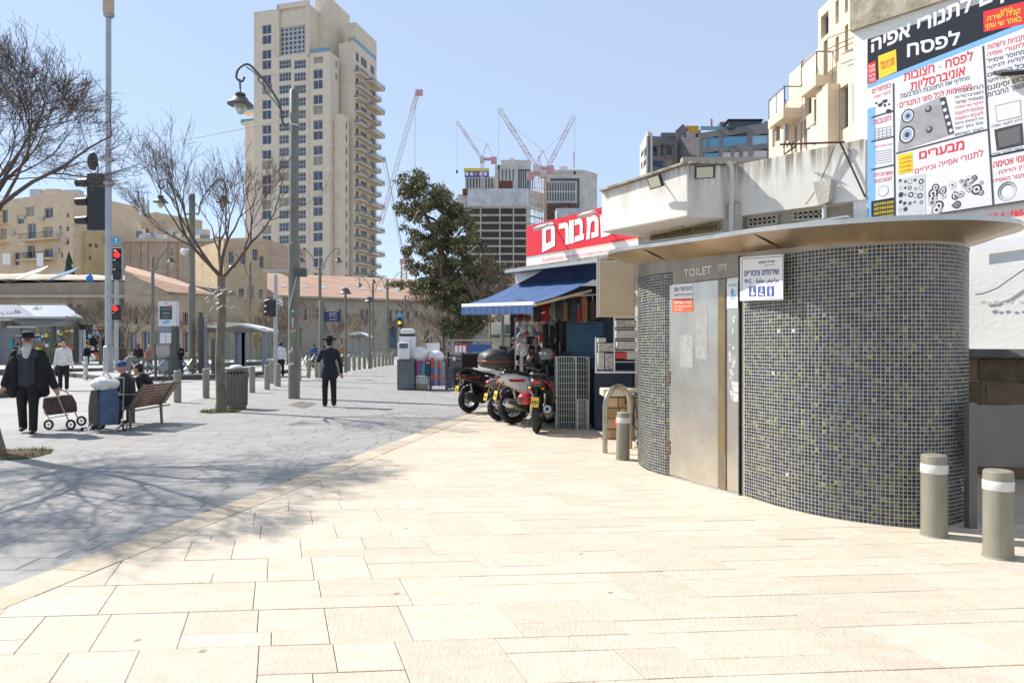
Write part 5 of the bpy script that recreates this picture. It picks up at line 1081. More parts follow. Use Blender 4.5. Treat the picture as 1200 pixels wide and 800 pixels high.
# long stone building with red tiled roof (arches)
lb = thing('long_stone_building', 'long low stone building with arched windows and red tiled roof across the street', 'building', P(430, 405, 110))
arch = []
for x, y0, y1, w_ in ((358, 358, 375, 3), (424, 364, 375, 3.2), (430, 364, 375, 3.2), (457.5, 364.5, 375, 3), (465, 364.5, 375, 3), (471, 364.5, 375, 3), (478, 366, 375, 3), (488, 366, 375, 3), (372, 362, 374, 3), (380, 362, 374, 3), (398, 363, 374, 3)):
    arch.append((x-w_/2, y0, x+w_/2, y1))
door_ = [(456, 387, 465, 409), (330, 385, 339, 409), (345, 386, 353, 409), (480, 389, 486, 409), (497, 389, 503, 409)]
pl, ud, n_, z0, z1 = block(lb, 300, 640, 100, 122, 352, None, arch + door_, m_ls, depth=14, mg=m_glassd, nx=1)
for h in arch + door_:
    cx = (h[0]+h[2])/2; w_ = (h[2]-h[0])/2; b_ = MB(); ring = [(cx + (w_+.9)*math.cos(t_), h[1] - 1.0*(w_+.9)*math.sin(t_)) for t_ in [math.pi*k_/8 for k_ in range(9)]]
    b_.tube([pl.pt(x, y, .05) for x, y in ring], .16, 5); b_.build('arch_moulding', m_ls, lb)
    b_ = MB(); b_.add([pl.pt(cx + w_*math.cos(t_), h[1] - w_*math.sin(t_), .03) for t_ in [math.pi*k_/8 for k_ in range(9)]], [tuple(range(9))]); b_.build('arch_fanlight', m_glassd, lb, smooth=False)
b_ = MB(); e0, e1 = pl.pt(300, 349, .6), pl.pt(640, 358, .6); e0.z = e1.z = z1; bk = -pl.n; r0, r1 = e0 + bk*9 + Vector((0, 0, 4.3)), e1 + bk*9 + Vector((0, 0, 4.3)); f0, f1 = e0 + bk*18, e1 + bk*18
b_.add([e0, e1, r1, r0, f0, f1], [(0, 1, 2, 3), (3, 2, 5, 4), (0, 3, 4), (1, 5, 2)]); b_.build('roof', m_roof, lb, smooth=False)
for i in range(16):                            # skylights and ridge rows
    x = i*.062 + .03; c = (e0*(1-x) + e1*x)*.55 + (r0*(1-x)+r1*x)*.45; sn = (r0-e0).normalized(); up_ = ud.cross(sn).normalized(); up_ = up_ if up_.z > 0 else -up_; b_ = MB(); c2_ = c + up_*.06
    b_.plate(c2_ - ud*.35 - sn*.5, c2_ + ud*.35 - sn*.5, c2_ + ud*.35 + sn*.5, c2_ - ud*.35 + sn*.5, .12, up_); b_.build('skylight', flat('skylight_pane', (.45, .50, .55), .2), lb, smooth=False, fix=True)
b_ = MB(); b_.bar(e0 + Vector((0, 0, .02)), e1 + Vector((0, 0, .02)), .35, .3); b_.build('eaves', m_ls, lb)
# stone building left of the tower foot
lh = thing('old_stone_house', 'old ochre stone house with shuttered windows at the foot of the tower', 'house', P(295, 405, 100)); m_oc = stone('ochre_stone', (0.621, 0.472, 0.297), (1, 0), (0.486, 0.365, 0.23), course=.4, bl=.8)
block(lh, 262, 313, 93, 97, 282, None, [(268, 295, 274, 309), (280, 338, 286, 350), (290, 335, 297, 350), (296, 292, 302, 305), (304, 300, 309, 314), (282, 296, 288, 309), (303, 339, 308, 352), (290, 366, 297, 385)], m_oc, depth=12, mg=m_glassd)
# big blank stone wall building, left middle
bw = thing('blank_stone_building', 'wide pale stone building with a long blank upper wall left of the lamp', 'building', P(210, 405, 120)); m_cr0 = mat('pale_coping_stone', (.60, .50, .38), .9); m_pk = stone('pinkish_stone', (0.52, 0.409, 0.31), (1, 0), (0.453, 0.354, 0.266), course=.7, bl=1.5, amt=.7)
pbw, *_ = block(bw, 143, 306, 118, 112, 281, None, [], m_pk, depth=14)
for x in (152, 164, 173, 196, 207, 236, 249, 262, 286): b_ = MB(); b_.bar(pbw.pt(x, 281, .08), pbw.pt(x, 345, .08), .18, .3); b_.build('pilaster', m_pk, bw, smooth=False)
b_ = MB(); b_.bar(pbw.pt(143, 281.5, .15), pbw.pt(306, 281.5, .15), .4, .5); b_.build('coping', m_cr0, bw, smooth=False)
b_ = MB()
rf = random.Random(8)
for i in range(30):                            # roof clutter seen as separate tanks and boxes
    x = rf.uniform(146, 255); w_ = rf.uniform(.6, 1.9); h_ = rf.uniform(.5, 1.5); q = P(x, 281, rf.uniform(119, 126)); bb_ = MB()
    if rf.random() < .45: bb_.tube([q + Vector((0, 0, .5)), q + Vector((0, 0, .5+h_))], w_*.35, 10)
    else: bb_.box(q.x, q.y, q.z-.2, q.x+w_, q.y+1, q.z+h_)
    bb_.build('roof_tank', rf.choice([m_alu, m_sgw, m_tow2, mat('roof_grey', (.25, .26, .27), .6)]), bw, smooth=False)
# tan building with antenna mast
tb = thing('tan_flat_block', 'cream flat roofed block with three small windows behind the blank wall', 'building', P(160, 405, 140)); m_cr = mat('cream_plaster', (.62, .50, .34), .9, sc_=.4)
block(tb, 120, 184, 150, 140, 253.5, None, [(134, 264, 137.5, 269), (142.5, 264, 146, 269), (156, 264.5, 158, 269)], m_cr, depth=10, mg=m_glassd, nx=1); block(tb, 166, 196, 136, 134, 258, None, [(171, 268, 174, 273)], m_cr, depth=8, nx=1)
ant = thing('cell_mast', 'white cellular antenna cluster on a lattice mast on the cream roof', 'antenna', P(166, 255, 141))
b_ = MB(); c = P(166.5, 262, 141); hh = 5.4
for dx, dy in ((-.5, -.5), (.5, -.5), (.5, .5), (-.5, .5)): b_.bar(c + Vector((dx, dy, 0)), c + Vector((dx, dy, hh)), .08, .08)
for j in range(9): b_.bar(c + Vector((-.5, -.5, j*.6)), c + Vector((.5, -.5, j*.6+.6)), .05, .05); b_.bar(c + Vector((.5, .5, j*.6)), c + Vector((-.5, .5, j*.6+.6)), .05, .05)
b_.build('lattice_mast', m_alu, ant, smooth=False)
for i in range(7): a_ = i*.9; q = c + Vector((1.25*math.cos(a_), 1.25*math.sin(a_), 1.6+.2*(i % 2))); b_ = MB(); b_.box(q.x-.17, q.y-.1, q.z, q.x+.17, q.y+.1, q.z+2.9+.4*(i % 3)); b_.build('antenna_panel', flat('antenna_grey', (.50, .52, .53), .5), ant, smooth=False)
b_ = MB(); b_.bar(c + Vector((0, 0, hh)), c + Vector((0, 0, hh+2.6)), .05, .05); b_.build('lightning_rod', m_alu, ant)
# left apartment blocks
m_ap = stone('apartment_stone', (0.725, 0.575, 0.4), (1, 0), (0.625, 0.488, 0.338), course=.5, bl=1.0, amt=.4); m_ap2 = mat('yellow_stone', (.56, .42, .22), .9, sc_=.4)
la = thing('balcony_apartment_block', 'ochre stone apartment block with recessed balconies left of the traffic signal', 'apartment block', P(60, 405, 115))
hw = [(20, 252, 28, 263), (32, 262, 42, 280), (50, 266, 62, 282), (32, 288, 41, 305), (52, 292, 62, 306), (69, 264.5, 72.5, 269), (77.5, 265.5, 81, 271), (77.5, 281, 81, 287), (71, 296, 74, 302), (52, 244, 62, 256), (30, 243, 40, 254), (2, 246, 9, 262), (0.5, 268, 8, 281), (17, 296, 23, 311), (78, 250, 81, 255)]
pla, uda, na, _, _ = block(la, -40, 85.5, 122, 112, 232, None, hw, m_ap, depth=12, mg=m_glassd)
for (x0, x1, y) in ((30, 71, 282.5), (28, 68, 305), (-2, 11, 263), (-2, 11, 285)):
    q = pla.pt(x0, y, 0); r_ = pla.pt(x1, y, 0); r_.z = q.z; sb = MB(); sb.plate(q, r_, r_ + pla.n*1.3, q + pla.n*1.3, .25, (0, 0, 1)); s_ = sb.build('balcony', m_ap, la, smooth=False, fix=True)
    rl_ = MB(); a, b = q + pla.n*1.25, r_ + pla.n*1.25; rl_.bar(a + Vector((0, 0, 1)), b + Vector((0, 0, 1)), .07, .07)
    for j in range(int((b-a).length/.3)): c = a.lerp(b, j/int((b-a).length/.3)); rl_.bar(c, c + Vector((0, 0, 1)), .03, .03)
    rl_.build('railing', m_blk, s_, smooth=False)
for x, y in ((24, 257), (66, 275), (46, 258), (73, 284), (12, 275), (64, 296), (27, 300)): b_ = MB(); q = pla.pt(x, y, .3); b_.box(q.x, q.y-.4, q.z, q.x+.9, q.y+.2, q.z+.65); b_.build('air_conditioner', m_wf, la, smooth=False, bevel=.03)
for (x0, y0, x1, y1) in ((43, 296.5, 50.5, 312), (3, 297, 12, 310)): b_ = MB(); b_.plate(pla.pt(x0, y1, 1.32), pla.pt(x1, y1, 1.32), pla.pt(x1, y0, 1.32), pla.pt(x0, y0, 1.32), .05, pla.n); b_.build('white_screen', m_sgw, la, smooth=False, fix=True)
for i in range(8): x = rf.uniform(5, 80); q = pla.pt(x, 232, -3); b_ = MB(); b_.box(q.x, q.y, q.z-.3, q.x+rf.uniform(1, 3), q.y+1.5, q.z+rf.uniform(.6, 1.6)); b_.build('roof_box', rf.choice([m_ap, m_cr, m_alu]), la, smooth=False)
l2 = thing('recessed_apartment_block', 'ochre stone block with open loggias between balconies and yellow annex', 'apartment block', P(93, 405, 116))
block(l2, 85.5, 101, 116, 116, 242, None, [(86.5, 268.5, 99, 277), (86.5, 281, 99.5, 307), (86.5, 250, 99, 260)], m_ap, depth=10, mg=m_int, nx=1)
l3 = thing('yellow_stone_annex', 'yellow stone annex with small square windows behind the street mast', 'apartment block', P(113, 405, 116))
block(l3, 101, 127, 113, 116, 272, None, [(104, 285, 107.5, 289.5), (111, 285.5, 114.5, 290), (104, 300, 107, 304.5), (121, 278, 125, 285)], m_ap2, depth=10, nx=1)
# long low arcade wall with vaulted roofs in front of the apartments
av = thing('vaulted_market_hall', 'long dark stone market hall with low whitewashed vaults along its roof', 'market hall', P(90, 405, 82)); m_dk = stone('dark_market_stone', (0.366, 0.299, 0.221), (1, 0), (0.277, 0.221, 0.166), course=.35, bl=.75, amt=.6); m_vault = mat('whitewashed_vault', (.62, .55, .43), .95, sc_=.6, c2=(.48, .42, .32), bump=.4, bs=4)
block(av, -60, 200, 84, 80, 331, None, [(80, 355.5, 85, 369), (90, 356, 95, 370), (20, 356, 26, 368), (140, 350, 146, 366), (160, 352, 166, 368), (-20, 356, -14, 368)] + [(x, 384, x+11, 413) for x in range(-50, 190, 17)], m_dk, depth=16, mg=m_glassd, nx=1)
for y in (347, 380): b_ = MB(); b_.bar(P(-60, y, 83.8), P(200, y, 79.8), .3, .35); b_.build('string_course', m_ls, av, smooth=False)
for i, (x, w_, h_) in enumerate(((8, 7, 1.6), (52, 7.5, 1.5), (88, 7, 1.4), (122, 6.5, 1.3), (-30, 7, 1.6))):
    q = P(x, 331, 87); b_ = MB(); N_ = 14; rings = []
    for j in range(9): t_ = math.pi*(j/8); rings.append([q + Vector((w_/2*math.sin(t_)*math.cos(s2_)*0 + w_*.62*math.cos(s2_), 5*math.cos(t_)+5, h_*max(0, math.sin(s2_))*(.25+.75*math.sin(t_)))) for s2_ in [math.pi*k_/N_ for k_ in range(N_+1)]])
    b_.loft(rings, cap=False); b_.build('roof_vault', m_vault, av)
for x, y in ((32, 326), (70, 327), (152, 344)):
    q = P(x, y, 84); b_ = MB(); b_.plate(q + Vector((-1.4, 0, -.1)), q + Vector((1.4, .2, .9)), q + Vector((1.6, 1.5, 1.7)), q + Vector((-1.2, 1.3, .7)), .12, (0, -.6, .8)); tag(b_.build('solar_panel', m_alu if x != 70 else m_glassrail, smooth=False, fix=True), {32: 'tilted grey solar collector on the market roof near the balconies', 70: 'tilted glass solar collector on the market roof below the black signal', 152: 'small tilted collector beside the red tiled gable'}[x], 'solar panel')
q = P(105, 329, 83); b_ = MB(); b_.lathe([(.1, -.4), (.55, 0), (.5, .5), (.1, .9)], 10, q, sx=.6); tag(b_.build('blue_tarp_bundle', flat('bright_blue_tarp', (.02, .22, .60), .6)), 'small bright blue tarpaulin bundle on the market roof', 'tarp')
# gabled building with red tiles
gb = thing('gabled_stone_house', 'stone gable house with sloping red tiled roof beside the traffic lights', 'house', P(180, 405, 76)); m_gs = stone('gable_stone', (0.465, 0.376, 0.266), (1, 0), (0.366, 0.288, 0.199), course=.35, bl=.8)
pg, ug, ng, z0, z1 = block(gb, 146, 246, 77, 72, 345, None, [(156, 365, 162, 380), (172, 365, 178, 380), (192, 366, 198, 381), (214, 366, 220, 381), (232, 366, 238, 381)] + [(x, 388, x+10, 413) for x in range(150, 240, 16)], m_gs, depth=8, mg=m_glassd)
ga, gb_, gc = pg.pt(148, 320, 0), pg.pt(246, 342, .4), pg.pt(150, 345, .4); b_ = MB(); k1 = pg.pt(150, 309, -4); k2_ = pg.pt(200, 330, -4); 
b_.add([pg.pt(196, 342, .5), pg.pt(252, 345, .5), pg.pt(206, 327, -4.5), pg.pt(148, 311, -4.5), pg.pt(146, 317, -.5)], [(0, 1, 2, 3, 4)]); b_.build('tiled_roof', m_roof, gb, smooth=False)
b_ = MB(); b_.add([pg.pt(146, 345, .02), pg.pt(200, 345, .02), pg.pt(146, 317, .02)], [(0, 1, 2)]); b_.build('gable_wall', m_gs, gb, smooth=False)
# construction tower with slabs and columns
m_con = mat('raw_concrete', (0.546, 0.501, 0.429), .9, sc_=.4); m_form = mat('formwork_panel', (0.608, 0.625, 0.651), .6, sc_=.3, c2=(0.39, 0.403, 0.423)); m_dkin = flat('dark_floor_void', (.12, .12, .125), .9)
ctw = thing('tower_under_construction', 'unfinished concrete tower wrapped in grey panels at its upper floors', 'tower', P(590, 405, 300)); D0 = 300
def cbx(name, x0, y0, x1, y1, d, depth, m, par): a, b = P(x0, y1, d), P(x1, y0, d); b_ = MB(); b_.box(a.x, d, a.z, b.x, d+depth, b.z); return b_.build(name, m, par, smooth=False)
b_ = MB(); a, b = P(549.5, 405, D0+3), P(618, 240, D0+3); b_.box(a.x, D0+3, 0, b.x, D0+24, b.z); b_.build('dark_core', m_dkin, ctw, smooth=False)
pcs = PL((P(548, 405, D0).x, D0), (1, 0)); psd = PL((P(618, 405, D0).x, D0), (.62, .78))
for i in range(15):
    y = 242 + i*9.1; cbx('floor_slab', 548, y, 618, y+1.6, D0, 3.1, m_con, ctw); a = psd.pt(618, y+1.6); b_ = MB(); b_.plate(a + Vector((.02, 0, 0)), a + psd.d*12, a + psd.d*12 + Vector((0, 0, .55)), a + Vector((.02, 0, .55)), .5, psd.n); b_.build('side_slab', m_con, ctw, smooth=False, fix=True)
for x in (548, 562.5, 585, 601, 616.5): cbx('column', x, 243, x+1.4, 400, D0-.05, .6, m_con, ctw)
for i in range(6): cbx('form_panel', 548 + i*11.7, 221 + .0, 548 + i*11.7 + 11.4, 232.2, D0-.8, .3, m_form, ctw); cbx('form_panel', 548 + i*11.7, 232.8, 548 + i*11.7 + 11.4, 241.5, D0-.9, .3, m_form, ctw)
a = psd.pt(618.3, 241.5); 
for i in range(3):
    for z_, h_ in ((a.z, 3.2), (a.z+3.4, 4.2)): q = a + psd.d*(i*4.2); q.z = z_; b_ = MB(); b_.plate(q, q + psd.d*4.1, q + psd.d*4.1 + Vector((0, 0, h_)), q + Vector((0, 0, h_)), .3, psd.n); b_.build('form_panel', m_form, ctw, smooth=False, fix=True)
cbx('rusty_scaffold', 542, 221, 548, 227, D0, 4, mat('rust_steel', (.16, .06, .04), .8), ctw); cbx('site_hut', 536, 228, 547, 262, D0+5, 8, m_form, ctw)
cbx('rusty_scaffold', 584, 212, 601, 221.5, D0+14, 4, mat('rust_steel', (.16, .06, .04), .8), ctw)
# ministry towers behind (ribbed)
m_hq = mat('pale_concrete', (0.625, 0.587, 0.525), .9, sc_=.25); m_hqd = flat('slit_window', (0.075, 0.0938, 0.138), .4)
h1 = thing('ribbed_office_tower', 'pale ribbed office tower with narrow vertical slit windows behind the cranes', 'office tower', P(600, 405, 380))
cbx('block', 587, 187.5, 622, 300, 380, 20, m_hq, h1); cbx('block', 580, 193, 607, 300, 378, 10, m_hq, h1); cbx('wing', 545, 207, 588, 300, 382, 18, m_hq, h1); cbx('plant_room', 597, 185.5, 603, 188, 385, 5, m_hq, h1)
for i in range(5): cbx('slit_window', 584 + i*4.2, 198, 585.3 + i*4.2, 212, 377.8, .3, m_hqd, h1)
for i in range(7): cbx('slit_window', 607.5 + i*2.6, 200 + (i > 4)*1, 608.9 + i*2.6, 222, 379.8, .3, m_hqd, h1)
cbx('glass_recess', 605.5, 198.5, 622, 200, 379.85, .3, m_hqd, h1)
for i in range(9): cbx('slit_window', 547 + i*3.6, 209, 548.6 + i*3.6, 222, 381.8, .3, m_hqd, h1)
cbx('yellow_netting', 543.5, 197, 573, 200.5, 374, 1, flat('yellow_net', (.75, .60, .05), .7), h1)
hd = cbx('hoarding', 544.5, 200.5, 573, 207.5, 374.2, .8, flat('hoarding_blue', (.05, .12, .34), .6), h1)
for i, c in enumerate((545.5, 551, 556, 562, 567.5)): cbx('hoarding_patch', c, 201.8, c+3.2, 205.8, 374.1, .08, [m_sgw, m_ban, flat('hoarding_pink', (.5, .2, .3), .6)][i % 3], hd)
h2 = thing('square_office_tower', 'square pale office tower with dark framed slit windows right of the cranes', 'office tower', P(660, 405, 380))
cbx('block', 639, 202, 684, 320, 375, 16, m_hq, h2); b_ = MB(); a = P(684, 405, 375); b_.add([Vector((x, y, z)) for z in (0, P(684, 199, 375).z) for x, y in ((a.x, 375.05), (a.x+8.5, 384), (a.x+8.5, 392), (a.x, 391))], [(3,2,1,0),(4,5,6,7),(0,1,5,4),(1,2,6,5),(2,3,7,6),(3,0,4,7)]); b_.build('side_block', m_hq, h2, smooth=False)
cbx('parapet', 640, 199, 684.1, 202.2, 374.6, 16, m_hq, h2); cbx('plant_room', 655, 195, 665, 199, 382, 5, m_hq, h2)
cbx('dark_surround', 645, 209, 679, 212, 374.7, .4, m_hqd, h2); cbx('dark_surround', 676.5, 212, 679, 244, 374.7, .4, m_hqd, h2)
for j in range(2):
    for i in range(11): cbx('slit_window', 641 + i*3.1, 214 + j*11.5, 642.5 + i*3.1, 223.5 + j*11.5, 374.75, .3, m_hqd, h2)
cbx('lower_floors', 640, 238, 676, 256, 372, 3, mat('site_brown', (.16, .10, .08), .9, var=.4, sc_=.5), h2)
gb2 = cbx('glass_hall', 652, 244, 686, 262, 330, 10, m_form, h2)
# ---------------------------------------------------------------- cranes
m_cw = flat('hazed_crane_white', (.60, .58, .60), .5); m_crd = flat('hazed_crane_red', (.58, .33, .36), .5); m_cor = flat('hazed_crane_orange', (.62, .36, .14), .5)  # crane colours paled, distance haze put into the paint
def lattice(par, name, a, b, w_, m_list, bay, r_=.10, seg=None):
    a, b = Vector(a), Vector(b); d = (b-a); L_ = d.length; d.normalize(); s1 = d.cross(Vector((0, 1, 0))).normalized(); s2 = d.cross(s1).normalized(); n = max(2, int(L_/bay)); cs = [s1*w_/2 + s2*w_/2, s1*w_/2 - s2*w_/2, -s1*w_/2 - s2*w_/2, -s1*w_/2 + s2*w_/2]
    k = seg or 1; per = math.ceil(n/k)
    for s_ in range(k):
        i0, i1 = s_*per, min(n, (s_+1)*per)
        if i1 <= i0: break
        b_ = MB()
        for c in cs: b_.bar(a + d*(L_*i0/n) + c, a + d*(L_*i1/n) + c, r_, r_)
        for i in range(i0, i1):
            p, q = a + d*(L_*i/n), a + d*(L_*(i+1)/n)
            for j in range(4): c0_, c1_ = cs[j], cs[(j+1) % 4]; b_.bar(p + (c0_ if i % 2 else c1_), q + (c1_ if i % 2 else c0_), r_*.65, r_*.65); b_.bar(p + c0_, p + c1_, r_*.6, r_*.6)
        b_.build(name, m_list[s_ % len(m_list)], par, smooth=False)
def crane(d, mast, ytop, ybase, jib, label, wm=2.2, wj=1.6, mm=m_cor, hook=None, jm=None, back=(6, 3)):
    t = thing('tower_crane', label, 'crane', P(mast, ybase, d), 'cranes over the city'); top = P(mast, ytop, d); lattice(t, 'mast', P(mast, ybase, d), top, wm, [mm], wm*1.1, .2)
    tip = P(*jib, d); lattice(t, 'jib_section', top + Vector((0, 0, 1)), tip, wj, jm or [m_cw, m_crd, m_cw, m_crd, m_cw], wj*1.2, .15, seg=6)
    dx = -1 if tip.x > top.x else 1; b_ = MB(); b_.box(top.x-wm*.8, d-1.5, top.z-.5, top.x+wm*.8, d+1.5, top.z+2.2); b_.build('slewing_cab', m_cw, t, smooth=False); b_ = MB(); b_.box(top.x+dx*1, d-1, top.z+.5, top.x+dx*back[0], d+1, top.z+1.6); b_.box(top.x+dx*back[0]*.75, d-1.2, top.z-1.2, top.x+dx*(back[0]+1.5), d+1.2, top.z+2.0); b_.build('counter_jib', m_crd, t, smooth=False)
    ap = top + Vector((dx*2.5, 0, 9)); b_ = MB(); b_.bar(top + Vector((0, 0, 2)), ap, .3, .3); b_.bar(top + Vector((dx*back[0], 0, 1.5)), ap, .2, .2); b_.bar(ap, top.lerp(tip, .72) + Vector((0, 0, 1)), .09, .09); b_.build('a_frame', m_crd, t, smooth=False)
    b_ = MB(); hz_ = hook or (tip.z - 25); b_.bar(tip, Vector((tip.x, d, hz_)), .07, .07); b_.bar(Vector((tip.x, d, hz_)), Vector((tip.x, d, hz_-1.5)), .9, .6); b_.build('hoist_rope', m_wire, t, smooth=False)
crane(300, 629, 200, 262, (584.5, 127.5), 'orange masted crane with its red and white jib raised to the upper left')
crane(306, 637.5, 207, 262, (673.5, 135.5), 'orange masted crane with its red and white jib raised to the upper right')
crane(350, 565, 189, 222, (535.5, 142.5), 'far small crane with thin jib raised left above the blue hoarding', wm=1.4, wj=1.2, mm=m_cw)
t = thing('tower_crane', 'tall crane between the tower and evergreen with long jib leaning right', 'crane', P(478, 345, 420), 'cranes over the city')
lattice(t, 'jib_section', P(446, 262, 400), P(489.5, 108, 400), 2.0, [m_crd, m_cw, m_cw, m_cw, m_crd], 2.4, .15, seg=5); b_ = MB(); q = P(489, 108, 400); b_.box(q.x-1, 399, q.z-2, q.x+3.2, 401, q.z+1.2); b_.build('jib_head', m_crd, t, smooth=False); b_ = MB(); b_.bar(P(451, 184, 400), P(474, 305, 400), .7, .7); b_.bar(P(447.5, 184, 400), P(472, 305, 400), .25, .25); b_.build('luffing_boom', m_cw, t, smooth=False)
for x in (485.5, 487): b_ = MB(); b_.bar(P(x, 112, 400), P(x, 200, 400), .07, .07); b_.build('hoist_rope', m_wire, t, smooth=False)
lattice(t, 'mast', P(473.5, 360, 400), P(473.5, 308, 400), 3.0, [m_cor], 3.2, .35); b_ = MB(); a, b = P(469, 309, 400), P(483, 304, 400); b_.box(a.x, 398, a.z, b.x, 402, b.z); b_.build('slewing_platform', m_crd, t, smooth=False); b_ = MB(); b_.bar(P(472, 304, 400), P(481, 296, 400), .6, .6); b_.bar(P(481, 296, 400), P(483, 305, 400), .6, .6); b_.build('a_frame', m_crd, t, smooth=False)
b_ = MB(); q = P(672.5, 178, 372); b_.tube([q, P(672.5, 196, 372)], .3, 6); tag(b_.build('radio_mast', m_crd), 'short red and white radio mast over the square office tower', 'mast')
# ---------------------------------------------------------------- grey apartment building upper right
m_gw = stone('grey_clad', (.20, .195, .20), (1, 0), (.155, .15, .155), course=.5, bl=1.4, mortar=.7); m_blind = flat('blue_roller_blind', (.12, .33, .50), .6); m_wb = flat('white_render', (.60, .57, .54), .8)
ga_ = thing('grey_apartment_building', 'dark grey clad apartment building with blue blinds and orange rooftop screen', 'apartment building', P(830, 200, 75))
def blind(par, pl_, x0, y0, x1, y1, m=m_blind): b_ = MB(); b_.plate(pl_.pt(x0, y1, -.12), pl_.pt(x1, y1, -.12), pl_.pt(x1, y0, -.12), pl_.pt(x0, y0, -.12), .05, pl_.n); b_.build('roller_blind', m, par, smooth=False, fix=True)
hg = [(829.5, 161.5, 842, 173), (846, 160, 875.5, 172.5), (881, 159, 899.5, 170.5), (823, 162, 827, 175), (824, 179.5, 842, 186), (846, 178.5, 856.5, 186), (859.5, 178, 866, 186), (870, 177, 876.5, 186), (882, 176.5, 899, 186)]
pg_, *_ = block(ga_, 819.5, 910, 74, 70, 149, 230, hg, m_gw, depth=8, pane=False)
for i, h in enumerate(hg): blind(ga_, pg_, *h, m=[m_blind, m_blind, flat('pale_blue_blind', (.30, .50, .62), .5), m_glassrail, m_blind, m_wb, m_wb, m_wb, m_wb][i])
hg2 = [(762.5, 169.5, 771.5, 183), (774, 169, 780, 183), (781, 169, 789.5, 181), (762.5, 187, 777, 195), (780, 185, 789.5, 194)]
pg2, *_ = block(ga_, 759, 794, 78, 79, 160.5, 230, hg2, m_gw, depth=9, back=Vector((.2, .98, 0)), mg=m_glassd, nx=1)
block(ga_, 794, 819.4, 80, 78, 155.5, 230, [(815, 157, 818.8, 161.5)], m_gw, depth=9, back=Vector((.2, .98, 0)), mg=m_glassd, nx=1)
p0_, p1_ = P(750, 405, 84), P(758.9, 405, 78); block(ga_, 749.8, 758.8, 84, 78.1, 163, 230, [(751, 180, 754, 186), (754.6, 176, 757.4, 187), (751, 192, 753, 200), (754, 190, 757, 198)], m_wb, depth=.2, mg=m_glassd, nx=1)
for (n_, x0, y0, x1, y1, d_, dp, m_) in (('orange_screen', 804, 147.5, 819, 154.5, 76, .2, flat('orange_screen', (.62, .33, .02), .6)), ('glass_rail', 821, 148, 853, 152.5, 73, .1, m_glassrail), ('roof_lounge', 854, 141, 893, 150.5, 72, 4, m_glassd), ('lounge_roof', 853, 139.5, 894.5, 141, 71.8, 4.5, m_blk), ('closed_parasol', 832.8, 139.5, 835, 152, 73.5, .3, flat('parasol_rose', (.42, .25, .24), .8)), ('roof_box', 844, 143, 850, 148.5, 74, 1, m_gw), ('roof_box', 775, 155.5, 794, 160.6, 80, 3, m_gw), ('glass_rail', 895, 142, 909, 148, 71, .1, m_glassrail), ('ledge', 800, 184, 899, 190, 69, 1, mat('tan_ledge', (.44, .36, .30), .9))):
    cbx(n_, x0, y0, x1, y1, d_, dp, m_, ga_)
b_ = MB(); b_.bar(P(795, 157, 76), P(803, 149.5, 76), .5, .9); b_.bar(P(803, 150, 76), P(803, 161, 76), .25, .25); b_.build('canopy_frame', m_gw, ga_, smooth=False)
# ---------------------------------------------------------------- warm stone building upper right, receding steeply
m_ws = stone('warm_stone', (.74, .62, .46), (0, -1), (.72, .60, .44), course=.3, bl=.7, amt=.4)
wsb = thing('warm_stone_apartments', 'sunlit warm stone apartment building with stepped balconies above the parapet', 'apartment building', P(960, 170, 32))
WPN = PL(P(902, 405, 36).xy, (.03, -1)); m_un = mat('balcony_underside', (.60, .50, .38), .9)
def wpl(x0, x1, ytl, ytr, zb, holes, off=0., name='facade'):
    p0 = WPN.pt(x0, HY, off); u0 = 0; W = (WPN.pt(x1, HY, off) - p0).length; hl = []
    q = PL(p0.xy, WPN.d.xy)
    for h in holes: hl.append((q.u(h[0]), q.z(h[0], h[3]), q.u(h[2]), q.z(h[0], h[3]) + h[4]))
    z1 = q.z(x1, ytr); wallf(wsb, p0.xy, WPN.d, W, zb, z1, hl, m_ws, WPN.n, .3)
    for h in hl: window(wsb, Vector((p0.x, p0.y, 0)) + WPN.d*h[0] - WPN.n*.2 + Vector((0, 0, h[1])), WPN.d, WPN.n, round(h[2]-h[0], 1), round(h[3]-h[1], 1), 2, 1, mg=m_glassd, mf=m_rail)
    c_ = Vector((p0.x, p0.y, 0)) - WPN.n*.33; b_ = MB(); b_.add([c_ + WPN.d*x - WPN.n*y + Vector((0, 0, z)) for z in (zb, z1-.1) for x, y in ((0, 0), (W, 0), (W, 9), (0, 9))], [(3,2,1,0),(4,5,6,7),(0,1,5,4),(1,2,6,5),(2,3,7,6),(3,0,4,7)]); b_.build('core', m_ws, wsb, smooth=False, fix=True)
wpl(901, 925, 150, 118, 5, [(905, 0, 908.5, 174, 1.3), (918, 0, 920, 183, 1.5)])
wpl(925, 959, 93, 57, 5, [(943, 0, 951, 138, 1.5), (954, 0, 961, 174, 2.2), (931, 0, 934, 180, 1.3), (938, 0, 940.5, 176, 1.3), (942, 0, 944.5, 174, 1.3), (938.5, 0, 941.5, 112, 1.6)])
wpl(959, 1030, 9, -60, 5, [(962, 0, 971, 47, 1.0), (979, 0, 983, 30, 1.0), (990, 0, 994, 17, 1.0), (979, 0, 983, 75, 1.1), (990, 0, 994, 62, 1.1), (985, 0, 994, 154, 1.8), (999, 0, 1001, 145, 1.6), (965, 0, 970, 92, 1.6)])
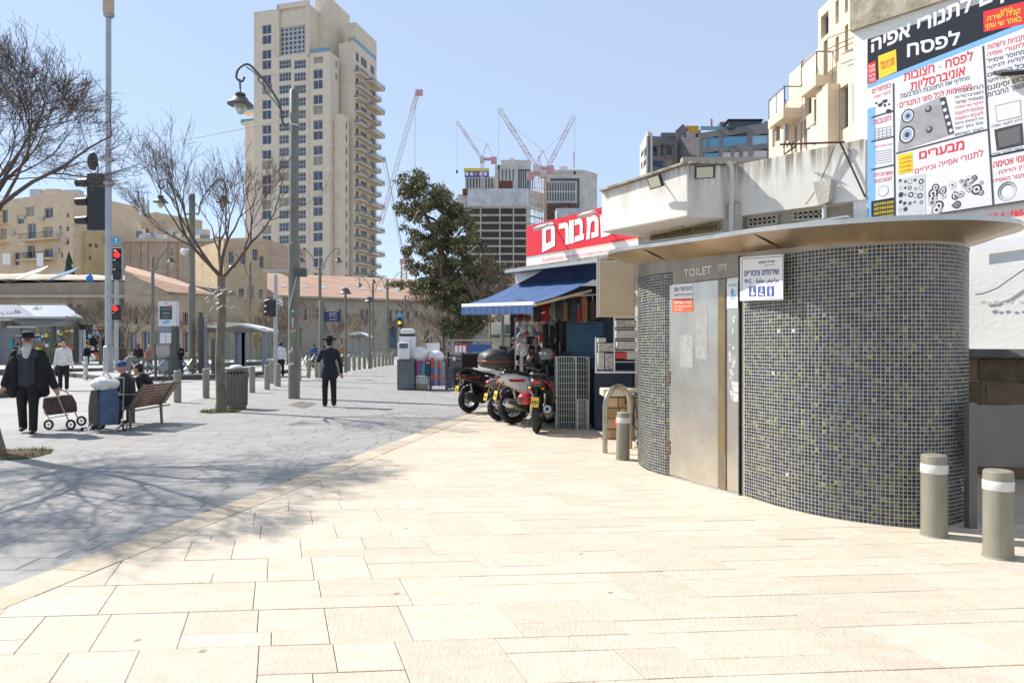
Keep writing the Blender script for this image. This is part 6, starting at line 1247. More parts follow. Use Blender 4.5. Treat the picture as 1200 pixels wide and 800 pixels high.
def wbal(x0, x1, y, off, glass=True, h_=1.0):
    q = PL((WPN.pt(x0, HY)).xy, WPN.d.xy); a = q.pt(x0, y); b = WPN.pt(x1, y); W = (Vector((b.x, b.y, 0)) - Vector((a.x, a.y, 0))).length; sb = MB(); sb.plate(a, a + WPN.d*W, a + WPN.d*W + WPN.n*off, a + WPN.n*off, .45, (0, 0, 1)); s_ = sb.build('balcony', m_ws, wsb, smooth=False, fix=True)
    r_ = MB(); e = a + WPN.n*(off-.05)
    for p_, q_ in ((a, e), (e, e + WPN.d*W), (e + WPN.d*W, a + WPN.d*W)): 
        r_.bar(p_ + Vector((0, 0, h_)), q_ + Vector((0, 0, h_)), .05, .05); k_ = max(1, int((q_-p_).length/.8))
        for j in range(k_+1): c = p_.lerp(q_, j/k_); r_.bar(c, c + Vector((0, 0, h_)), .035, .035)
    r_.build('railing', m_rail, s_, smooth=False)
    if glass: g_ = MB(); g_.plate(e + Vector((0, 0, .08)), e + WPN.d*W + Vector((0, 0, .08)), e + WPN.d*W + Vector((0, 0, h_-.1)), e + Vector((0, 0, h_-.1)), .02, WPN.n); g_.build('balustrade_panel', flat('milky_panel', (.55, .53, .50), .4), s_, smooth=False, fix=True)
wbal(957, 976, 103, .75); wbal(921, 940, 141, .9); wbal(953, 966, 177, .35)
for x in (911, 921): b_ = MB(); b_.bar(WPN.pt(x, 165, .6), WPN.pt(x, 146, .6), .18, .18); b_.build('balcony_column', m_rail, wsb)
b_ = MB(); q = WPN.pt(972, HY, 1.3); a = WPN.pt(966, 170, 0); b_.add([Vector((p_.x, p_.y, z)) for z in (6, a.z + 2.2) for p_ in (WPN.pt(970, HY, .02), WPN.pt(970, HY, .02) + WPN.n*.5, WPN.pt(970, HY, .02) + WPN.n*.5 + WPN.d*1.0, WPN.pt(970, HY, .02) + WPN.d*1.0)], [(3,2,1,0),(4,5,6,7),(0,1,5,4),(1,2,6,5),(2,3,7,6),(3,0,4,7)]); b_.build('stair_bay', m_ws, wsb, smooth=False, fix=True)
for (x0, y0, x1, y1) in ((970, 45, 1000, 34), (965, 60, 1000, 44), (972, 62, 1000, 50), (986, 64, 1000, 59)): b_ = MB(); b_.bar(WPN.pt(x0, y0, .6), WPN.pt(x1, y1, .6), .03, .03); b_.build('clothes_rail', m_rust, wsb)
# distant hill and city mass closing the horizon
hl_ = MB(); rh = random.Random(21); NX = 90
vv = []
for i in range(NX + 1):
    a_ = math.pi*(i/NX); x = -1400 + 2800*i/NX; h_ = 26 + 14*math.sin(i*.21) + rh.uniform(-3, 3); vv += [Vector((x, 700 + 60*math.sin(i*.4), -5)), Vector((x, 760, h_*.8)), Vector((x, 1000, h_*1.4))]
hl_.add(vv, [(3*i, 3*i+3, 3*i+4, 3*i+1) for i in range(NX)] + [(3*i+1, 3*i+4, 3*i+5, 3*i+2) for i in range(NX)])
struct(hl_.build('hills', mat('hill_scrub', (.33, .31, .25), .95, sc_=.02, c2=(.22, .24, .17))))
# ================================================================ STREET FURNITURE, left side
m_lamp = mat('lamp_post_green_grey', (.20, .195, .155), .5, .2, sc_=1.5, c2=(.15, .145, .115), stain=((.33, .32, .27), 2.5, -.06)); m_lampd = flat('lamp_iron', (.10, .105, .095), .45, metal=.3); m_lglass = mat('lamp_glass_bowl', (.70, .68, .60), .15, var=.05, trans=.55)
m_disk = flat('lamp_reflector', (.60, .50, .36), .4, metal=.6); m_galv2 = mat('galvanised_pole', (.42, .43, .44), .4, .6, sc_=2, c2=(.34, .35, .36))
def curve(pts, n=6): return [Vector((p.x, p.y, p.z)) for p in spline3([Vector(p) for p in pts], n)]
def spline3(c, m):
    out = []; k = len(c)
    for i in range(k-1):
        p0, p1, p2, p3 = [c[min(max(i+j, 0), k-1)] for j in (-1, 0, 1, 2)]
        for s_ in range(m): t = s_/m; out.append(.5*((2*p1)+(p2-p0)*t+(2*p0-5*p1+4*p2-p3)*t*t+(3*p1-p0-3*p2+p3)*t**3))
    return out + [c[-1]]
def lamp_head(par, c, s=1.):                   # pendant bell lamp hanging at c
    b_ = MB(); b_.lathe([(.02, .0), (.02, -.12), (.09, -.14), (.15, -.17), (.16, -.23), (.12, -.26), (.14, -.29), (.22, -.31), (.25, -.38), (.36, -.48), (.38, -.50), (.37, -.51)], 20, c, sx=s, sy=s); o = b_.build('lamp_shade', m_lampd, par)
    b_ = MB(); b_.lathe([(.36, -.505), (.20, -.44), (.18, -.46)], 20, c, cap=False); b_.build('reflector', m_disk, o)
    b_ = MB(); b_.lathe([(.17, -.46), (.185, -.56), (.15, -.68), (.08, -.77), (.02, -.81)], 16, c); b_.build('glass_bowl', m_lglass, o)
def post_lamp(base, label, h=9.3, r0=.17, r1=.135, arms=(-1,), dirx=Vector((1, 0, 0)), clamp=.9, arm_l=1.45, detail=True):
    t = thing('street_lamp', label, 'street lamp', base, 'bell lamps on thick posts'); b_ = MB(); b_.lathe([(r0*1.02, 0), (r0, .05), (r0, h*.5), (r1, h*.5+.02), (r1, h-.04), (r1*.8, h)], 20 if detail else 10, base); b_.build('post', m_lamp, t)
    for s in arms:
        dv = dirx * s; A_ = base + Vector((0, 0, h-1.05)) + dv*(r1+.03); Q = lambda x, z: base + dv*x + Vector((0, 0, h + z)); b_ = MB()
        main = curve([Q(r1+.05, -1.0), Q(r1+.16, -1.08), Q(r1+.24, -.85), Q(r1+.3, -.45), Q(r1+.62, .1), Q(r1+1.0, .55), Q(arm_l-.05, .78), Q(arm_l+.22, .66), Q(arm_l+.30, .38), Q(arm_l+.14, .26), Q(arm_l+.05, .4)], 5)
        b_.tube(main, [.035]*len(main), 7); b_.tube([Q(arm_l+.2, .33), Q(arm_l+.18, .05)], .03, 6)
        if detail:
            b_.tube(curve([Q(r1+.2, -.7), Q(r1+.45, -.35), Q(r1+.75, .0), Q(r1+.72, .2), Q(r1+.55, .16), Q(r1+.6, .02)], 4), .02, 6); b_.tube(curve([Q(r1+.75, .1), Q(r1+.95, .3), Q(r1+.88, .42), Q(r1+.78, .33)], 4), .02, 6); b_.tube(curve([Q(r1+.9, .35), Q(r1+1.1, .55), Q(arm_l, .7)], 4), .02, 6)
        o = b_.build('scroll_arm', m_lampd, t); lamp_head(t, Q(arm_l+.18, .06)); b_ = MB(); z_ = h-1.08; b_.lathe([(r1+.012, z_-.03), (r1+.012, z_+.03)], 14, base, cap=False); b_.build('clamp', m_alu, t)
    return t
a = G(342.5, 467.3) + Vector((0, .17, 0)); big = post_lamp(a, 'tall thick grey street lamp with one scrolled bell arm before the stone tower', h=9.35, dirx=Vector((1, 0, 0)), arms=(-1,), r0=.172, r1=.135)
def on_big(z, name, f, m): b_ = MB(); f(b_, a + Vector((0, 0, z))); return b_.build(name, m, big)
on_big(3.85, 'camera_arm', lambda b, c: b.tube([c + Vector((-.95, -.02, .0)), c + Vector((-.1, -.05, 0))], .035, 8), m_galv2)
on_big(3.8, 'camera_housing', lambda b, c: b.box(c.x+.08, c.y-.25, c.z-.12, c.x+.42, c.y-.05, c.z+.12), m_lampd)
on_big(2.6, 'stay_rod', lambda b, c: b.tube([c + Vector((-.08, -.22, .1)), c + Vector((.16, -.2, 1.15))], .022, 6), m_galv2)
on_big(2.62, 'green_lamp', lambda b, c: b.ell(c + Vector((.05, -.2, 0)), .045, 10, 8), flat('green_signal_glass', (.02, .45, .25), .3))
rs5 = random.Random(6)
for i, (z, w_, h_, c) in enumerate(((2.05, .16, .10, (.55, .25, .22)), (1.9, .14, .10, (.12, .35, .12)), (1.5, .05, .12, (.62, .62, .6)), (1.05, .18, .07, (.6, .6, .6)), (1.42, .12, .05, (.6, .6, .58)), (2.3, .05, .3, (.5, .5, .48)))):
    b_ = MB(); q = a + Vector((rs5.uniform(-.08, .06), 0, z)); th_ = math.asin((q.x-a.x)/.174); nn = Vector((math.sin(th_), -math.cos(th_), 0)); sd = Vector((math.cos(th_), math.sin(th_), 0)); c0_ = Vector((a.x, a.y, z)) + nn*.177
    vs_ = [Vector((a.x, a.y, z + zz*h_ + ss*w_*.12)) + Vector((math.sin(th_+ss*w_/.174/2), -math.cos(th_+ss*w_/.174/2), 0))*.1755 for zz in (-.5, .5) for ss in (-1, -.5, 0, .5, 1)]; b_.add(vs_, [(j, j+1, j+6, j+5) for j in range(4)]); b_.build('sticker', flat('sticker_%d' % i, c, .6), big)
b2_ = G(225, 441); post_lamp(b2_, 'street lamp with two bell arms half hidden by the bare plane tree', h=9.5, arms=(-1, 1), r0=.17, r1=.15)
c_ = G(225, 441) ; cam_ = MB(); cam_.tube([P(224, 293, c_.y), P(217, 292, c_.y)], .05, 6); cam_.ell(P(215, 295, c_.y), (.16, .16, .18), 10, 8); tag(cam_.build('security_camera', m_sgw), 'white dome security camera on the two armed lamp post', 'camera')
for i, (px, d, arms, lb_) in enumerate(((179, 60, (1,), 'distant street lamp with one bell arm left of the bare plane tree'), (375, 60, (-1, 1), 'two armed street lamp just above the walking man in the hat'), (437, 84, (-1, 1), 'two armed bell lamp right of the two lantern posts'), (454, 80, (-1, 1), 'two armed bell lamp standing nearest the eucalyptus'), (293, 64, (-1,), 'slender street lamp before the ochre stone house'), (475, 105, (1,), 'farthest street lamp post at the foot of the orange crane'), (441, 120, (-1,), 'thin far lamp post behind the second tram shelter'))):
    q = P(px, HY, d); q.z = 0; post_lamp(q, lb_, h=9.4, arms=arms, r0=.16, r1=.14, detail=False)
def lantern(base, h, label):
    t = thing('lantern_post', label, 'lantern post', base, 'slim lantern posts beside the bollards'); b_ = MB(); b_.lathe([(.11, 0), (.10, .1), (.07, h*.5), (.07, h-.55)], 12, base); b_.build('post', m_lamp, t)
    b_ = MB(); b_.lathe([(.08, h-.55), (.05, h-.5), (.05, h-.3), (.20, h-.33), (.34, h-.36), (.36, h-.33), (.25, h-.22), (.24, h-.13), (.17, h-.10), (.17, h-.04), (.05, h)], 16, base); b_.build('lantern_head', m_lampd, t)
lantern(G(405, 436.5), 5.05, 'slim lantern post nearer the walking man'); lantern(G(433, 432), 5.0, 'slim lantern post farther along the bollard row')
# mast with arm and signals -------------------------------------------------
mb_ = G(127, 440); ms = thing('tall_mast', 'very tall galvanised mast rising out of frame behind the bench', 'mast', mb_); b_ = MB(); b_.lathe([(.25, 0), (.25, 1.55), (.16, 1.6), (.16, 10.9), (.145, 11), (.14, 19.2), (.1, 19.4), (.1, 22)], 16, mb_); b_.build('pole', m_galv2, ms)
for py in (187, 215, 18): q = P(127.5, py, mb_.y); b_ = MB(); b_.lathe([(.2, -.12), (.28, -.02), (.28, .06), (.18, .12)], 14, q); b_.build('collar', m_galv2, ms)
b_ = MB(); q = P(128, 6, mb_.y - .1); b_.box(q.x-.2, q.y-.25, q.z-.5, q.x+.22, q.y+.1, q.z+.5); b_.build('junction_box', m_tan, ms, smooth=False)
sg_ = thing('traffic_signal', 'large black traffic signal with visors seen sideways high on the tall mast', 'traffic signal', P(112, 230, 36.6)); D_ = 36.6
b_ = MB(); p0, p1 = P(101.5, 269, D_), P(120.5, 203, D_); b_.box(p0.x, D_, p0.z, p1.x, D_+.35, p1.z); b_.build('backboard', m_blk, sg_, smooth=False, bevel=.03)
for py in (214, 236, 258): b_ = MB(); c = P(101.5, py, D_+.17); b_.tube([c + Vector((.1, 0, 0)), c - Vector((.55, 0, .02))], [.24, .2], 12); b_.build('visor', m_blk, sg_)
b_ = MB(); c = P(108.5, 189, D_+.2); b_.ell(c, (.30, .12, .50), 14, 10); b_.build('round_board', m_blk, sg_); b_ = MB(); b_.tube([P(115, 204, D_+.2), P(115, 192, D_+.2), c], .03, 6); b_.tube([P(115, 205, D_+.2), P(126, 205, D_+.3)], .05, 6); b_.build('bracket', m_blk, sg_)
m_redl = mat('red_signal_lit', (.95, .02, .01), .3, var=.02, emit=1.3); m_amb = mat('amber_signal_lit', (1., .5, .02), .3, var=.02, emit=1.6); m_offl = flat('signal_lens_off', (.02, .03, .025), .3)
def disc3(par, name, c, r_, m, n=Vector((0, -1, 0)), k=14):
    b_ = MB(); e = n.cross(Vector((0, 0, 1))).normalized(); b_.add([c + e*r_*math.cos(2*math.pi*j/k) + Vector((0, 0, 1))*r_*math.sin(2*math.pi*j/k) for j in range(k)], [tuple(range(k))]); return b_.build(name, m, par, smooth=False, fix=True)
s2 = thing('traffic_signal', 'traffic signal with grey rim showing red right beside the tall mast', 'traffic signal', G(136.5, 438)); D_ = 38.5
b_ = MB(); p0, p1 = P(131.2, 328.5, D_), P(142.8, 290, D_); b_.box(p0.x, D_, p0.z, p1.x, D_+.2, p1.z); b_.build('rim', m_galv2, s2, smooth=False, bevel=.05); b_ = MB(); p0, p1 = P(132, 327.6, D_-.02), P(142, 290.9, D_-.02); b_.box(p0.x, D_-.03, p0.z, p1.x, D_+.02, p1.z); b_.build('board', m_blk, s2, smooth=False)
for py, m_ in ((298, m_redl), (309, m_offl), (320, m_offl)): disc3(s2, 'lens', P(137, py, D_-.045), .19, m_); b_ = MB(); c = P(137, py, D_); b_.tube([c + Vector((.21*math.cos(t_), -.1, .21*math.sin(t_))) for t_ in [math.pi*j/8 for j in range(9)]], .03, 4); b_.build('visor', m_blk, s2)
b_ = MB(); b_.tube([P(136.5, 438, D_), P(137, 329, D_)], .11, 10); b_.build('pole', m_galv2, s2)
rb = thing('round_blue_sign', 'round blue arrow sign above the red traffic signal', 'sign', P(136, 282, 38.3)); c = P(136, 282, 38.3); disc3(rb, 'disc', c, .25, m_blueprint, k=20); b_ = MB(); q = c - Vector((0, .01, 0)); b_.quad(q + Vector((-.03, 0, -.15)), q + Vector((.03, 0, -.15)), q + Vector((.03, 0, .06)), q + Vector((-.03, 0, .06))); b_.add([q + Vector((-.08, 0, .05)), q + Vector((.08, 0, .05)), q + Vector((0, 0, .17))], [(0, 1, 2)]); b_.build('arrow', m_sgw, rb, smooth=False)
def small_signal(px, py, d, lit, label, pole=None, w_=.34, h_=.95, side=False, li=0, pm=None):
    t = thing('traffic_signal', label, 'traffic signal', P(px, py, d)); c = P(px, py, d); b_ = MB(); b_.box(c.x-w_/2, c.y-.12, c.z-h_/2, c.x+w_/2, c.y+.12, c.z+h_/2); b_.build('housing', m_blk, t, smooth=False, bevel=.03)
    n_l = max(2, round(h_/w_)); 
    for i in range(n_l):
        q = c + Vector((0, -.125, h_/2 - h_*(i+.5)/n_l))
        if side: b_ = MB(); b_.tube([q + Vector((-w_*.5, .12, .04)), q + Vector((-w_*1.25, .12, .0))], [w_*.42, w_*.36], 10); b_.build('visor', m_blk, t)
        else: disc3(t, 'lens', q, w_*.36, lit if i == li else m_offl); b_ = MB(); b_.tube([q + Vector((w_*.4*math.cos(t_), -.08, w_*.4*math.sin(t_))) for t_ in [math.pi*j/6 for j in range(7)]], .02, 4); b_.build('visor', m_blk, t)
    if pole: b_ = MB(); g_ = G(pole[0], pole[1]); b_.tube([g_, Vector((g_.x, g_.y, P(pole[0], pole[2], g_.y).z))], pole[3], 10); b_.build('pole', pm or m_galv2, t)
    return t
small_signal(136.5, 366, 38.2, m_redl, 'small two lens pedestrian signal showing red below the large signal', w_=.44, h_=.85)
small_signal(320, 361, 27.5, m_offl, 'black pedestrian signal with visors turned left on a thin pole', (323, 451.5, 322, .075), w_=.26, h_=.68, side=True)
small_signal(468.3, 378, 70, m_amb, 'distant signal showing amber above the white display boxes', (468, 425, 383, .08), w_=.42, h_=1.15, li=1)
t = small_signal(516, 388.5, 90, m_amb, 'far amber signal between display boxes and scooter luggage box', w_=.35, h_=1.0, li=1, pole=(514, 419, 384, .07))
b_ = MB(); c = P(468.3, 370.5, 69.9); b_.box(c.x-.3, c.y, c.z-.22, c.x+.3, c.y+.05, c.z+.25); tag(b_.build('small_blue_sign', m_blueprint, smooth=False), 'small blue square sign on top of the amber signal', 'sign')
# street name sign
sn = thing('street_name_sign', 'dark blue street name sign fixed to a thick grey post behind the walking man', 'street sign', G(377, 439)); g_ = G(377, 439.5); b_ = MB(); b_.lathe([(.15, 0), (.15, 4.0), (.13, 4.05)], 14, g_); b_.build('post', m_lamp, sn)
p0, p1 = P(379.5, 376.8, g_.y), P(399.5, 365, g_.y); b_ = MB(); b_.box(p0.x, g_.y-.03, p0.z, p1.x, g_.y+.03, p1.z); b_.build('plate', flat('street_sign_blue', (.02, .025, .12), .4), sn, smooth=False, bevel=.02)
dq2 = lambda x0, y0, x1, y1: [P(x0, y1, g_.y-.05), P(x1, y1, g_.y-.05), P(x1, y0, g_.y-.05), P(x0, y0, g_.y-.05)]
text(he('רחוב יפו'), dq2(386, 366.5, 394, 368.8), m_sgw, sn, .01); text('Jaffa Road', dq2(386, 373.2, 394.5, 375.4), m_sgw, sn); text(he('דרך יפו'), dq2(386, 369.8, 395, 372), m_sgw, sn)
# flag banner on far bush
b_ = MB(); q = P(326, 349, 40); N_ = 6; vv = [q + Vector((.5*(i/N_) - .25 + .05*math.sin(j), .06*math.sin(i*1.5 + j), .45*(j/N_) - .22 - .25*(i/N_))) for i in range(N_+1) for j in range(N_+1)]
b_.add(vv, [(i*7+j, (i+1)*7+j, (i+1)*7+j+1, i*7+j+1) for i in range(N_) for j in range(N_)]); fl_ = tag(b_.build('small_flag', m_sgw), 'small wrinkled blue and white flag hanging beside the tall lamp post', 'flag'); b_ = MB()
for j in (1, 5): b_.add([v + Vector((0, -.012, 0)) for v in [vv[i*7+j] for i in range(7)] + [vv[i*7+j] + Vector((0, 0, .045)) for i in range(7)]], [(i, i+1, i+8, i+7) for i in range(6)])
b_.build('blue_stripes', m_navy, fl_)
# bollards ------------------------------------------------------------------
bl_ = [(208, 471.5, 'square topped bollard closest to the bench end'), (241.5, 466.5, 'bollard between the bench end and the plane tree trunk'), (295.5, 460, 'bollard just right of the litter bin'), (313, 456.5, 'bollard second right of the litter bin'), (326, 452.8, 'bollard tight against the thin signal pole, right side'), (318, 449, 'bollard behind the thin signal pole, left side'),
       (350.5, 446, 'bollard hidden edge beside the tall thick lamp post'), (361, 442.5, 'leaning bollard just left of the walking man'), (371.5, 442.3, 'bollard directly behind the walking man hand'), (376, 443, 'bollard behind the legs of the walking man'), (396, 439.8, 'wide bollard right of the walking man')]
for i, (x, y, lb_) in enumerate(bl_): g_ = G(x, y); bollard(g_.x, g_.y, .90, .10 if i < 8 else .11, 'plain grey steel ' + lb_, 'bollards along the street edge', band=False, n=16, tilt=.12 if i == 7 else 0)
ords = ['first', 'second', 'third', 'fourth', 'fifth', 'sixth', 'seventh', 'eighth', 'ninth', 'tenth', 'eleventh', 'twelfth']
for i, x in enumerate((408.5, 415, 421, 427, 435, 439.5, 444, 448.5, 452.5, 456.5, 460)):
    y = 434.8 - (x-408.5)*.145; g_ = G(x, y); bollard(g_.x, g_.y, .95, .12, 'small grey bollard, %s beyond the near lantern post in the far row' % ords[i], 'bollards along the street edge', band=False, n=12)
g_ = G(100.3, 445.2); t = thing('bollard', 'shiny steel bollard with bright rings left of the tall mast foot', 'bollard', g_, 'bollards along the street edge'); b_ = MB(); b_.lathe([(.10, 0), (.10, 1.08), (.08, 1.1)], 16, g_); b_.build('post', m_chrome, t)
for z in (.25, .62, .9): b_ = MB(); b_.lathe([(.103, z), (.103, z+.09)], 16, g_, cap=False); b_.build('ring', m_galv2, t)
# litter bin
g_ = G(273, 480) + Vector((0, .25, 0)); t = thing('litter_bin', 'grey ribbed steel litter bin with perforated rim beside the bare tree', 'litter bin', g_); b_ = MB(); b_.lathe([(.20, 0), (.235, .04), (.25, .88), (.235, .885)], 28, g_); b_.build('drum', m_lamp, t)
b_ = MB(); b_.lathe([(.245, .95), (.285, .96), (.285, 1.03), (.24, 1.06), (.20, 1.03)], 28, g_); b_.build('rim', m_lamp, t); b_ = MB(); b_.lathe([(.2, .86), (.2, 1.0)], 20, g_); b_.build('dark_opening', m_dark, t)
for i in range(20): a_ = i*math.pi/10; b_ = MB(); b_.bar(g_ + Vector((.252*math.cos(a_), .252*math.sin(a_), .86)), g_ + Vector((.252*math.cos(a_), .252*math.sin(a_), .97)), .03, .03); b_.build('rim_bracket', m_lamp, t)
for i in range(28):
    a_ = i*math.pi/14
    if math.sin(a_) < .3: b_ = MB(); b_.bar(g_ + Vector((.243*math.cos(a_), .243*math.sin(a_), .1)), g_ + Vector((.256*math.cos(a_), .256*math.sin(a_), .84)), .022, .012); b_.build('rib', m_lamp, t)
b_ = MB(); b_.ell(g_ + Vector((.0, -.05, 1.07)), (.17, .14, .05), 12, 6); tag(b_.build('crumpled_bag', m_sgw), 'crumpled pale bag lying on top of the litter bin', 'bag')
# bench -----------------------------------------------------------------------
bn_ = thing('park_bench', 'slatted brown wooden bench with steel frame seen from behind', 'bench', (-7.3, 13.3, 0)); m_slat = mat('bench_wood', (.17, .095, .06), .6, sc_=3, c2=(.11, .06, .04), stretch=(6, .6, 6), bump=.2, bs=30)
y0, y1 = 12.95, 14.4
for i in range(6): b_ = MB(); x = -7.84 + i*.088; b_.box(x, y0, .415, x+.07, y1, .44); b_.build('seat_slat', m_slat, bn_, smooth=False, bevel=.004)
for i in range(8): b_ = MB(); t_ = i/7; x = -7.30 + .27*t_; z = .42 + .40*t_; b_.bar((x, y0, z), (x, y1, z), .022, .046, up=(.4, 0, 1)); b_.build('back_slat', m_slat, bn_, smooth=False)
for y in (y0+.04, y1-.25):
    b_ = MB(); b_.tube([(-7.26, y, 0), (-7.28, y, .40)], .028, 10); b_.bar((-7.86, y, .395), (-7.26, y, .395), .04, .03); b_.tube([(-7.84, y, 0), (-7.84, y, .40)], .025, 10); b_.bar((-7.27, y, .40), (-6.99, y, .86), .035, .04); b_.build('end_frame', m_lamp, bn_)
    b_ = MB(); b_.tube(curve([(-7.10, y, .66), (-7.3, y, .67), (-7.7, y, .64), (-7.82, y, .60), (-7.84, y, .40)], 4), .017, 8); b_.build('armrest', m_lamp, bn_)
b_ = MB(); b_.tube([(-7.22, y0, .36), (-7.22, y1, .36)], .016, 8); b_.build('rear_rail', m_lamp, bn_)
# shopping trolleys ------------------------------------------------------------
t = thing('shopping_trolley', 'blue and grey fabric shopping trolley parked at the near bench end', 'shopping trolley', G(118, 507)); g_ = Vector((-7.58, 12.72, 0)); m_fab = mat('slate_blue_fabric', (.075, .125, .215), .85, sc_=12, c2=(.05, .085, .15), bump=.3, bs=20); m_fab2 = mat('grey_nylon', (.10, .095, .085), .6, sc_=8, c2=(.05, .05, .045), bump=.5, bs=12)
def bag_shape(c, wx, wy, z0, z1, r=.07, tw=0, top=.9):
    rings = []
    for f_, s_ in ((0, .9), (.08, 1), (.5, 1.03), (.85, top+.06), (1, top-.1)):
        z = z0+(z1-z0)*f_; ring = []
        for k_ in range(20):
            a_ = 2*math.pi*k_/20; e_ = .45; ring.append(Vector((c[0] + wx/2*s_*math.copysign(abs(math.cos(a_))**e_, math.cos(a_)) + tw*f_, c[1] + wy/2*s_*math.copysign(abs(math.sin(a_))**e_, math.sin(a_)), z)))
        rings.append(ring)
    return rings
b_ = MB(); b_.loft(bag_shape((-7.50, 12.70), .26, .30, .14, .80)); b_.build('bag', m_fab, t); b_ = MB(); b_.loft(bag_shape((-7.70, 12.66), .20, .26, .16, .78, top=.8)); b_.build('grey_pocket', m_fab2, t)
b_ = MB(); 
for x in (-7.84, -7.30): b_.tube([(x, 12.62, .04), (x, 12.80, .12), (x, 12.84, 1.0)], .012, 6)
b_.tube([(-7.30, 12.84, 1.0), (-7.84, 12.84, 1.0)], .014, 6); b_.tube([(-7.84, 12.5, .05), (-7.30, 12.5, .05)], .012, 6); b_.tube([(-7.84, 12.5, .05), (-7.84, 12.84, .14)], .012, 6); b_.tube([(-7.30, 12.5, .05), (-7.30, 12.84, .14)], .012, 6); b_.build('frame', m_galv2, t)
wheel(t, (-7.27, 12.82, .09), .085, (1, 0, 0), .03, 0, .6, m_r=m_sgw); wheel(t, (-7.76, 12.82, .09), .085, (1, 0, 0), .03, 0, .6, m_r=flat('brass_hub', (.4, .28, .1), .4))
b_ = MB(); rz = random.Random(3)
c0_ = Vector((-7.56, 12.68, .90)); b_.ell(c0_, (.24, .19, .13), 20, 12)
for v in b_.v: f_ = 1 + .14*noise.noise(v*9) + .08*noise.noise(v*22); v.xyz = c0_ + (v-c0_)*f_
b_.tube(curve([c0_ + Vector((-.05, 0, .1)), c0_ + Vector((.0, 0, .22)), c0_ + Vector((.1, 0, .12))], 4), .02, 6)
tag(b_.build('plastic_bag', mat('white_plastic_bag', (.74, .74, .72), .45, var=.1, bump=.6, bs=14)), 'full white plastic bag resting on top of the blue trolley', 'bag')
t = thing('shopping_trolley', 'dark flowered wheeled shopping trolley pulled by the bearded man', 'shopping trolley', G(70, 502)); m_flo = mat('flowered_fabric', (.045, .03, .03), .8, sc_=14, c2=(.20, .10, .07), var=.5, bump=.3)
d_ = 13.0; ax = lambda px, py, y=0: P(px, py, d_) + Vector((0, y, 0))
b_ = MB(); 
lo = [ax(52, 487, 0), ax(77, 484, 0), ax(80, 484, .3), ax(53, 487, .3)]; hi = [ax(49, 466, .02), ax(71, 463, .02), ax(73, 463, .30), ax(50, 466, .3)]; mid_ = [l.lerp(h, .5) + (l.lerp(h, .5) - ax(62, 475, .15))*.12 for l, h in zip(lo, hi)]
b_.add(lo + mid_ + hi, [(3, 2, 1, 0), (8, 9, 10, 11)] + [(i, (i+1) % 4, 4+(i+1) % 4, 4+i) for i in range(4)] + [(4+i, 4+(i+1) % 4, 8+(i+1) % 4, 8+i) for i in range(4)]); b_.build('bag', m_flo, t, smooth=False, bevel=.03)
b_ = MB(); b_.tube([ax(58, 449, -.05), ax(66, 461, 0), ax(80, 492, 0)], .012, 6); b_.tube([ax(58, 449, -.05), ax(68, 461, .28), ax(80, 492, .28)], .012, 6); b_.tube([ax(50, 476, .0), ax(57, 490, 0), ax(80, 486, 0)], .011, 6); b_.build('frame', m_galv2, t)
for px, py in ((57, 497.3), (83, 497.3)): wheel(t, ax(px, py, .0), .10, (0, 1, 0), .03, 5, .66, m_r=m_galv2); 
wheel(t, ax(83, 495.1, .32), .10, (0, 1, 0), .03, 5, .66, m_r=m_galv2)
# white and grey display column, wire baskets --------------------------------
d_ = 24.6; m_wp = flat('white_plastic', (.72, .72, .72), .4); m_gp = mat('slate_box', (.13, .15, .18), .6, sc_=1, var=.15)
t = thing('display_column', 'white rounded display unit on a slate grey cabinet left of the scooters', 'display unit', G(476, 457))
def db(name, x0, y0, x1, y1, m, par, dd_=0, dp=.5, bv=.03): a, b = P(x0, y1, d_+dd_), P(x1, y0, d_+dd_); b_ = MB(); b_.box(a.x, d_+dd_, a.z, b.x, d_+dd_+dp, b.z); return b_.build(name, m, par, smooth=False, bevel=bv)
db('cabinet', 465.3, 421, 485.5, 456, m_gp, t, 0, .7, .01); db('cabinet_door', 466.5, 423, 480, 455, m_gp, t, -.015, .015, .004); db('plinth', 466, 456, 485, 457.4, m_blk, t, .02, .6, .0); db('upper_box', 468, 393.5, 485, 421, m_wp, t, .15, .5); db('head', 469, 385, 484.5, 392, m_wp, t, .1, .5, .08); db('dark_seam', 468, 391, 485.5, 393.2, m_blk, t, .12, .5, .0)
t2 = thing('white_appliance', 'small white boxy appliance with dark window on the slate cabinet', 'appliance', P(472, 420, d_)); db('body', 466, 401, 479.5, 420.7, m_wp, t2, -.25, .35, .05); db('dark_window', 468, 402.3, 478, 408, m_gp, t2, -.265, .02, .01)
for (x0, x1, lb_) in ((486, 503, 'black wire basket of colourful goods beside the slate cabinet'), (504, 522, 'black wire basket behind the red and blue striped rolls'), (523, 541, 'black wire rack of dark tins nearest the scooters')):
    cage('wire_basket', x0, 422, x1, 457, d_, lb_, m_wire, .6, nx=4, nz=5)
gi = random.Random(12)
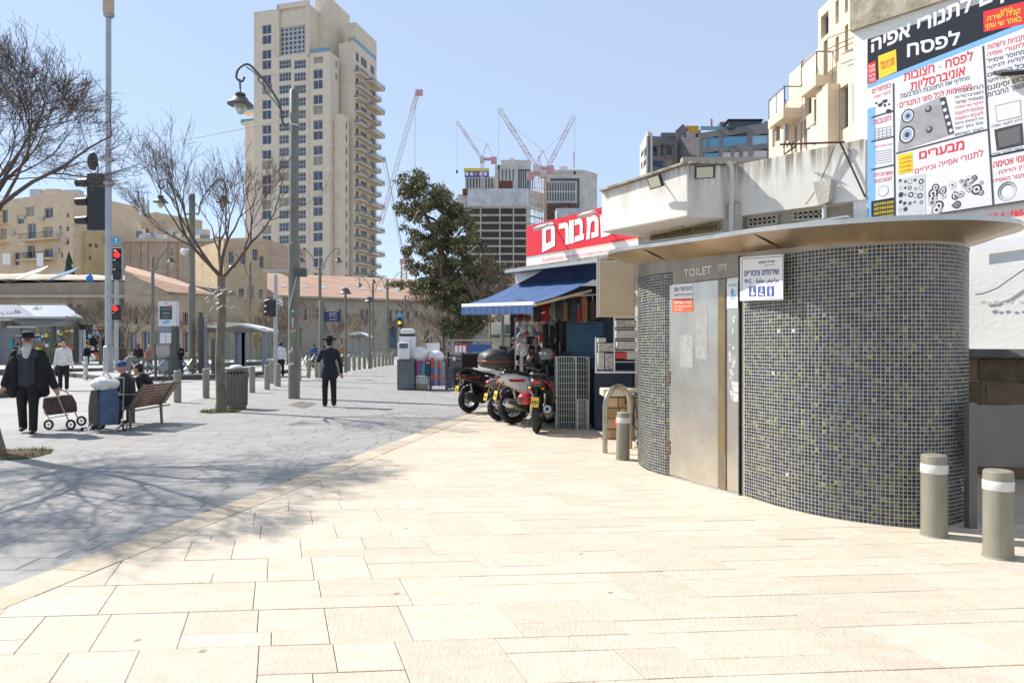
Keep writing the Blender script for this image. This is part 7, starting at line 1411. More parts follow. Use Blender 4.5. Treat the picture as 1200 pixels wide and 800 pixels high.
for (x0, y0, x1, y1, m_, lb_, cat) in ((487, 441, 502, 451, m_wp, 'white carton lying low in the first wire basket', 'carton'), (487, 451.5, 501, 456, m_tan, 'brown carton under the white one in the first basket', 'carton'), (488, 424, 493, 440, flat('magenta_pack', (.55, .12, .35), .5), 'magenta patterned pack upright in the first basket', 'pack'), (493.5, 425, 498, 440, flat('turquoise_pack', (.08, .42, .48), .5), 'turquoise pack beside the magenta one', 'pack'), (498.5, 426, 502.5, 441, m_bluep, 'dark blue pack at the right of the first basket', 'pack'),
                               (505, 424, 521, 452, mat('clear_film', (.55, .56, .57), .3), 'pale film wrapped bundle behind the striped rolls', 'bundle'), (524, 425, 530, 455, m_gp, 'grey tin stack in the right hand rack', 'tins'), (531, 425, 540, 455, m_blk, 'black tin stack in the right hand rack', 'tins')):
    tag(db('goods', x0, y0, x1, y1, m_, None, .2, .3, .02), lb_, cat)
for i, x in enumerate((506.5, 514)):
    t3 = thing('striped_roll', ['taller striped roll of red and blue bands in the wire basket', 'shorter striped roll of red and blue bands in the wire basket'][i], 'roll', P(x, 452, d_-.1)); ys = [419+4*i, 430+1*i, 438, 446, 452.]
    for j in range(4): b_ = MB(); a, b = P(x-1.6, ys[j+1], d_-.1), P(x+1.6, ys[j], d_-.1); b_.tube([((a.x+b.x)/2, d_-.05, a.z), ((a.x+b.x)/2, d_-.05, b.z)], (b.x-a.x)/2, 12); b_.build('band', [m_redp, flat('band_blue', (.03, .10, .38), .5)][(j+i*0) % 2], t3)
for (c, r_, m_, lb_) in (((491, 415), .35, m_wp, 'puffy white cushion pack on top of the first basket'), ((497, 421), .2, flat('pink_pack', (.6, .2, .4), .5), 'pink soft pack on top of the first basket'), ((511, 418), .3, m_wp, 'white folded sheet pack behind the striped rolls')): b_ = MB(); b_.ell(P(*c, d_+.3), (r_, r_*.8, r_*.8), 14, 10); tag(b_.build('soft_pack', m_), lb_, 'pack')
t = thing('box_sign', 'white printed carton standing above the striped rolls', 'carton', P(507, 412, 25.2)); db('carton', 500, 402, 514, 412, m_wp, t, .6, .4, .01);
b_ = MB(); a = P(496, 417, d_+.7); b_.plate(a, a + Vector((.35, 0, -.05)), a + Vector((.25, 0, .45)), a + Vector((-.1, 0, .5)), .2, (0, -1, 0)); tag(b_.build('leaning_carton', m_tan, smooth=False, fix=True), 'brown carton leaning between the white appliance and printed carton', 'carton')
# fence with blue board and pink notices ---------------------------------------
t = thing('site_barrier', 'grey rail barrier with blue board and red printed notice behind the scooters', 'barrier', G(550, 445)); d_ = 30
for x in (531, 580): b_ = MB(); q = P(x, 398, d_); b_.bar((q.x, d_, 0), (q.x, d_, q.z), .06, .06); b_.build('post', m_galv2, t, smooth=False)
b_ = MB(); b_.bar(P(525, 398.5, d_), P(582, 398.5, d_), .05, .06); b_.build('top_rail', m_galv2, t);
b_ = MB(); a, b = P(548, 412, d_), P(580, 403.5, d_); b_.box(a.x, d_, a.z, b.x, d_+.05, b.z); b_.build('blue_board', mat('barrier_blue', (.035, .11, .33), .6), t, smooth=False)
b_ = MB(); a, b = P(532, 420, d_), P(547, 402.5, d_); b_.box(a.x, d_, a.z, b.x, d_+.05, b.z); nb_ = b_.build('red_notice', flat('notice_red', (.50, .06, .09), .6), t, smooth=False)
for i in range(3): b_ = MB(); a, b = P(533+i*4.6, 416, d_-.01), P(536.5+i*4.6, 405, d_-.01); b_.quad((a.x, a.y, a.z), (b.x, a.y, a.z), (b.x, a.y, b.z), (a.x, a.y, b.z)); b_.build('notice_text_block', m_sgw, nb_, smooth=False)
# pale stall boxes left of the shop
for i, (x0, y0, x1, y1, d__, m_, lb_, cat) in enumerate(((576, 378, 592, 392, 22, m_tow, 'pale stone coloured stacked crate at the back of the stall', 'crate'), (591, 369, 597, 392, 22.3, m_tow, 'tall narrow pale crate beside the stall post', 'crate'), (576, 395, 588, 452, 22, m_tow2, 'cream stall cabinet below the green table', 'cabinet'), (592, 380, 603, 390, 21.5, m_gp, 'grey folded textile pile on the green table', 'textiles'), (598, 392, 606, 440, 20.5, m_gw, 'dark grey stall locker beside the shop customers', 'locker'))):
    b_ = MB(); a, b = P(x0, y1, d__), P(x1, y0, d__); b_.box(a.x, d__, a.z, b.x, d__+.6, b.z); tag(b_.build(cat, m_, smooth=False, bevel=.015), lb_, cat)
t = thing('stall_table', 'narrow green topped stall table on grey legs left of the shop', 'table', G(592, 455)); b_ = MB(); a, b = P(575, 394.5, 21.4), P(606, 392.5, 21.4); b_.box(a.x, 21.4, a.z, b.x, 22.2, b.z); b_.build('top', flat('green_board', (.04, .14, .10), .6), t, smooth=False)
for x in (577, 604): b_ = MB(); q = P(x, 394, 21.5); b_.bar((q.x, 21.5, 0), q, .05, .05); b_.build('leg', m_alu, t)
b_ = MB(); q = P(589, 370, 21.3); b_.tube([(q.x, 21.3, 0), q], .06, 8); tag(b_.build('stall_post', m_gw), 'dark round steel post rising beside the green stall table', 'post')
# tram platforms, shelters, totem, fence ---------------------------------------
m_plat = mat('platform_stone', (.40, .39, .37), .85, sc_=.8, c2=(.33, .32, .30)); m_pk2 = mat('platform_kerb_dark', (.12, .115, .105), .8, sc_=2, var=.2)
def platform(poly, h, name='tram_platform'):
    b_ = MB(); b_.prism(poly, -.03, h); o = struct(b_.build(name, m_pk2, smooth=False)); b_ = MB(); b_.add([(p[0], p[1], h+.004) for p in poly], [tuple(range(len(poly)))]); b_.build('platform_surface', m_plat, o, smooth=False)
A0, A1, A2_ = G(140, 447), G(250, 443), G(345, 436)
platform([(A0.x, A0.y), (A1.x, A1.y), (A2_.x, A2_.y), (A2_.x-5, A2_.y+3), (-24, A0.y+6)], .18)
B0, B1 = G(-60, 440), G(128, 437); platform([(B0.x-20, B0.y), (B0.x, B0.y), (B1.x, B1.y), (B1.x+3, 62), (-80, 62)], .30)
C0, C1 = G(-30, 467), G(17, 464); platform([(C0.x-6, C0.y), (C0.x, C0.y), (C1.x, C1.y), (C1.x-.3, C1.y+1.9), (C0.x-6, C0.y+2.1)], .22, 'kerb_island')
# fence with X bars
fe = thing('platform_fence', 'grey steel crowd fence with diagonal bars along the tram platform edge', 'fence', G(200, 444)); FN = [(152, 449), (168, 448), (196, 443.5), (212, 442.5), (226.5, 441.5), (240, 441), (251, 440)]
fp = [G(x, y + .0) for x, y in FN]; fp = [Vector((p.x, p.y, 0)) for p in fp]
for p in fp: b_ = MB(); b_.bar(p, p + Vector((0, 0, 1.12)), .09, .07); b_.build('post', m_lamp, fe)
for p, q in zip(fp, fp[1:]):
    for z in (1.0, .35): b_ = MB(); b_.bar(p + Vector((0, 0, z)), q + Vector((0, 0, z)), .07, .07); b_.build('rail', m_lamp, fe)
    b_ = MB(); b_.bar(p + Vector((0, 0, .12)), q + Vector((0, 0, .98)), .05, .08); b_.bar(p + Vector((0, 0, .98)), q + Vector((0, 0, .12)), .05, .08); b_.build('diagonal', m_galv2, fe)
# hedge-like second fence further on
for k_, (x0, x1, y) in enumerate(((352, 410, 433), (420, 462, 423))):
    f2_ = thing('platform_fence', ['second steel fence with diagonal bars right of the tall lamp', 'farthest steel fence beyond the far tram shelter'][k_], 'fence', G(x0, y)); n_ = 7; pp_ = [G(x0+(x1-x0)*i/n_, y-i*.5) for i in range(n_+1)]
    for p in pp_: b_ = MB(); b_.bar(p, p + Vector((0, 0, 1.15)), .1, .08); b_.build('post', m_lamp, f2_)
    b_ = MB()
    for p, q in zip(pp_, pp_[1:]): b_.bar(p + Vector((0, 0, .15)), q + Vector((0, 0, 1)), .05, .06); b_.bar(p + Vector((0, 0, 1)), q + Vector((0, 0, .15)), .05, .06)
    b_.build('diagonal_bars', m_galv2, f2_); b_ = MB(); b_.bar(pp_[0] + Vector((0, 0, 1.08)), pp_[-1] + Vector((0, 0, 1.08)), .06, .06); b_.build('rail', m_lamp, f2_)
# totem
d_ = 33.2; t = thing('tram_stop_totem', 'tall white and grey tram stop totem with map and dark timetable screen', 'totem', G(195, 443.5)); m_wt = flat('totem_white', (.66, .67, .68), .4)
def tb_(name, x0, y0, x1, y1, m, par, dd_=0., dp=.05, d=None): dd = d or d_; a, b = P(x0, y1, dd+dd_), P(x1, y0, dd+dd_); b_ = MB(); b_.box(a.x, dd+dd_, a.z, b.x, dd+dd_+dp, b.z); return b_.build(name, m, par, smooth=False)
m_tg = flat('totem_grey', (.22, .24, .28), .5)
tb_('lower_body', 185.5, 382, 201, 440, m_tg, t, 0, .35); tb_('upper_body', 185.5, 353, 206, 382, m_wt, t, 0, .35); tb_('side_fin', 201.2, 382, 206, 440, m_lampd, t, .02, .35); tb_('screen', 187, 359, 201, 374, flat('screen_dark', (.03, .05, .045), .3), t, -.03, .03); tb_('map', 187.5, 390, 200.5, 405, m_wt, t, -.03, .03)
disc3(t, 'red_dot', P(199.3, 359.3, d_-.05), .07, m_redp); tb_('map_line', 194, 391, 194.6, 402, m_redp, t, -.035, .004); disc3(t, 'logo', P(194.5, 355.5, d_-.01), .06, flat('logo_orange', (.7, .35, .05), .5))
for i in range(3): text(he(['קו תחתון מרכזי', 'תחנה מרכזית', 'מחנה יהודה שוק'][i]), [P(189+i, 363.5+i*4.5, d_-.04), P(199-i*.5, 363.5+i*4.5, d_-.04), P(199-i*.5, 361.5+i*4.5, d_-.04), P(189+i, 361.5+i*4.5, d_-.04)], m_wt, t)
b_ = MB(); c = P(194, 377.8, d_-.01); b_.add([c + Vector(v) for v in ((-.2, 0, 0), (0, 0, -.06), (.25, 0, .06), (.05, 0, .1))], [(0, 1, 2, 3)]); b_.build('logo', m_blueprint, t, smooth=False)
t = thing('platform_map_case', 'low framed map case on the platform before the totem', 'map case', G(191, 440)); tb_('case', 183, 403.5, 198.5, 416, flat('map_print', (.38, .33, .31), .5), t, -.2, .08, d=31.5)
for x in (182.5, 199): b_ = MB(); q = P(x, 402, 31.4); b_.bar((q.x, 31.4, 0), q, .09, .09); b_.build('post', m_lampd, t)
b_ = MB(); b_.bar(P(182, 403, 31.3), P(199.5, 403, 31.3), .08, .06); b_.build('top_rail', m_lamp, t)
# ticket posts
for (x0, x1, yt, yb, dd, lb_) in ((232.5, 238.5, 372, 439, 35, 'dark ticket machine post left of the near tram shelter'), (247.5, 251.5, 397, 441, 34, 'short dark validator post behind the bare tree'), (86.5, 91.5, 378, 426, 50, 'dark steel post at the end of the left tram station')): t = thing('validator_post', lb_, 'post', P(x0, yb, dd)); tb_('body', x0, yt, x1, yb, m_lampd, t, 0, .4, d=dd); tb_('pale_edge', x1, yt+1, x1+1.3, yb, m_galv2, t, .05, .3, d=dd)
# tram shelter near
def shelter(x0, x1, ytop, ybase, d, label, panes, curved=True):
    t = thing('tram_shelter', label, 'tram shelter', P((x0+x1)/2, ybase, d)); w_ = P(x1, 0, d).x-P(x0, 0, d).x; X0 = P(x0, 0, d).x; z1 = P(x0, ytop, d).z; b_ = MB(); N_ = 12
    top = []
    for i in range(N_+1): u = i/N_; x = X0 + w_*u; z = z1 + .30*math.sin(math.pi*min(1, u*.9+.1))*1.0 - .15*u; top.append((x, z))
    b_.slaby(top + [(x, z-.10) for x, z in top[::-1]], d-.3, d+1.9); b_.build('roof', m_wt, t); b_ = MB(); b_.box(X0+.1, d-.25, z1-.3, X0+w_-.1, d-.15, z1-.08); b_.build('fascia', m_lamp, t, smooth=False)
    zb = .18
    for x in panes: q = P(x, 0, d).x; b_ = MB(); b_.box(q-.08, d, zb, q+.08, d+.16, z1-.08); b_.build('post', m_tg, t, smooth=False)
    m_gl = mat('shelter_glass', (.30, .38, .36), .05, var=.05, alpha=.35)
    for xa, xb in zip(panes, panes[1:]): a, b = P(xa, 0, d).x+.1, P(xb, 0, d).x-.1; b_ = MB(); b_.plate((a, d+1.5, zb+.25), (b, d+1.5, zb+.25), (b, d+1.5, z1-.3), (a, d+1.5, z1-.3), .02, (0, -1, 0)); b_.build('glass_pane', m_gl, t, smooth=False)
    b_ = MB(); b_.box(X0+.3, d+1.0, zb+.42, X0+w_-.5, d+1.35, zb+.48); b_.build('bench_seat', m_lampd, t, smooth=False); return t, z1
t, z1 = shelter(239, 312, 383, 438, 36, 'near tram shelter with white curved roof and grey panels', [241, 258, 276, 285, 309])
tb_('solid_panel', 277, 388, 288, 436, m_tg, t, 0, .1, d=36); tb_('poster', 297, 392, 303, 408, flat('poster_yellow', (.45, .38, .15), .5), t, 1.4, .05, d=36); tb_('rounded_sign', 246, 376.5, 250, 381, m_tan, t, -.4, .05, d=36)
shelter(410, 432, 392, 430, 62, 'far small tram shelter between the two lantern posts', [413, 421, 431])
# left tram station
m_stn = mat('station_grey_panel', (.17, .19, .23), .6, sc_=1, var=.1)
t = thing('left_tram_station', 'long flat canopy tram station with grey ticket panels at the far left', 'tram station', P(20, 428, 48)); d = 48
b_ = MB(); a, b = P(-60, 374, d), P(93, 371.5, d); b_.box(a.x, d-1.5, a.z, b.x, d+3, b.z); b_.build('canopy', m_galv2, t, smooth=False, bevel=.03)
b_ = MB(); q0, q1 = P(28, 382, d), P(78, 374.5, d); b_.plate(q0, Vector((q1.x-1.2, d, q0.z+.1)), Vector((q1.x, d, q1.z)), Vector((q0.x-1, d, q1.z)), 2, (0, -1, 0)); b_.build('soffit', m_tg, t, smooth=False, fix=True)
for (n__, x0, y0, x1, y1, m_, dd) in (('panel', -30, 383, 8, 429, m_stn, .3), ('ticket_machine', 4, 384, 24, 429, mat('machine_grey', (.22, .22, .23), .5), .2), ('machine_screen', 9, 396, 15, 410, flat('machine_teal', (.05, .28, .30), .4), .12), ('panel', 25, 383, 40, 429, mat('machine_grey', (.22, .22, .23), .5), .3), ('notice', 25.5, 388, 28, 400, m_wt, .25), ('post', 58.5, 382, 62.5, 426, m_lampd, .0), ('white_lintel', 8, 382, 41, 384, m_wt, .1)): tb_(n__, x0, y0, x1, y1, m_, t, dd, .1 if n__ != 'post' else .3, d=d)
t = thing('departure_board', 'dark overhead departure board on the left platform end', 'display board', P(100, 382, 50)); tb_('board', 91.5, 380, 108.5, 386, m_blk, t, 0, .3, d=50); tb_('end_cap', 108.5, 379.8, 110, 386.2, m_wt, t, 0, .3, d=50)
b_ = MB(); q = P(98, 386, 50); b_.bar((q.x, 50.1, .3), q + Vector((0, .1, 0)), .12, .12); b_.build('post', m_wt, t)
# blue grey market roof and bright stall behind the station
t = thing('market_pavilion', 'pitched blue grey sheet roof pavilion behind the left tram station', 'pavilion', P(45, 380, 60)); m_sheet = flat('blue_grey_sheet', (.27, .31, .37), .5); m_sheetd = flat('slate_sheet', (.12, .14, .19), .5)
def rp_(name, pts, m): b_ = MB(); q = [P(*p) for p in pts]; b_.add(q, [tuple(range(len(q)))]); return b_.build(name, m, t, smooth=False)
rp_('roof_slope', [(42, 371, 58), (102, 375.5, 57), (76, 357, 64), (22, 357, 64)], m_sheet); rp_('roof_slope', [(-10, 371, 58), (42, 371.2, 58), (22, 357.2, 64), (-10, 357, 64)], m_sheetd); rp_('gutter_board', [(72, 377, 56.9), (102, 375.6, 56.9), (102, 374.8, 57), (42, 370.9, 57.9)], flat('blue_gutter', (.20, .30, .50), .5))
b_ = MB(); b_.bar(P(22, 357, 64), P(76, 357, 64), .3, .3); b_.build('ridge', m_tan, t)
for x in (0, 42, 98): b_ = MB(); q = P(x, 374, 58.3); b_.bar((q.x, 58.3, 0), q, .2, .2); b_.build('column', m_tg, t)
sf = thing('bright_stall_front', 'brightly stocked glazed stall front of yellow and orange goods', 'stall', P(62, 426, 57)); tb_('back_board', 40, 379, 86, 428, mat('stall_cream', (.30, .25, .16), .8, sc_=2, c2=(.12, .10, .07)), sf, 0, .2, d=58); tb_('green_awning_strip', 42, 379, 70, 381, flat('stall_green', (.16, .25, .12), .6), sf, -.3, .2, d=58)
cs_ = [(.75, .62, .05), (.70, .30, .04), (.55, .60, .62), (.10, .22, .40), (.65, .65, .62), (.08, .28, .10), (.6, .08, .06), (.25, .45, .55)]; sm = [flat('stock_%d' % i, c, .5) for i, c in enumerate(cs_)]
for i in range(72):
    x = gi.uniform(42, 118); 
    if 86 < x < 95: continue
    y = gi.uniform(386, 420); w_ = gi.uniform(.12, .38); h_ = gi.uniform(.12, .35); c = P(x, y, 57.7); b_ = MB()
    if gi.random() < .4: b_.ell(c, (w_*.7, .1, h_*.7), 8, 6)
    else: b_.box(c.x-w_/2, c.y-.1, c.z-h_/2, c.x+w_/2, c.y+.1, c.z+h_/2)
    si = gi.randrange(8); tag(b_.build('stall_goods', sm[si], smooth=False), '%s package %s in the %s of the stall' % (['yellow', 'orange', 'pale grey', 'navy', 'white', 'green', 'red', 'teal'][si], 'high up' if y < 397 else 'half way up' if y < 409 else 'low down', 'far left part' if x < 50 else 'left part' if x < 64 else 'middle part' if x < 76 else 'part left of the post' if x < 90 else 'part right of the post' if x < 106 else 'far right part'), 'goods', 'bright goods in the stall front')
tb_('dark_opening', 96, 386, 124, 428, m_int, sf, .3, .2, d=58.5)
# overhead cable between mast and tower side
b_ = MB(); p0, p1 = P(128, 170, 37), P(340, 138, 20.8); b_.tube([p0.lerp(p1, t_/12) + Vector((0, 0, -.25*math.sin(math.pi*t_/12))) for t_ in range(13)], .012, 5, cap=False); tag(b_.build('overhead_cable', m_wire), 'thin overhead cable strung from the tall mast to the thick lamp post', 'cable')
# manhole patch on the grey paving
b_ = MB(); q = [G(337, 474.5), G(357, 478.5), G(372, 472.5), G(352, 470)]; b_.add([p + Vector((0, 0, .004)) for p in q], [(0, 1, 2, 3)]); o = b_.build('paving_patch', mat('brown_patch', (.19, .165, .14), .9, var=.3, sc_=6), gp, smooth=False, fix=True)
# ================================================================ TREES
m_bark = mat('plane_bark', (.22, .18, .135), .9, sc_=6, c2=(.12, .095, .07), bump=.6, bs=20, stretch=(1, 1, .4)); m_twig = mat('bare_twigs', (.22, .165, .125), .85, sc_=3, c2=(.16, .12, .09))
m_twigd = mat('backlit_twigs', (.13, .095, .075), .85, sc_=3, c2=(.09, .065, .055)); m_twigp = mat('tan_twigs', (.46, .35, .22), .85, sc_=1, c2=(.34, .25, .16)); m_leaf = mat('eucalyptus_leaf', (.13, .125, .05), .6, sc_=.5, c2=(.07, .078, .03), attr=.6, stain=((.30, .19, .06), .45, .02)); m_ever = mat('eucalyptus_bark', (.26, .17, .11), .9, sc_=3, var=.3, bump=.4)  # near trees' twigs darkened, backlit shade put into their colour
def bare_tree(base, trunk, scale, seed, levels, nmain=4, spread=.62, twig_mat=None, lens=None, up=.25, rad0=.13, kids=(2, 3), sideN=5, droop=0., name='bare_tree', label='', cat='tree', group=None, rlast=.003, shadow_prune=False):
    rg_ = random.Random(seed); t = thing(name, label, cat, base, group); b_ = MB(); pts = [base + Vector(p) for p in trunk]
    b_.tube(pts, [rad0*(1.25 if i == 0 else 1-.35*i/len(pts)) for i in range(len(pts))], 12); b_.build('trunk', m_bark, t)
    br = MB()
    def grow(p, d, L_, r_, lv):
        n_ = 4 if lv < 3 else 3; q = [p]; dd_ = d.copy(); node = []
        for i in range(n_):
            dd_ = (dd_ + Vector((rg_.uniform(-1, 1), rg_.uniform(-1, 1), rg_.uniform(-.8, 1)))*.17 + Vector((0, 0, up*.12 - droop*.1*lv))).normalized(); q.append(q[-1] + dd_*L_/n_); node.append((q[-1], dd_.copy()))
        e_ = q[-1]; w_ = Vector((e_.x + e_.z*.908, e_.y - e_.z*.418, 0))
        if shadow_prune and lv > 0 and ((w_ - KA).dot(kn) > 2.1 - lv*.12 - 1.2*abs(noise.noise(e_*2)) or (e_.z < 4.1 and e_.x > -7.4)): return  # crown shaped so its cast shadow stays mostly off the beige slabs
        r1 = max(rlast, r_*.62); br.tube(q, [r_ + (r1-r_)*i/n_ for i in range(n_+1)], max(3, sideN + 2 - lv) if lv < 4 else 3, cap=False)
        if lv >= levels: return
        k = rg_.randint(*kids)
        for j in range(k):
            idx = n_-1 if j == 0 else rg_.randint(1, n_-1); pp, d0 = node[idx]; ax_ = Vector((rg_.uniform(-1, 1), rg_.uniform(-1, 1), rg_.uniform(-.5, .8))).normalized(); nd = (d0 + ax_*(spread if j else spread*.45)).normalized(); grow(pp, nd, L_*rg_.uniform(.62, .86), r1*(.95 if j == 0 else .72), lv+1)
        for j in range(2 if lv > 1 else 0):      # short side twigs
            pp, d0 = node[rg_.randint(0, n_-1)]; nd = (d0 + Vector((rg_.uniform(-1, 1), rg_.uniform(-1, 1), rg_.uniform(-.4, .9)))*.8).normalized(); grow(pp, nd, L_*.45, rlast*1.2, levels)
    top = pts[-1]; a0 = rg_.uniform(0, 6)
    for i in range(nmain):
        a_ = a0 + 2*math.pi*i/nmain + rg_.uniform(-.3, .3); d = Vector((math.cos(a_)*spread*1.15, math.sin(a_)*spread*1.15, rg_.uniform(.55, 1.1))).normalized(); grow(top - Vector((0, 0, rg_.uniform(0, .25)*scale)), d, 1.35*scale*(lens or 1), rad0*.38, 0)
    br.build('crown', twig_mat or m_twig, t); return t
L0 = G(-8, 533); bare_tree(L0, [(0, 0, -.02), (-.04, 0, .3), (-.22, -.02, 1.2), (-.42, -.05, 2.1), (-.55, -.05, 2.9)], .93, 23, 6, nmain=6, spread=.85, up=.0, rad0=.14, kids=(3, 4), rlast=.0026, twig_mat=m_twigd, shadow_prune=True, label='large bare plane tree at the left edge whose branches fill the upper corner', lens=1.0)
T2 = G(257, 482.5) + Vector((0, .1, 0)); t2_ = bare_tree(T2, [(0, 0, -.02), (0, 0, .25), (-.03, 0, 1.3), (.02, 0, 2.4), (.0, 0, 3.3)], .88, 12, 5, nmain=5, spread=.62, up=.35, rad0=.125, kids=(2, 4), twig_mat=m_twigd, label='bare plane tree with pale trunk standing beside the litter bin')
b_ = MB()                                      # tangle of pale tags and string lights on the trunk
for i in range(26): c = T2 + Vector((rnd.uniform(-.24, .24), rnd.uniform(-.22, .1), 2.75 + rnd.uniform(-.28, .3))); b_.tube([c, c + Vector((rnd.uniform(-.2, .2), rnd.uniform(-.05, .05), rnd.uniform(-.15, .15)))], .008, 4)
o = tag(b_.build('pale_wire_tangle', m_wp), 'tangle of pale wire wrapped where the bare tree forks near the bin', 'wire'); o['kind'] = 'stuff'
def grassring(c, r_, label, brown=True):
    b_ = MB(); N_ = 18; rr0 = random.Random(4); b_.add([c + Vector((r_*rr0.uniform(.85, 1.1)*math.cos(k_*2*math.pi/N_), r_*rr0.uniform(.85, 1.1)*math.sin(k_*2*math.pi/N_), .012)) for k_ in range(N_)], [tuple(range(N_))]); o = b_.build('tree_pit_soil', mat('pit_soil', (.16, .09, .055), .95, var=.4, sc_=14, bump=.8), gp); 
    b_ = MB()
    for i in range(420):
        a_ = rr0.uniform(0, 6.28); q = c + Vector((r_*rr0.uniform(.55, 1.05)*math.cos(a_), r_*rr0.uniform(.55, 1.05)*math.sin(a_), .012)); h_ = rr0.uniform(.02, .07); dx = rr0.uniform(-.03, .03); b_.add([q + Vector((-.006, 0, 0)), q + Vector((.006, 0, 0)), q + Vector((dx, dx*.5, h_))], [(0, 1, 2)])
    tag(b_.build('grass_tufts', mat('fresh_weeds', (.22, .30, .05), .8, var=.3, sc_=6), smooth=False), label, 'grass', kind='stuff')
grassring(T2, .48, 'bright green weeds round the foot of the bare tree by the bin'); grassring(L0 + Vector((.25, .0, 0)), .55, 'green weeds in the tree pit at the left edge')
# farther bare trees
far = [(28, 62, 5.6, 1), (57, 63, 6.2, 1), (118, 47, 6.0, 0), (149, 52, 6.6, 2), (262, 75, 7, 1), (305, 62, 7.5, 1), (338, 57, 7.2, 0), (322, 48, 5.2, 2), (389, 66, 5.6, 2), (400, 90, 8, 1), (420, 92, 8, 0), (497, 72, 6.6, 1), (516, 66, 6.4, 2), (603, 46, 9.5, 0), (575, 50, 11, 1), (548, 43, 9.5, 2), (520, 46, 8, 0), (589, 40, 7.2, 2), (505, 84, 7.5, 0), (465, 110, 8, 2), (238, 70, 6, 0), (90, 70, 7.5, 2), (5, 60, 6, 0)]
wh = ['behind the left station roof, leftmost slender one', 'rising behind the left station roof centre', 'left of the tall mast foot', 'between the red signal and the totem', 'behind the near tram shelter roof', 'right of the ochre stone house', 'behind the tall thick lamp post', 'just left of the thick lamp post by the flag', 'above the walking man hat', 'behind the blue street name sign', 'between the blue street sign and lantern posts', 'above the white display unit', 'above the white and yellow packs', 'tallest brown one against the construction tower', 'entangled with the right side of the eucalyptus', 'in front of the eucalyptus trunk', 'low left in front of the eucalyptus', 'directly behind the blue awning', 'thin one near the far amber signal', 'farthest one near the orange crane foot', 'behind the totem', 'in front of the market hall windows', 'at the left frame edge behind the station']
protos = []
for i in range(3):
    sc__ = 1.0; protos.append(bare_tree(Vector((0, 0, 0)), [(0, 0, 0), (0, 0, .4), (.05, 0, 1.2), (0, .05, 2.0)], .74, 40+i, 5, nmain=6, spread=.7, up=.35, rad0=.13, kids=(2, 3), twig_mat=[m_twig, m_twigp, m_twig][i], label='x', rlast=.011, sideN=4, group='bare street trees in the distance'))
used = set()
for i, (px, d, h_, k) in enumerate(far):
    q = P(px, HY, d); q.z = 0; s_ = h_/6.2; src = protos[k]; lb_ = 'bare brown winter tree ' + wh[i]
    if k not in used: used.add(k); src.location = q; src.rotation_euler = (0, 0, i*1.3); src.scale = (s_,)*3; src['label'] = lb_
    else: dup(src, loc=q, rz=i*1.3, label=lb_, scale=s_)
# eucalyptus: leaf clumps along limbs
ev = thing('eucalyptus_tree', 'big dark evergreen eucalyptus tree with gaps in its crown left of the red sign', 'tree', P(545, 415, 42)); re_ = random.Random(17); D_ = 42
b_ = MB(); b0 = P(545, HY, D_); b0.z = 0; b_.tube([b0, P(546, 395, D_), P(542, 370, D_), P(530, 335, D_), P(515, 290, D_), P(498, 250, D_)], [.5, .42, .36, .28, .2, .1], 10)
clumps = [(487, 209, 12, 9), (482, 224, 14, 12), (497, 222, 14, 12), (470, 243, 9, 8), (488, 247, 16, 12), (507, 240, 12, 10), (518, 228, 13, 9), (525, 243, 15, 11), (541, 243, 9, 8), (509, 262, 14, 11), (486, 272, 12, 9), (530, 262, 17, 11), (548, 262, 10, 10), (478, 292, 8, 7), (495, 288, 13, 9), (515, 283, 15, 11), (538, 283, 16, 12), (560, 285, 11, 9), (482, 312, 9, 8), (500, 308, 14, 10), (522, 305, 16, 11), (545, 306, 17, 12), (568, 308, 12, 10), (470, 333, 9, 6), (488, 334, 14, 9), (508, 330, 15, 11), (530, 328, 17, 11), (553, 330, 17, 11), (575, 330, 11, 9), (520, 352, 14, 9), (541, 352, 17, 11), (562, 352, 15, 11), (520, 375, 10, 12), (535, 385, 12, 16), (552, 380, 14, 18), (563, 372, 10, 12), (578, 350, 12, 9), (590, 338, 9, 8), (586, 318, 7, 7)]
for (x, y, rx, ry) in clumps:
    c = P(x, y, D_); b_.tube([P(min(max(x*.35 + 530*.65, 500), 548), y+14, D_), P(x*.7+530*.3, y+6, D_ + re_.uniform(-.5, .5)), c], [.09, .05, .02], 5)
b_.build('trunk', m_ever, ev); lf = MB()
for (x, y, rx, ry) in clumps:
    sub_ = [(x + re_.gauss(0, .5)*rx, y + re_.gauss(0, .5)*ry, re_.uniform(-1.6, 1.6)) for _ in range(9)]
    for k in range(int(rx*ry*(9 if x < 556 else 4))):
        sx, sy, sd_ = re_.choice(sub_); dx, dy = re_.gauss(0, .23)*rx, re_.gauss(0, .23)*ry; c = P(sx + dx, sy + dy, D_ + sd_ + re_.gauss(0, .45)); ln = re_.uniform(.11, .24); a_ = re_.uniform(0, 6.28); dn = Vector((math.cos(a_)*.55, math.sin(a_)*.55, -re_.uniform(.3, 1))).normalized(); sd = dn.cross(Vector((re_.uniform(-1, 1), re_.uniform(-1, 1), .2))).normalized()*ln*.22
        lf.a = re_.random(); lf.add([c - sd*.3, c + dn*ln*.5 - sd, c + dn*ln, c + dn*ln*.5 + sd], [(0, 1, 2, 3)])
lf.build('crown', m_leaf, ev, smooth=False)
b_ = MB(); q = P(120, 316, 90); b_.lathe([(.1, 0), (.1, 1), (.9, 1.2), (.55, 2.5), (.7, 2.6), (.3, 4.2), (.4, 4.3), (.02, 6)], 9, P(80.5, 345, 95), cap=True)
for v in b_.v: v.xyz += Vector((noise.noise(v*2)*.3, noise.noise(v*2+Vector((5, 0, 0)))*.3, 0))
cy = thing('cypress_tree', 'small dark green conifer before the ochre balcony block', 'tree', P(80.5, 345, 95)); b_.build('crown', mat('conifer_green', (.035, .055, .03), .9, var=.4, sc_=2, bump=1.), cy)
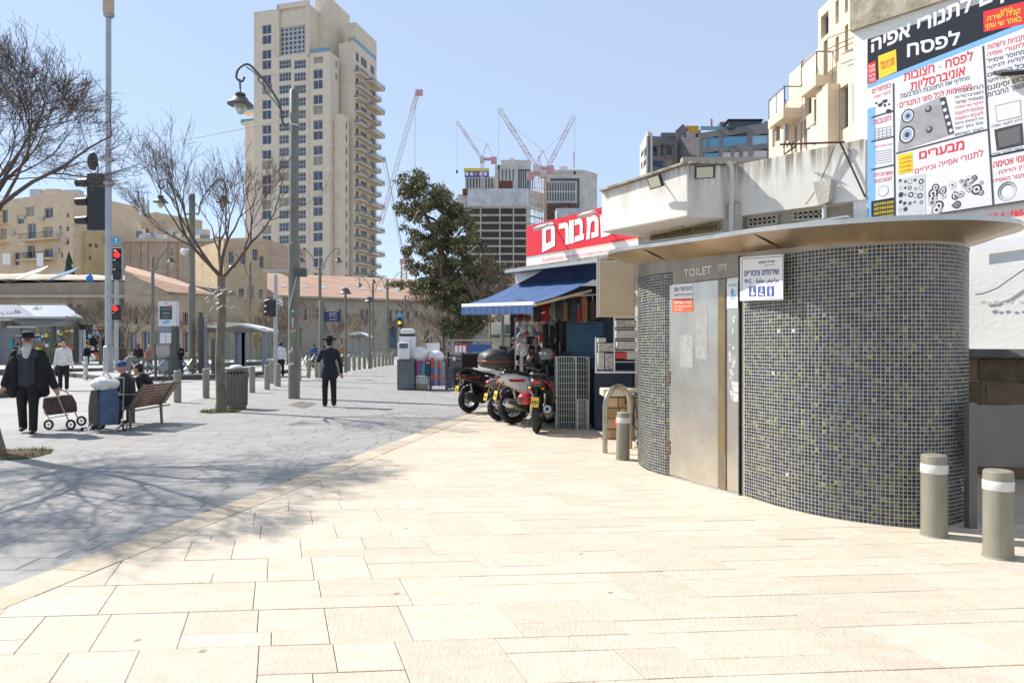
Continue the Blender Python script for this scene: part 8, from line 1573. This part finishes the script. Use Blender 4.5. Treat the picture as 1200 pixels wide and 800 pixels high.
b_ = MB(); q = P(80.5, 345, 95); b_.tube([q - Vector((0, 0, 2.5)), q + Vector((0, 0, 1.2))], .12, 8); b_.build('trunk', m_bark, cy)
# ================================================================ PEOPLE
m_skin = mat('skin_light', (.52, .31, .22), .6, sc_=9, c2=(.45, .25, .17)); m_skin2 = mat('skin_ruddy', (.50, .26, .18), .6, sc_=9, c2=(.42, .20, .14)); m_eye = flat('eye_dark', (.02, .015, .012), .3)
CL = {}
def cloth(name, c, r=.85, b=.25): return mat('cloth_' + name, c, r, sc_=7, var=.15, bump=b, bs=26)
def person(label, base, yaw, h=1.75, top=None, bottom=None, shoe=None, hair=None, skin=None, pose='stand', L=None, Rr=None, hands=None, near=False, coat=0, head=(0, 0), hat=None, beard=None, long_hair=False, lean=0, extra=None, stride=0., thick=1., hood=False):
    # local frame: faces -Y, x to its left hand side; heights for 1.75 m
    s = h/1.75; t = thing('person', label, 'person', base); M = Matrix.Translation(base) @ Matrix.Rotation(yaw, 4, 'Z') @ Matrix.Scale(s, 4); vx = .0105 if near else .022
    V_ = Vector; sit = pose == 'sit'; pz = .52 if sit else .94
    pel = V_((0, 0, pz)); ch = pel + V_((0, -math.sin(lean)*.36, math.cos(lean)*.36)); nk = pel + V_((0, -math.sin(lean*1.15)*.55, math.cos(lean*1.15)*.54)); hd_ = nk + V_((head[0]*.03, -.02 - head[1]*.06 - math.sin(lean)*.04, .155 - abs(head[1])*.02))
    kn, an = {}, {}
    for sd, k in ((1, 'l'), (-1, 'r')):
        if sit: kn[k] = pel + V_((sd*.13, -.43, .02)); an[k] = V_((sd*.13, -.46 - (.12 if k == 'l' else -.02), .09))
        else: f_ = stride*sd; kn[k] = V_((sd*.10, -f_*.5 - abs(f_)*.18 - .01, .50)); an[k] = V_((sd*.10, -f_, .09 + (max(0, -f_)*.22)))
    sh_ = {k: nk + V_((sd*.175, .0, -.075)) for sd, k in ((1, 'l'), (-1, 'r'))}
    el, wr = {}, {}
    for sd, k in ((1, 'l'), (-1, 'r')):
        hp_ = (hands or {}).get(k)
        if hp_ is None: hp_ = V_((sd*.27, -.04 + (-sd)*stride*-.35, pz - .10 if not sit else pz + .10)) if not sit else V_((sd*.12, -.28, pz+.10))
        hp_ = V_(hp_); mid_ = (sh_[k] + hp_)/2; dlt = hp_ - sh_[k]; ln = dlt.length; want = .285; off = math.sqrt(max(.0004, want*want - (ln/2)**2)) if ln < .57 else .01
        pole = V_((sd*.45, .75, -.35)); ax_ = dlt.normalized(); pole = (pole - ax_*pole.dot(ax_)).normalized(); el[k] = mid_ + pole*off; wr[k] = hp_
    def mk(): m = MB(); m.X = M; return m
    sk = skin or m_skin
    b = mk()                                     # one continuous body
    b.ell(hd_ + V_((0, .0, .01)), (.073, .092, .108), 18, 14); b.ell(hd_ + V_((0, -.025, -.05)), (.055, .062, .065), 14, 10); b.caps(nk - V_((0, 0, .05)), hd_ - V_((0, -.015, .06)), .052, .048)
    if near: b.caps(hd_ + V_((0, -.088, .012)), hd_ + V_((0, -.104, -.018)), .010, .014, 8); b.ell(hd_ + V_((0, -.082, -.052)), (.025, .014, .010), 10, 8); b.ell(hd_ + V_((0, -.072, .035)), (.05, .02, .012), 10, 6)
    for sx in (1, -1): b.ell(hd_ + V_((sx*.075, .008, -.005)), (.012, .02, .03), 8, 8)
    b.caps(pel, ch, .125, .135); b.caps(ch, nk - V_((0, 0, .05)), .135, .085)
    for k, sd in (('l', 1), ('r', -1)):
        b.caps(pel + V_((sd*.085, 0, -.02)), kn[k], .072, .052); b.caps(kn[k], an[k], .05, .036); b.caps(an[k] - V_((0, 0, .03)), an[k] + V_((0, -.13, -.045)), .034, .026)
        b.caps(sh_[k], el[k], .046, .036); b.caps(el[k], wr[k], .035, .024)
        fd = (wr[k] - el[k]).normalized(); hd2 = wr[k] + fd*.05; sdv = fd.cross(V_((0, 1, 0)) if abs(fd.y) < .8 else V_((0, 0, 1))).normalized(); nv = fd.cross(sdv).normalized()
        rot = Matrix((sdv, nv, fd)).transposed(); b.ell(hd2, (.038, .018, .052), 12, 8, rot=rot)
        if near:
            for j, (o_, l_) in enumerate(((-.028, .058), (-.010, .070), (.009, .066), (.027, .050))):
                p0 = hd2 + fd*.035 + sdv*o_; p1 = p0 + fd*l_*.55 + nv*.006; p2 = p1 + fd*l_*.4 + nv*.022; b.caps(p0, p1, .0095, .0088, 8); b.caps(p1, p2, .0088, .0078, 8)
            p0 = hd2 - fd*.012 + sdv*.03; p1 = p0 + sdv*.026 + fd*.028 + nv*.01; b.caps(p0, p1, .011, .010, 8); b.caps(p1, p1 + fd*.028, .010, .009, 8)
        else: b.caps(hd2, hd2 + fd*.07, .03, .02, 8)
    blob(b, 'body', sk, t, .0085 if near else .02, 2)
    b = mk(); tk = thick
    for k, sd in (('l', 1), ('r', -1)): b.caps(pel + V_((sd*.08, .0, -.03)), kn[k], .098*tk, .078); b.caps(kn[k], an[k] + V_((0, .0, -.02)), .075, .066)
    b.ell(pel, (.165*tk, .125*tk, .12), 16, 10); blob(b, 'trousers', bottom, t, vx)
    b = mk(); b.caps(pel + V_((0, 0, .04)), ch, .150*tk, .155*tk); b.caps(ch + V_((.07, 0, .03)), ch + V_((-.07, 0, .03)), .125*tk, .125*tk); b.ell((ch+nk)/2 + V_((0, .01, 0)), (.185, .115, .13), 16, 10); b.caps(sh_['l'] + V_((-.03, 0, .01)), sh_['r'] + V_((.03, 0, .01)), .072, .072)
    if coat: 
        for sx in (.07, -.07): b.caps(pel + V_((sx, .02, .05)), pel + V_((sx*1.25, .04, -coat)), .125*tk, .14*tk)
    for k in 'lr': b.caps(sh_[k], el[k], .068*min(1.15, tk), .058); b.caps(el[k], wr[k] - (wr[k]-el[k])*.06, .056, .044)
    if hood: b.ell(nk + V_((0, .08, .0)), (.12, .08, .08), 12, 8)
    b.caps(pel + V_((-.065, 0, .03)), pel + V_((.065, 0, .03)), .118*tk, .118*tk); b.caps(pel + V_((-.075, 0, -.02)), pel + V_((.075, 0, -.02)), .108*tk, .108*tk)
    blob(b, 'jacket' if near or coat else 'top', top, t, vx)
    for k in 'lr':
        b = mk(); a_ = an[k]; b.caps(a_ + V_((0, .035, -.045)), a_ + V_((0, -.05, -.045)), .043, .045, 10); b.caps(a_ + V_((0, -.05, -.050)), a_ + V_((0, -.155, -.056)), .045, .034, 10)
        for v in b.v:
            lim = M.translation.z + .002
            if v.z < lim: v.z = lim
        b.build('shoe', shoe or m_blk, t)
    if hair:
        b = mk(); b.ell(hd_ + V_((0, .018, .032)), (.083, .094, .098), 18, 12); 
        if long_hair: b.caps(hd_ + V_((0, .05, .0)), hd_ + V_((0, .085, -.20)), .085, .075); b.ell(hd_ + V_((.06, .03, -.06)), (.035, .05, .09), 10, 8); b.ell(hd_ + V_((-.06, .03, -.06)), (.035, .05, .09), 10, 8)
        else: b.ell(hd_ + V_((0, .05, -.02)), (.074, .055, .07), 12, 8)
        cut = M @ (hd_ + V_((0, 0, 0))); blob(b, 'hair', hair, t, .011 if near else .02, 2)
    if near:
        for sx in (1, -1): b = mk(); b.ell(hd_ + V_((sx*.028, -.083, .012)), (.012, .008, .007), 10, 6); b.build('eye', m_eye, t)
    if beard: b = mk(); b.ell(hd_ + V_((0, -.055, -.10)), (.072, .062, .085), 14, 10); b.caps(hd_ + V_((0, -.08, -.12)), hd_ + V_((0, -.14, -.27)), .075, .045); b.ell(hd_ + V_((0, -.095, -.045)), (.045, .02, .018), 10, 8); blob(b, 'beard', beard, t, .012, 1)
    if hat == 'fedora':
        b = mk(); c = hd_ + V_((0, .005, .062)); b.X = M @ Matrix.Translation(c) @ Matrix.Rotation(.10, 4, 'X'); b.lathe([(.10, .008), (.195, .012), (.204, .030), (.196, .040), (.108, .026), (.103, .05), (.096, .105), (.07, .118), (.02, .108)], 30, sx=.93, sy=1.1); b.build('hat', cloth('black_felt', (.012, .012, .014), .8, .1), t)
    if hat == 'cap':
        b = mk(); c = hd_ + V_((0, .0, .04)); b.X = M @ Matrix.Translation(c); b.ell((0, .008, 0), (.088, .10, .088), 20, 12); b.loft([[V_((.075*math.cos(a_)*f_, -.07 - .10*max(0, math.sin(a_))*1.0 + (0), z_ + .012*0)) for a_ in [math.pi*j/10 for j in range(11)]] for f_, z_ in ((1, .0), (1, .012))]); b.build('cap', extra or m_navy, t)
    return t, M, dict(pel=pel, ch=ch, nk=nk, hd=hd_, wr=wr, el=el, an=an, kn=kn, sh=sh_)
c_black = cloth('black', (.012, .012, .015)); c_nvy = cloth('midnight', (.014, .017, .030)); c_jean = cloth('denim', (.06, .10, .19)); c_white = cloth('white_knit', (.72, .70, .68)); c_grey = cloth('grey', (.16, .16, .17)); c_pink = cloth('dusty_pink', (.42, .20, .19)); c_brown = cloth('brown', (.12, .07, .05)); c_char = cloth('charcoal', (.03, .033, .035)); c_vest = cloth('slate_vest', (.045, .055, .075))
h_white = cloth('white_hair', (.62, .59, .52), .9, .8); h_black = cloth('black_hair', (.012, .010, .009), .7, .6); h_red = cloth('auburn_hair', (.22, .09, .04), .7, .6); h_blond = cloth('fair_hair', (.42, .30, .17), .7, .6); c_vis = cloth('yellow_vest', (.60, .70, .05)); c_shirt = cloth('white_shirt', (.70, .71, .74)); c_blue = cloth('pale_blue_shirt', (.35, .42, .55))
W = lambda M, p: (M @ Vector(p))
# the bearded man with his trolley
q = G(33, 507); t, M, J = person('bearded man in black hat and open black coat pulling the flowered trolley', q, R(24), 1.80, c_vest, c_black, m_blk, None, m_skin2, hands=dict(l=(.42, -.06, .80), r=(-.33, -.12, .86)), near=True, hat='fedora', beard=h_white, stride=.13, thick=1.22)
b_ = MB(); b_.X = M; hd_ = J['hd']; b_.ell(hd_ + Vector((0, .03, .0)), (.08, .085, .07), 14, 10); blob(b_, 'hair', h_white, t, .012, 2)
b_ = MB(); b_.X = M; ch, pel, nk = J['ch'], J['pel'], J['nk']
for sx in (1, -1):
    b_.caps(nk + Vector((sx*.09, -.02, -.10)), ch + Vector((sx*.16, -.04, -.02)), .075, .10); b_.caps(ch + Vector((sx*.17, -.05, .0)), pel + Vector((sx*.215, -.06, -.10)), .10, .10); b_.caps(pel + Vector((sx*.20, .0, .0)), pel + Vector((sx*.23, .03, -.22)), .10, .095)
    k = 'l' if sx == 1 else 'r'; b_.caps(J['sh'][k] + Vector((sx*.015, 0, 0)), J['el'][k], .088, .078); b_.caps(J['el'][k], J['wr'][k] - (J['wr'][k]-J['el'][k])*.10, .076, .062)
b_.caps(ch + Vector((.08, .09, .05)), pel + Vector((.10, .10, -.22)), .12, .13); b_.caps(ch + Vector((-.08, .09, .05)), pel + Vector((-.10, .10, -.22)), .12, .13); b_.caps(nk + Vector((.09, .05, -.09)), nk + Vector((-.09, .05, -.09)), .085, .085)
b_.caps(pel + Vector((-.27, -.03, .12)), pel + Vector((-.32, -.0, -.13)), .075, .085); blob(b_, 'coat', c_black, t, .011, 3)
b_ = MB(); b_.X = M
for i in range(8): z = .02 + i*.052; b_.caps(pel + Vector((-.10, -.172, z)), pel + Vector((.10, -.172, z)), .013, .013, 6)
b_.build('quilted_front', c_vest, t); b_ = MB(); b_.X = M
for sx in (1, -1): b_.tube([hd_ + Vector((sx*.028 + .022*math.cos(a_), -.094, .012 + .017*math.sin(a_))) for a_ in [j*math.pi/5 for j in range(11)]], .003, 4)
b_.build('spectacles', m_lampd, t)
q = G(74.5, 456.5); person('man in white knitted sweater and black trousers walking towards us', q, R(30), 1.77, c_white, c_black, m_blk, h_black, m_skin, stride=.06, thick=1.08, near=False)
# seated pair
t, M, J = person('seated man in blue cap and dark jacket on the near end of the bench', Vector((-7.50, 13.28, 0)), R(-62), 1.72, c_char, c_jean, m_blk, cloth('grey_hair', (.35, .33, .30)), m_skin2, pose='sit', near=True, hat='cap', extra=mat('cap_blue', (.025, .07, .26), .8, var=.1), thick=1.18, lean=.08)
t, M, J = person('seated young man in black jacket looking down on the far bench end', Vector((-7.52, 14.12, 0)), R(-82), 1.66, c_black, c_black, m_blk, h_black, m_skin, pose='sit', near=True, lean=.22, head=(0, .8), thick=1.08)
# walking suit
q = G(386, 476.5); t, M, J = person('man in black suit and hat walking away across the grey paving', q, R(200), 1.80, c_nvy, c_black, m_blk, h_black, m_skin, near=True, hat='fedora', stride=.12, coat=.12, hands=dict(l=(.10, -.24, 1.40), r=(-.30, .02, .86)))
b_ = MB(); b_.X = M; b_.lathe([(.062, 0), (.060, .035)], 14, J['nk'] + Vector((0, .01, -.01))); b_.build('shirt_collar', c_shirt, t)
b_ = MB(); b_.X = M; p = J['wr']['l'] + Vector((0, -.03, .08)); b_.box(p.x-.035, p.y-.006, p.z-.07, p.x+.035, p.y+.006, p.z+.07); tag(b_.build('phone', m_blk, smooth=False), 'small black phone held up by the man in the suit', 'phone')
# others across the street
ppl = [(329, 441, 182, 1.78, c_shirt, c_black, h_black, {}, 'person in white shirt seen from behind by the thin signal pole'), (162, 441, 150, 1.72, c_black, c_black, h_red, dict(long_hair=True, coat=.3), 'woman in long dark coat with auburn hair beside the stroller'),
       (175, 440, 40, 1.66, c_pink, c_grey, h_blond, dict(long_hair=True, hands=dict(l=(.05, -.24, 1.12), r=(-.08, -.24, 1.10))), 'woman in dusty pink coat with red bag behind the fence'), (210, 443, 20, 1.75, c_black, c_jean, h_white, dict(hands=dict(l=(.05, -.25, 1.28), r=(-.08, -.25, 1.26))), 'white haired person in black jacket using a phone right of the totem'),
       (102, 431, 140, 1.70, c_black, c_black, cloth('lime_cap', (.55, .60, .05)), {}, 'person in dark coat with lime yellow cap at the stocked stall'), (143, 431, 200, 1.72, c_brown, c_black, h_black, dict(coat=.2), 'person in brown coat left of the auburn haired woman'),
       (21, 436, 150, 1.78, c_blue, c_black, h_black, {}, 'person in pale blue shirt with black backpack behind the bearded man'), (495, 431, 20, 1.76, c_vis, c_black, h_black, {}, 'worker in yellow high visibility vest behind the goods baskets'),
       (513, 437, 160, 1.78, c_brown, c_grey, h_red, {}, 'brown haired person behind the black luggage box'), (401, 429, 10, 1.72, cloth('orange', (.45, .20, .06)), c_black, h_black, {}, 'small distant person in orange jacket before the far shelter'), (368, 431, 170, 1.72, cloth('blue_jacket', (.04, .10, .28)), c_black, h_black, {}, 'small distant person in blue jacket right of the tall lamp'),
       (66, 441, 120, 1.70, c_black, c_black, h_black, {}, 'person in black standing close behind the white sweater man')]
for (x, y, yw, hh, tp_, bt_, hr_, kw, lb_) in ppl:
    q = G(x, y); t, M, J = person(lb_, q, R(yw) + math.atan2(-q.x, q.y), hh, tp_, bt_, m_blk, hr_, m_skin, stride=.05, **kw)
    if x == 21: b_ = MB(); b_.X = M; b_.ell(J['ch'] + Vector((0, .22, .0)), (.16, .11, .24), 12, 8); tag(b_.build('backpack', c_black), 'black backpack on the person in the pale blue shirt', 'backpack')
    if x == 175: b_ = MB(); b_.X = M; b_.ell(J['pel'] + Vector((-.25, -.05, .05)), (.06, .14, .12), 12, 8); tag(b_.build('handbag', m_redp), 'bright red handbag carried by the woman in pink', 'handbag')
# stroller and shopping bags
q = G(154, 443); t = thing('stroller', 'dark grey baby stroller behind the fence by the auburn haired woman', 'stroller', q); b_ = MB(); b_.ell(q + Vector((0, 0, .85)), (.34, .26, .26), 14, 10); b_.build('hood', c_grey, t); b_ = MB(); b_.ell(q + Vector((.05, -.1, .55)), (.28, .35, .16), 12, 8); b_.build('seat', c_char, t); b_ = MB()
for sx in (-.28, .28): b_.tube([q + Vector((sx, -.35, .1)), q + Vector((sx, .1, .6)), q + Vector((sx, .35, 1.05))], .02, 5); b_.tube([q + Vector((sx, .3, .1)), q + Vector((sx, 0, .6))], .02, 5)
b_.build('frame', m_lampd, t)
for sx in (-.28, .28):
    for sy in (-.35, .3): wheel(t, q + Vector((sx, sy, .12)), .12, (1, 0, 0), .04, 5, .7)
for i, (x, y) in enumerate(((107, 428), (113, 427))): c = G(x, y); b_ = MB(); b_.ell(c + Vector((0, 0, .62)), (.35, .25, .32), 12, 8); tag(b_.build('shopping_bag', m_white), ['left one of two pale plastic bags on the platform by the stall', 'right one of two pale plastic bags on the platform by the stall'][i], 'bag')
# customers by the shop
t, M, J = person('man in black jacket standing behind the parked scooters at the shop', Vector((.06, 16.6, 0)), R(60), 1.80, c_black, c_char, m_blk, h_black, m_skin2, near=True)
t, M, J = person('black haired woman bending forward between scooters and goods shelf', Vector((.62, 15.6, 0)), R(-75), 1.66, c_black, c_char, m_blk, h_black, m_skin, near=True, lean=.35, long_hair=True, hands=dict(l=(.15, -.35, .95), r=(-.15, -.38, .95)))
# ================================================================ PARKED SCOOTERS
m_gloss = lambda n_, c, r_=.25: mat('paint_' + n_, c, r_, var=.03, coat=.5)
p_blk = m_gloss('black', (.012, .012, .014)); p_sil = m_gloss('silver', (.72, .69, .65), .35); p_red = m_gloss('red', (.45, .012, .02)); p_gry = m_gloss('grey', (.13, .13, .135)); p_wht = m_gloss('white', (.62, .62, .61))
m_seat = flat('seat_vinyl', (.02, .02, .022), .6); m_exh = flat('exhaust_steel', (.55, .53, .50), .22, metal=.95); m_exd = flat('exhaust_black', (.03, .03, .03), .4); m_plateY = flat('plate_yellow', (.78, .55, .04), .5); m_lred = flat('tail_lens', (.45, .01, .015), .2, spec=.8); m_lor = flat('indicator_lens', (.75, .25, .02), .2); m_shield = mat('smoked_screen', (.05, .055, .06), .08, var=.05, spec=.8)
def ring(x, w_, z0, z1, e=.6, n=20, tilt=0):
    return [Vector((x + tilt*math.sin(2*math.pi*k/n), w_*math.copysign(abs(math.cos(2*math.pi*k/n))**e, math.cos(2*math.pi*k/n)), (z0+z1)/2 + (z1-z0)/2*math.copysign(abs(math.sin(2*math.pi*k/n))**e, math.sin(2*math.pi*k/n)))) for k in range(n)]
def scooter(label, pos, head, c_main, c_side, box=None, exhaust=m_exh, helmet=False, R_=.30, s=1., lean=.05, accent=None, shield=True, bdx=0.):
    pos = Vector((pos[0], pos[1], 0)); t = thing('parked_scooter', label, 'scooter', pos, 'scooters parked by the shop'); a = math.atan2(head[1], head[0])
    M = Matrix.Translation(pos) @ Matrix.Rotation(a, 4, 'Z') @ Matrix.Rotation(lean, 4, 'X') @ Matrix.Scale(s, 4)
    def BR(): m = MB(); m.X = M @ Matrix.Diagonal((1, -1, 1, 1)); return m
    # origin = ground under the rear wheel; x forward; wheelbase 1.42
    WB = 1.42; V_ = Vector
    def B(): m = MB(); m.X = M; return m
    def whl(x, name, r_=R_):
        c = M @ V_((x, 0, r_)); ax = (M.to_3x3() @ V_((0, 1, 0))).normalized(); return wheel(t, c, r_*s, ax, .115*s, 5, .66, name=name, m_r=mat('alloy_rim', (.22, .215, .20), .35, .6, var=.1))
    for nm, x in (('rear_wheel', 0), ('front_wheel', WB)):
        o = whl(x, nm); b = B(); b.lathe([(.11, -.004), (.115, .0), (.11, .004)], 20); bb_ = MB(); bb_.X = M @ Matrix.Translation((x, .07, R_)) @ Matrix.Rotation(math.pi/2, 4, 'X'); bb_.lathe([(.055, -.003), (.12, -.003), (.12, .003), (.055, .003)], 22, cap=False); bb_.build('brake_disc', m_chrome, o)
    b = B(); b.loft([ring(-.32, .045, .80, .86), ring(-.24, .12, .72, .90), ring(-.05, .18, .62, .92), ring(.22, .215, .48, .86), ring(.46, .215, .36, .76), ring(.62, .18, .30, .60)]); b.build('rear_body', c_main, t, ang=60)
    for sy in (1, -1): b = B(); b.loft([[v + V_((0, sy*.012, 0)) for v in ring(x, w_, z0, z1)] for x, w_, z0, z1 in ((-.20, .125, .78, .87), (0, .188, .70, .84), (.25, .222, .56, .76), (.42, .22, .48, .66))]); b.build('side_panel', c_side, t, ang=60); break
    b = B(); b.loft([ring(.42, .185, .26, .42), ring(.8, .20, .24, .36), ring(1.02, .19, .26, .50)]); b.build('floor_tunnel', p_blk, t, ang=60)
    b = B(); b.loft([ring(-.16, .09, .89, .955), ring(.0, .14, .86, .965), ring(.25, .155, .80, .90), ring(.48, .15, .76, .86), ring(.66, .11, .72, .83)]); b.build('seat', m_seat, t, ang=60)
    b = B(); b.loft([ring(.90, .17, .28, .45), ring(1.00, .23, .40, .75), ring(1.10, .22, .55, .98), ring(1.20, .19, .66, 1.00), ring(1.33, .10, .70, .88)], cap=True); b.build('front_fairing', c_main, t, ang=60)
    b = B(); b.loft([ring(WB-.30, .06, .42, .46), ring(WB-.12, .075, .58, .62), ring(WB+.10, .075, .58, .63), ring(WB+.30, .04, .42, .46)]); b.build('front_fender', c_side, t, ang=60)
    b = B(); b.tube([V_((1.12, 0, .85)), V_((1.06, 0, 1.06))], .045, 8); b.tube(curve([V_((1.00, .34, 1.08)), V_((1.03, .16, 1.08)), V_((1.08, 0, 1.05)), V_((1.03, -.16, 1.08)), V_((1.00, -.34, 1.08))], 4), .016, 8); b.build('handlebar', m_blk, t)
    for sy in (1, -1):
        b = B(); b.tube([V_((.99, sy*.25, 1.08)), V_((1.0, sy*.37, 1.08))], .02, 8); b.build('grip', m_seat, t)
        b = B(); b.tube([V_((1.05, sy*.22, 1.08)), V_((1.10, sy*.30, 1.26))], .008, 6); b.ell(V_((1.10, sy*.32, 1.30)), (.015, .065, .045), 12, 8); b.build('mirror', m_blk, t)
        b = B(); b.tube([V_((1.13, sy*.06, .78)), V_((WB, sy*.085, R_))], [.028, .022], 8); b.build('fork_leg', m_lampd, t)
        b = B(); b.ell(V_((-.27, sy*.10, .74)), (.035, .03, .018), 10, 6); b.build('indicator', m_lor, t)
    if shield: b = B(); b.loft([[V_((1.22 - .16*f_ + .06*math.cos(y*math.pi/2*1.6), y*(.27 - .07*f_), .92 + .52*f_)) for y in [j/6-1 for j in range(13)]] + [V_((1.215 - .16*f_ + .06*math.cos(y*math.pi/2*1.6), y*(.27 - .07*f_), .92 + .52*f_)) for y in [1-j/6 for j in range(13)]] for f_ in (0, .4, .8, 1)]); b.build('windscreen', m_shield, t, ang=60)
    b = B(); b.ell(V_((1.30, 0, .84)), (.05, .13, .06), 14, 8); b.build('headlight', m_wp, t)
    b = B(); b.ell(V_((-.325, 0, .835)), (.025, .085, .028), 14, 8); b.build('tail_light', m_lred, t)
    b = BR(); b.add([V_((-.20, .17, .81)), V_((.12, .214, .81)), V_((.08, .214, .765)), V_((-.17, .175, .77))], [(0, 1, 2, 3)]); b.build('side_lens', m_lred, t, smooth=False, fix=True)
    b = B(); b.loft([ring(-.33, .06, .46, .49), ring(-.28, .07, .56, .60), ring(-.12, .075, .62, .66), ring(.1, .07, .62, .66)]); b.bar(V_((-.22, 0, .78)), V_((-.36, 0, .48)), .04, .02); b.build('rear_fender', m_blk, t, ang=60)
    b = B(); b.plate(V_((-.375, .06, .45)), V_((-.375, -.06, .45)), V_((-.345, -.06, .60)), V_((-.345, .06, .60)), .006, (-1, 0, .25)); pl_ = b.build('number_plate', m_plateY, t, smooth=False, fix=True)
    b = B(); 
    for i in range(4): b.add([V_((-.385 + .03*k, -.045 + i*.025 + o_, .50 + .05*k)) for k, o_ in ((0, 0), (0, .014), (1, .014), (1, 0))], [(0, 1, 2, 3)])
    b.build('plate_digits', m_ink, pl_, smooth=False)
    b = B(); b.loft([ring(-.02, .05, .24, .38), ring(.25, .12, .22, .46), ring(.50, .12, .24, .46)]); b.build('engine', m_exd, t, ang=60)
    ex = BR(); ex.tube(curve([V_((.42, .10, .25)), V_((.25, .14, .22)), V_((.12, .165, .28))], 4), .022, 8); ex.tube([V_((.16, .17, .29)), V_((.10, .172, .31)), V_((-.22, .185, .41)), V_((-.27, .187, .425))], [.055, .078, .084, .06], 16); ex.build('exhaust', exhaust, t)
    b = BR(); b.tube([V_((-.272, .187, .4255)), V_((-.278, .187, .428))], .03, 12); b.build('exhaust_tip', m_dark, t)
    b = B(); b.tube([V_((.02, -.11, R_)), V_((-.08, -.10, .72))], .024, 8); b.tube([V_((.02, .105, R_)), V_((-.08, .10, .72))], .024, 8); b.build('shock_absorber', m_exh, t)
    b = BR(); b.tube([V_((.45, -.12, .26)), V_((.38, -.28, .01))], .012, 6); b.build('kick_stand', m_lampd, t)
    b = B(); b.tube(curve([V_((-.10, .12, .93)), V_((-.30, .11, .96)), V_((-.36, 0, .965)), V_((-.30, -.11, .96)), V_((-.10, -.12, .93))], 4), .013, 6); b.build('grab_rail', m_exd, t)
    if accent:
        for sy in (1,): b = BR(); b.tube(curve([V_((-.28, .14*sy, .85)), V_((.0, .19*sy, .76)), V_((.35, .21*sy, .62)), V_((.8, .21*sy, .52)), V_((1.0, .235*sy, .66)), V_((1.12, .225*sy, .92))], 5), .014, 6); b.build('accent_strip', accent, t)
    M = M @ Matrix.Translation((bdx, 0, 0))
    if box == 'case':
        b = B(); b.box(-.44, -.24, 1.00, -.02, .24, 1.30); o = b.build('top_case', m_blk, t, smooth=False, bevel=.035); 
        for sy in (-.24, .24): b = B(); b.box(-.46, sy-.02, .99, -.40, sy+.02, 1.31); b.box(-.06, sy-.02, .99, -.0, sy+.02, 1.31); b.build('case_corner', m_exd, o, smooth=False, bevel=.008)
        b = B(); b.box(-.455, -.2, 1.185, -.0, .2, 1.195); b.box(-.46, -.05, 1.14, -.44, .05, 1.22); b.build('case_latch', m_galv2, o, smooth=False)
    if box == 'oval':
        b = B(); b.loft([ring(-.50, .10, 1.04, 1.18, .9), ring(-.46, .19, 1.01, 1.26, .8), ring(-.30, .24, .98, 1.33, .75), ring(-.10, .235, .98, 1.32, .75), ring(.04, .19, 1.0, 1.24, .8), ring(.07, .10, 1.04, 1.16, .9)]); o = b.build('top_case', mat('grained_black', (.045, .043, .042), .5, var=.1), t, ang=60)
        b = B(); b.loft([ring(-.505, .105, 1.105, 1.14, .9), ring(-.465, .196, 1.10, 1.145, .8), ring(-.30, .246, 1.10, 1.15, .75), ring(-.10, .241, 1.10, 1.15, .75), ring(.045, .196, 1.10, 1.14, .8), ring(.075, .105, 1.105, 1.135, .9)]); b.build('red_reflector_band', mat('dull_red', (.42, .05, .03), .4, var=.1), o, ang=60)
    return t, M
def helmet(c, label, m, yaw=0, r_=.14, vis=m_shield):
    t = thing('helmet', label, 'helmet', c); b = MB(); b.X = Matrix.Translation(c) @ Matrix.Rotation(yaw, 4, 'Z'); b.ell((0, 0, 0), (r_, r_*.86, r_*.9), 22, 14)
    for v in b.v:
        if v.z < c.z - r_*.55: v.z = c.z - r_*.55
    b.build('shell', m, t); b = MB(); b.X = Matrix.Translation(c) @ Matrix.Rotation(yaw, 4, 'Z'); b.loft([[Vector((r_*1.02*math.cos(a_)*f_, r_*.88*math.sin(a_)*f_, z_)) for a_ in [-.9 + 1.8*j/10 for j in range(11)]] + [Vector((r_*.99*math.cos(a_)*f_, r_*.85*math.sin(a_)*f_, z_)) for a_ in [.9 - 1.8*j/10 for j in range(11)]] for f_, z_ in ((.93, -.045), (1, -.01), (.96, .045))]); b.build('visor', vis, t)
    b = MB(); b.X = Matrix.Translation(c) @ Matrix.Rotation(yaw, 4, 'Z'); 
    for k in range(5): a_ = 2.2 + k*.55; b.ell((r_*.93*math.cos(a_), r_*.80*math.sin(a_), r_*.25), (.022, .022, .02), 8, 6)
    b.build('sticker', m_white, t); return t
q = G(549, 484); scooter('black scooter farthest left carrying a boxy black top case', q + Vector((0, .15, 0)), (.72, .69), p_blk, p_gry, box='case', exhaust=m_exd, s=1.1)
q = G(601, 497.5); scooter('silver scooter with rounded black and red top case, third from right', q + Vector((0, .12, 0)), (.88, .47), p_sil, p_sil, box='oval', exhaust=m_exh, s=1.16, bdx=-.16)
q = G(584, 495); scooter('dark grey scooter squeezed between the boxy case scooter and silver scooter', q + Vector((0, .40, 0)), (.80, .60), p_gry, p_blk, exhaust=m_exh)
q = G(629, 508); t, M = scooter('dark scooter with red trim strip and red helmet, nearest the mesh cages', q + Vector((0, .10, 0)), (.18, .98), p_blk, p_gry, exhaust=m_exh, accent=p_red, shield=False, s=1.14)
helmet(P(615.5, 468, 12.35), 'red helmet with round white stickers hanging on the nearest scooter', p_red, R(200), .15)
helmet(P(641, 416, 13.3), 'grey and red helmet resting on a scooter handlebar before the cages', mat('helmet_grey', (.16, .18, .17), .35, var=.1), R(0), .15, p_red)
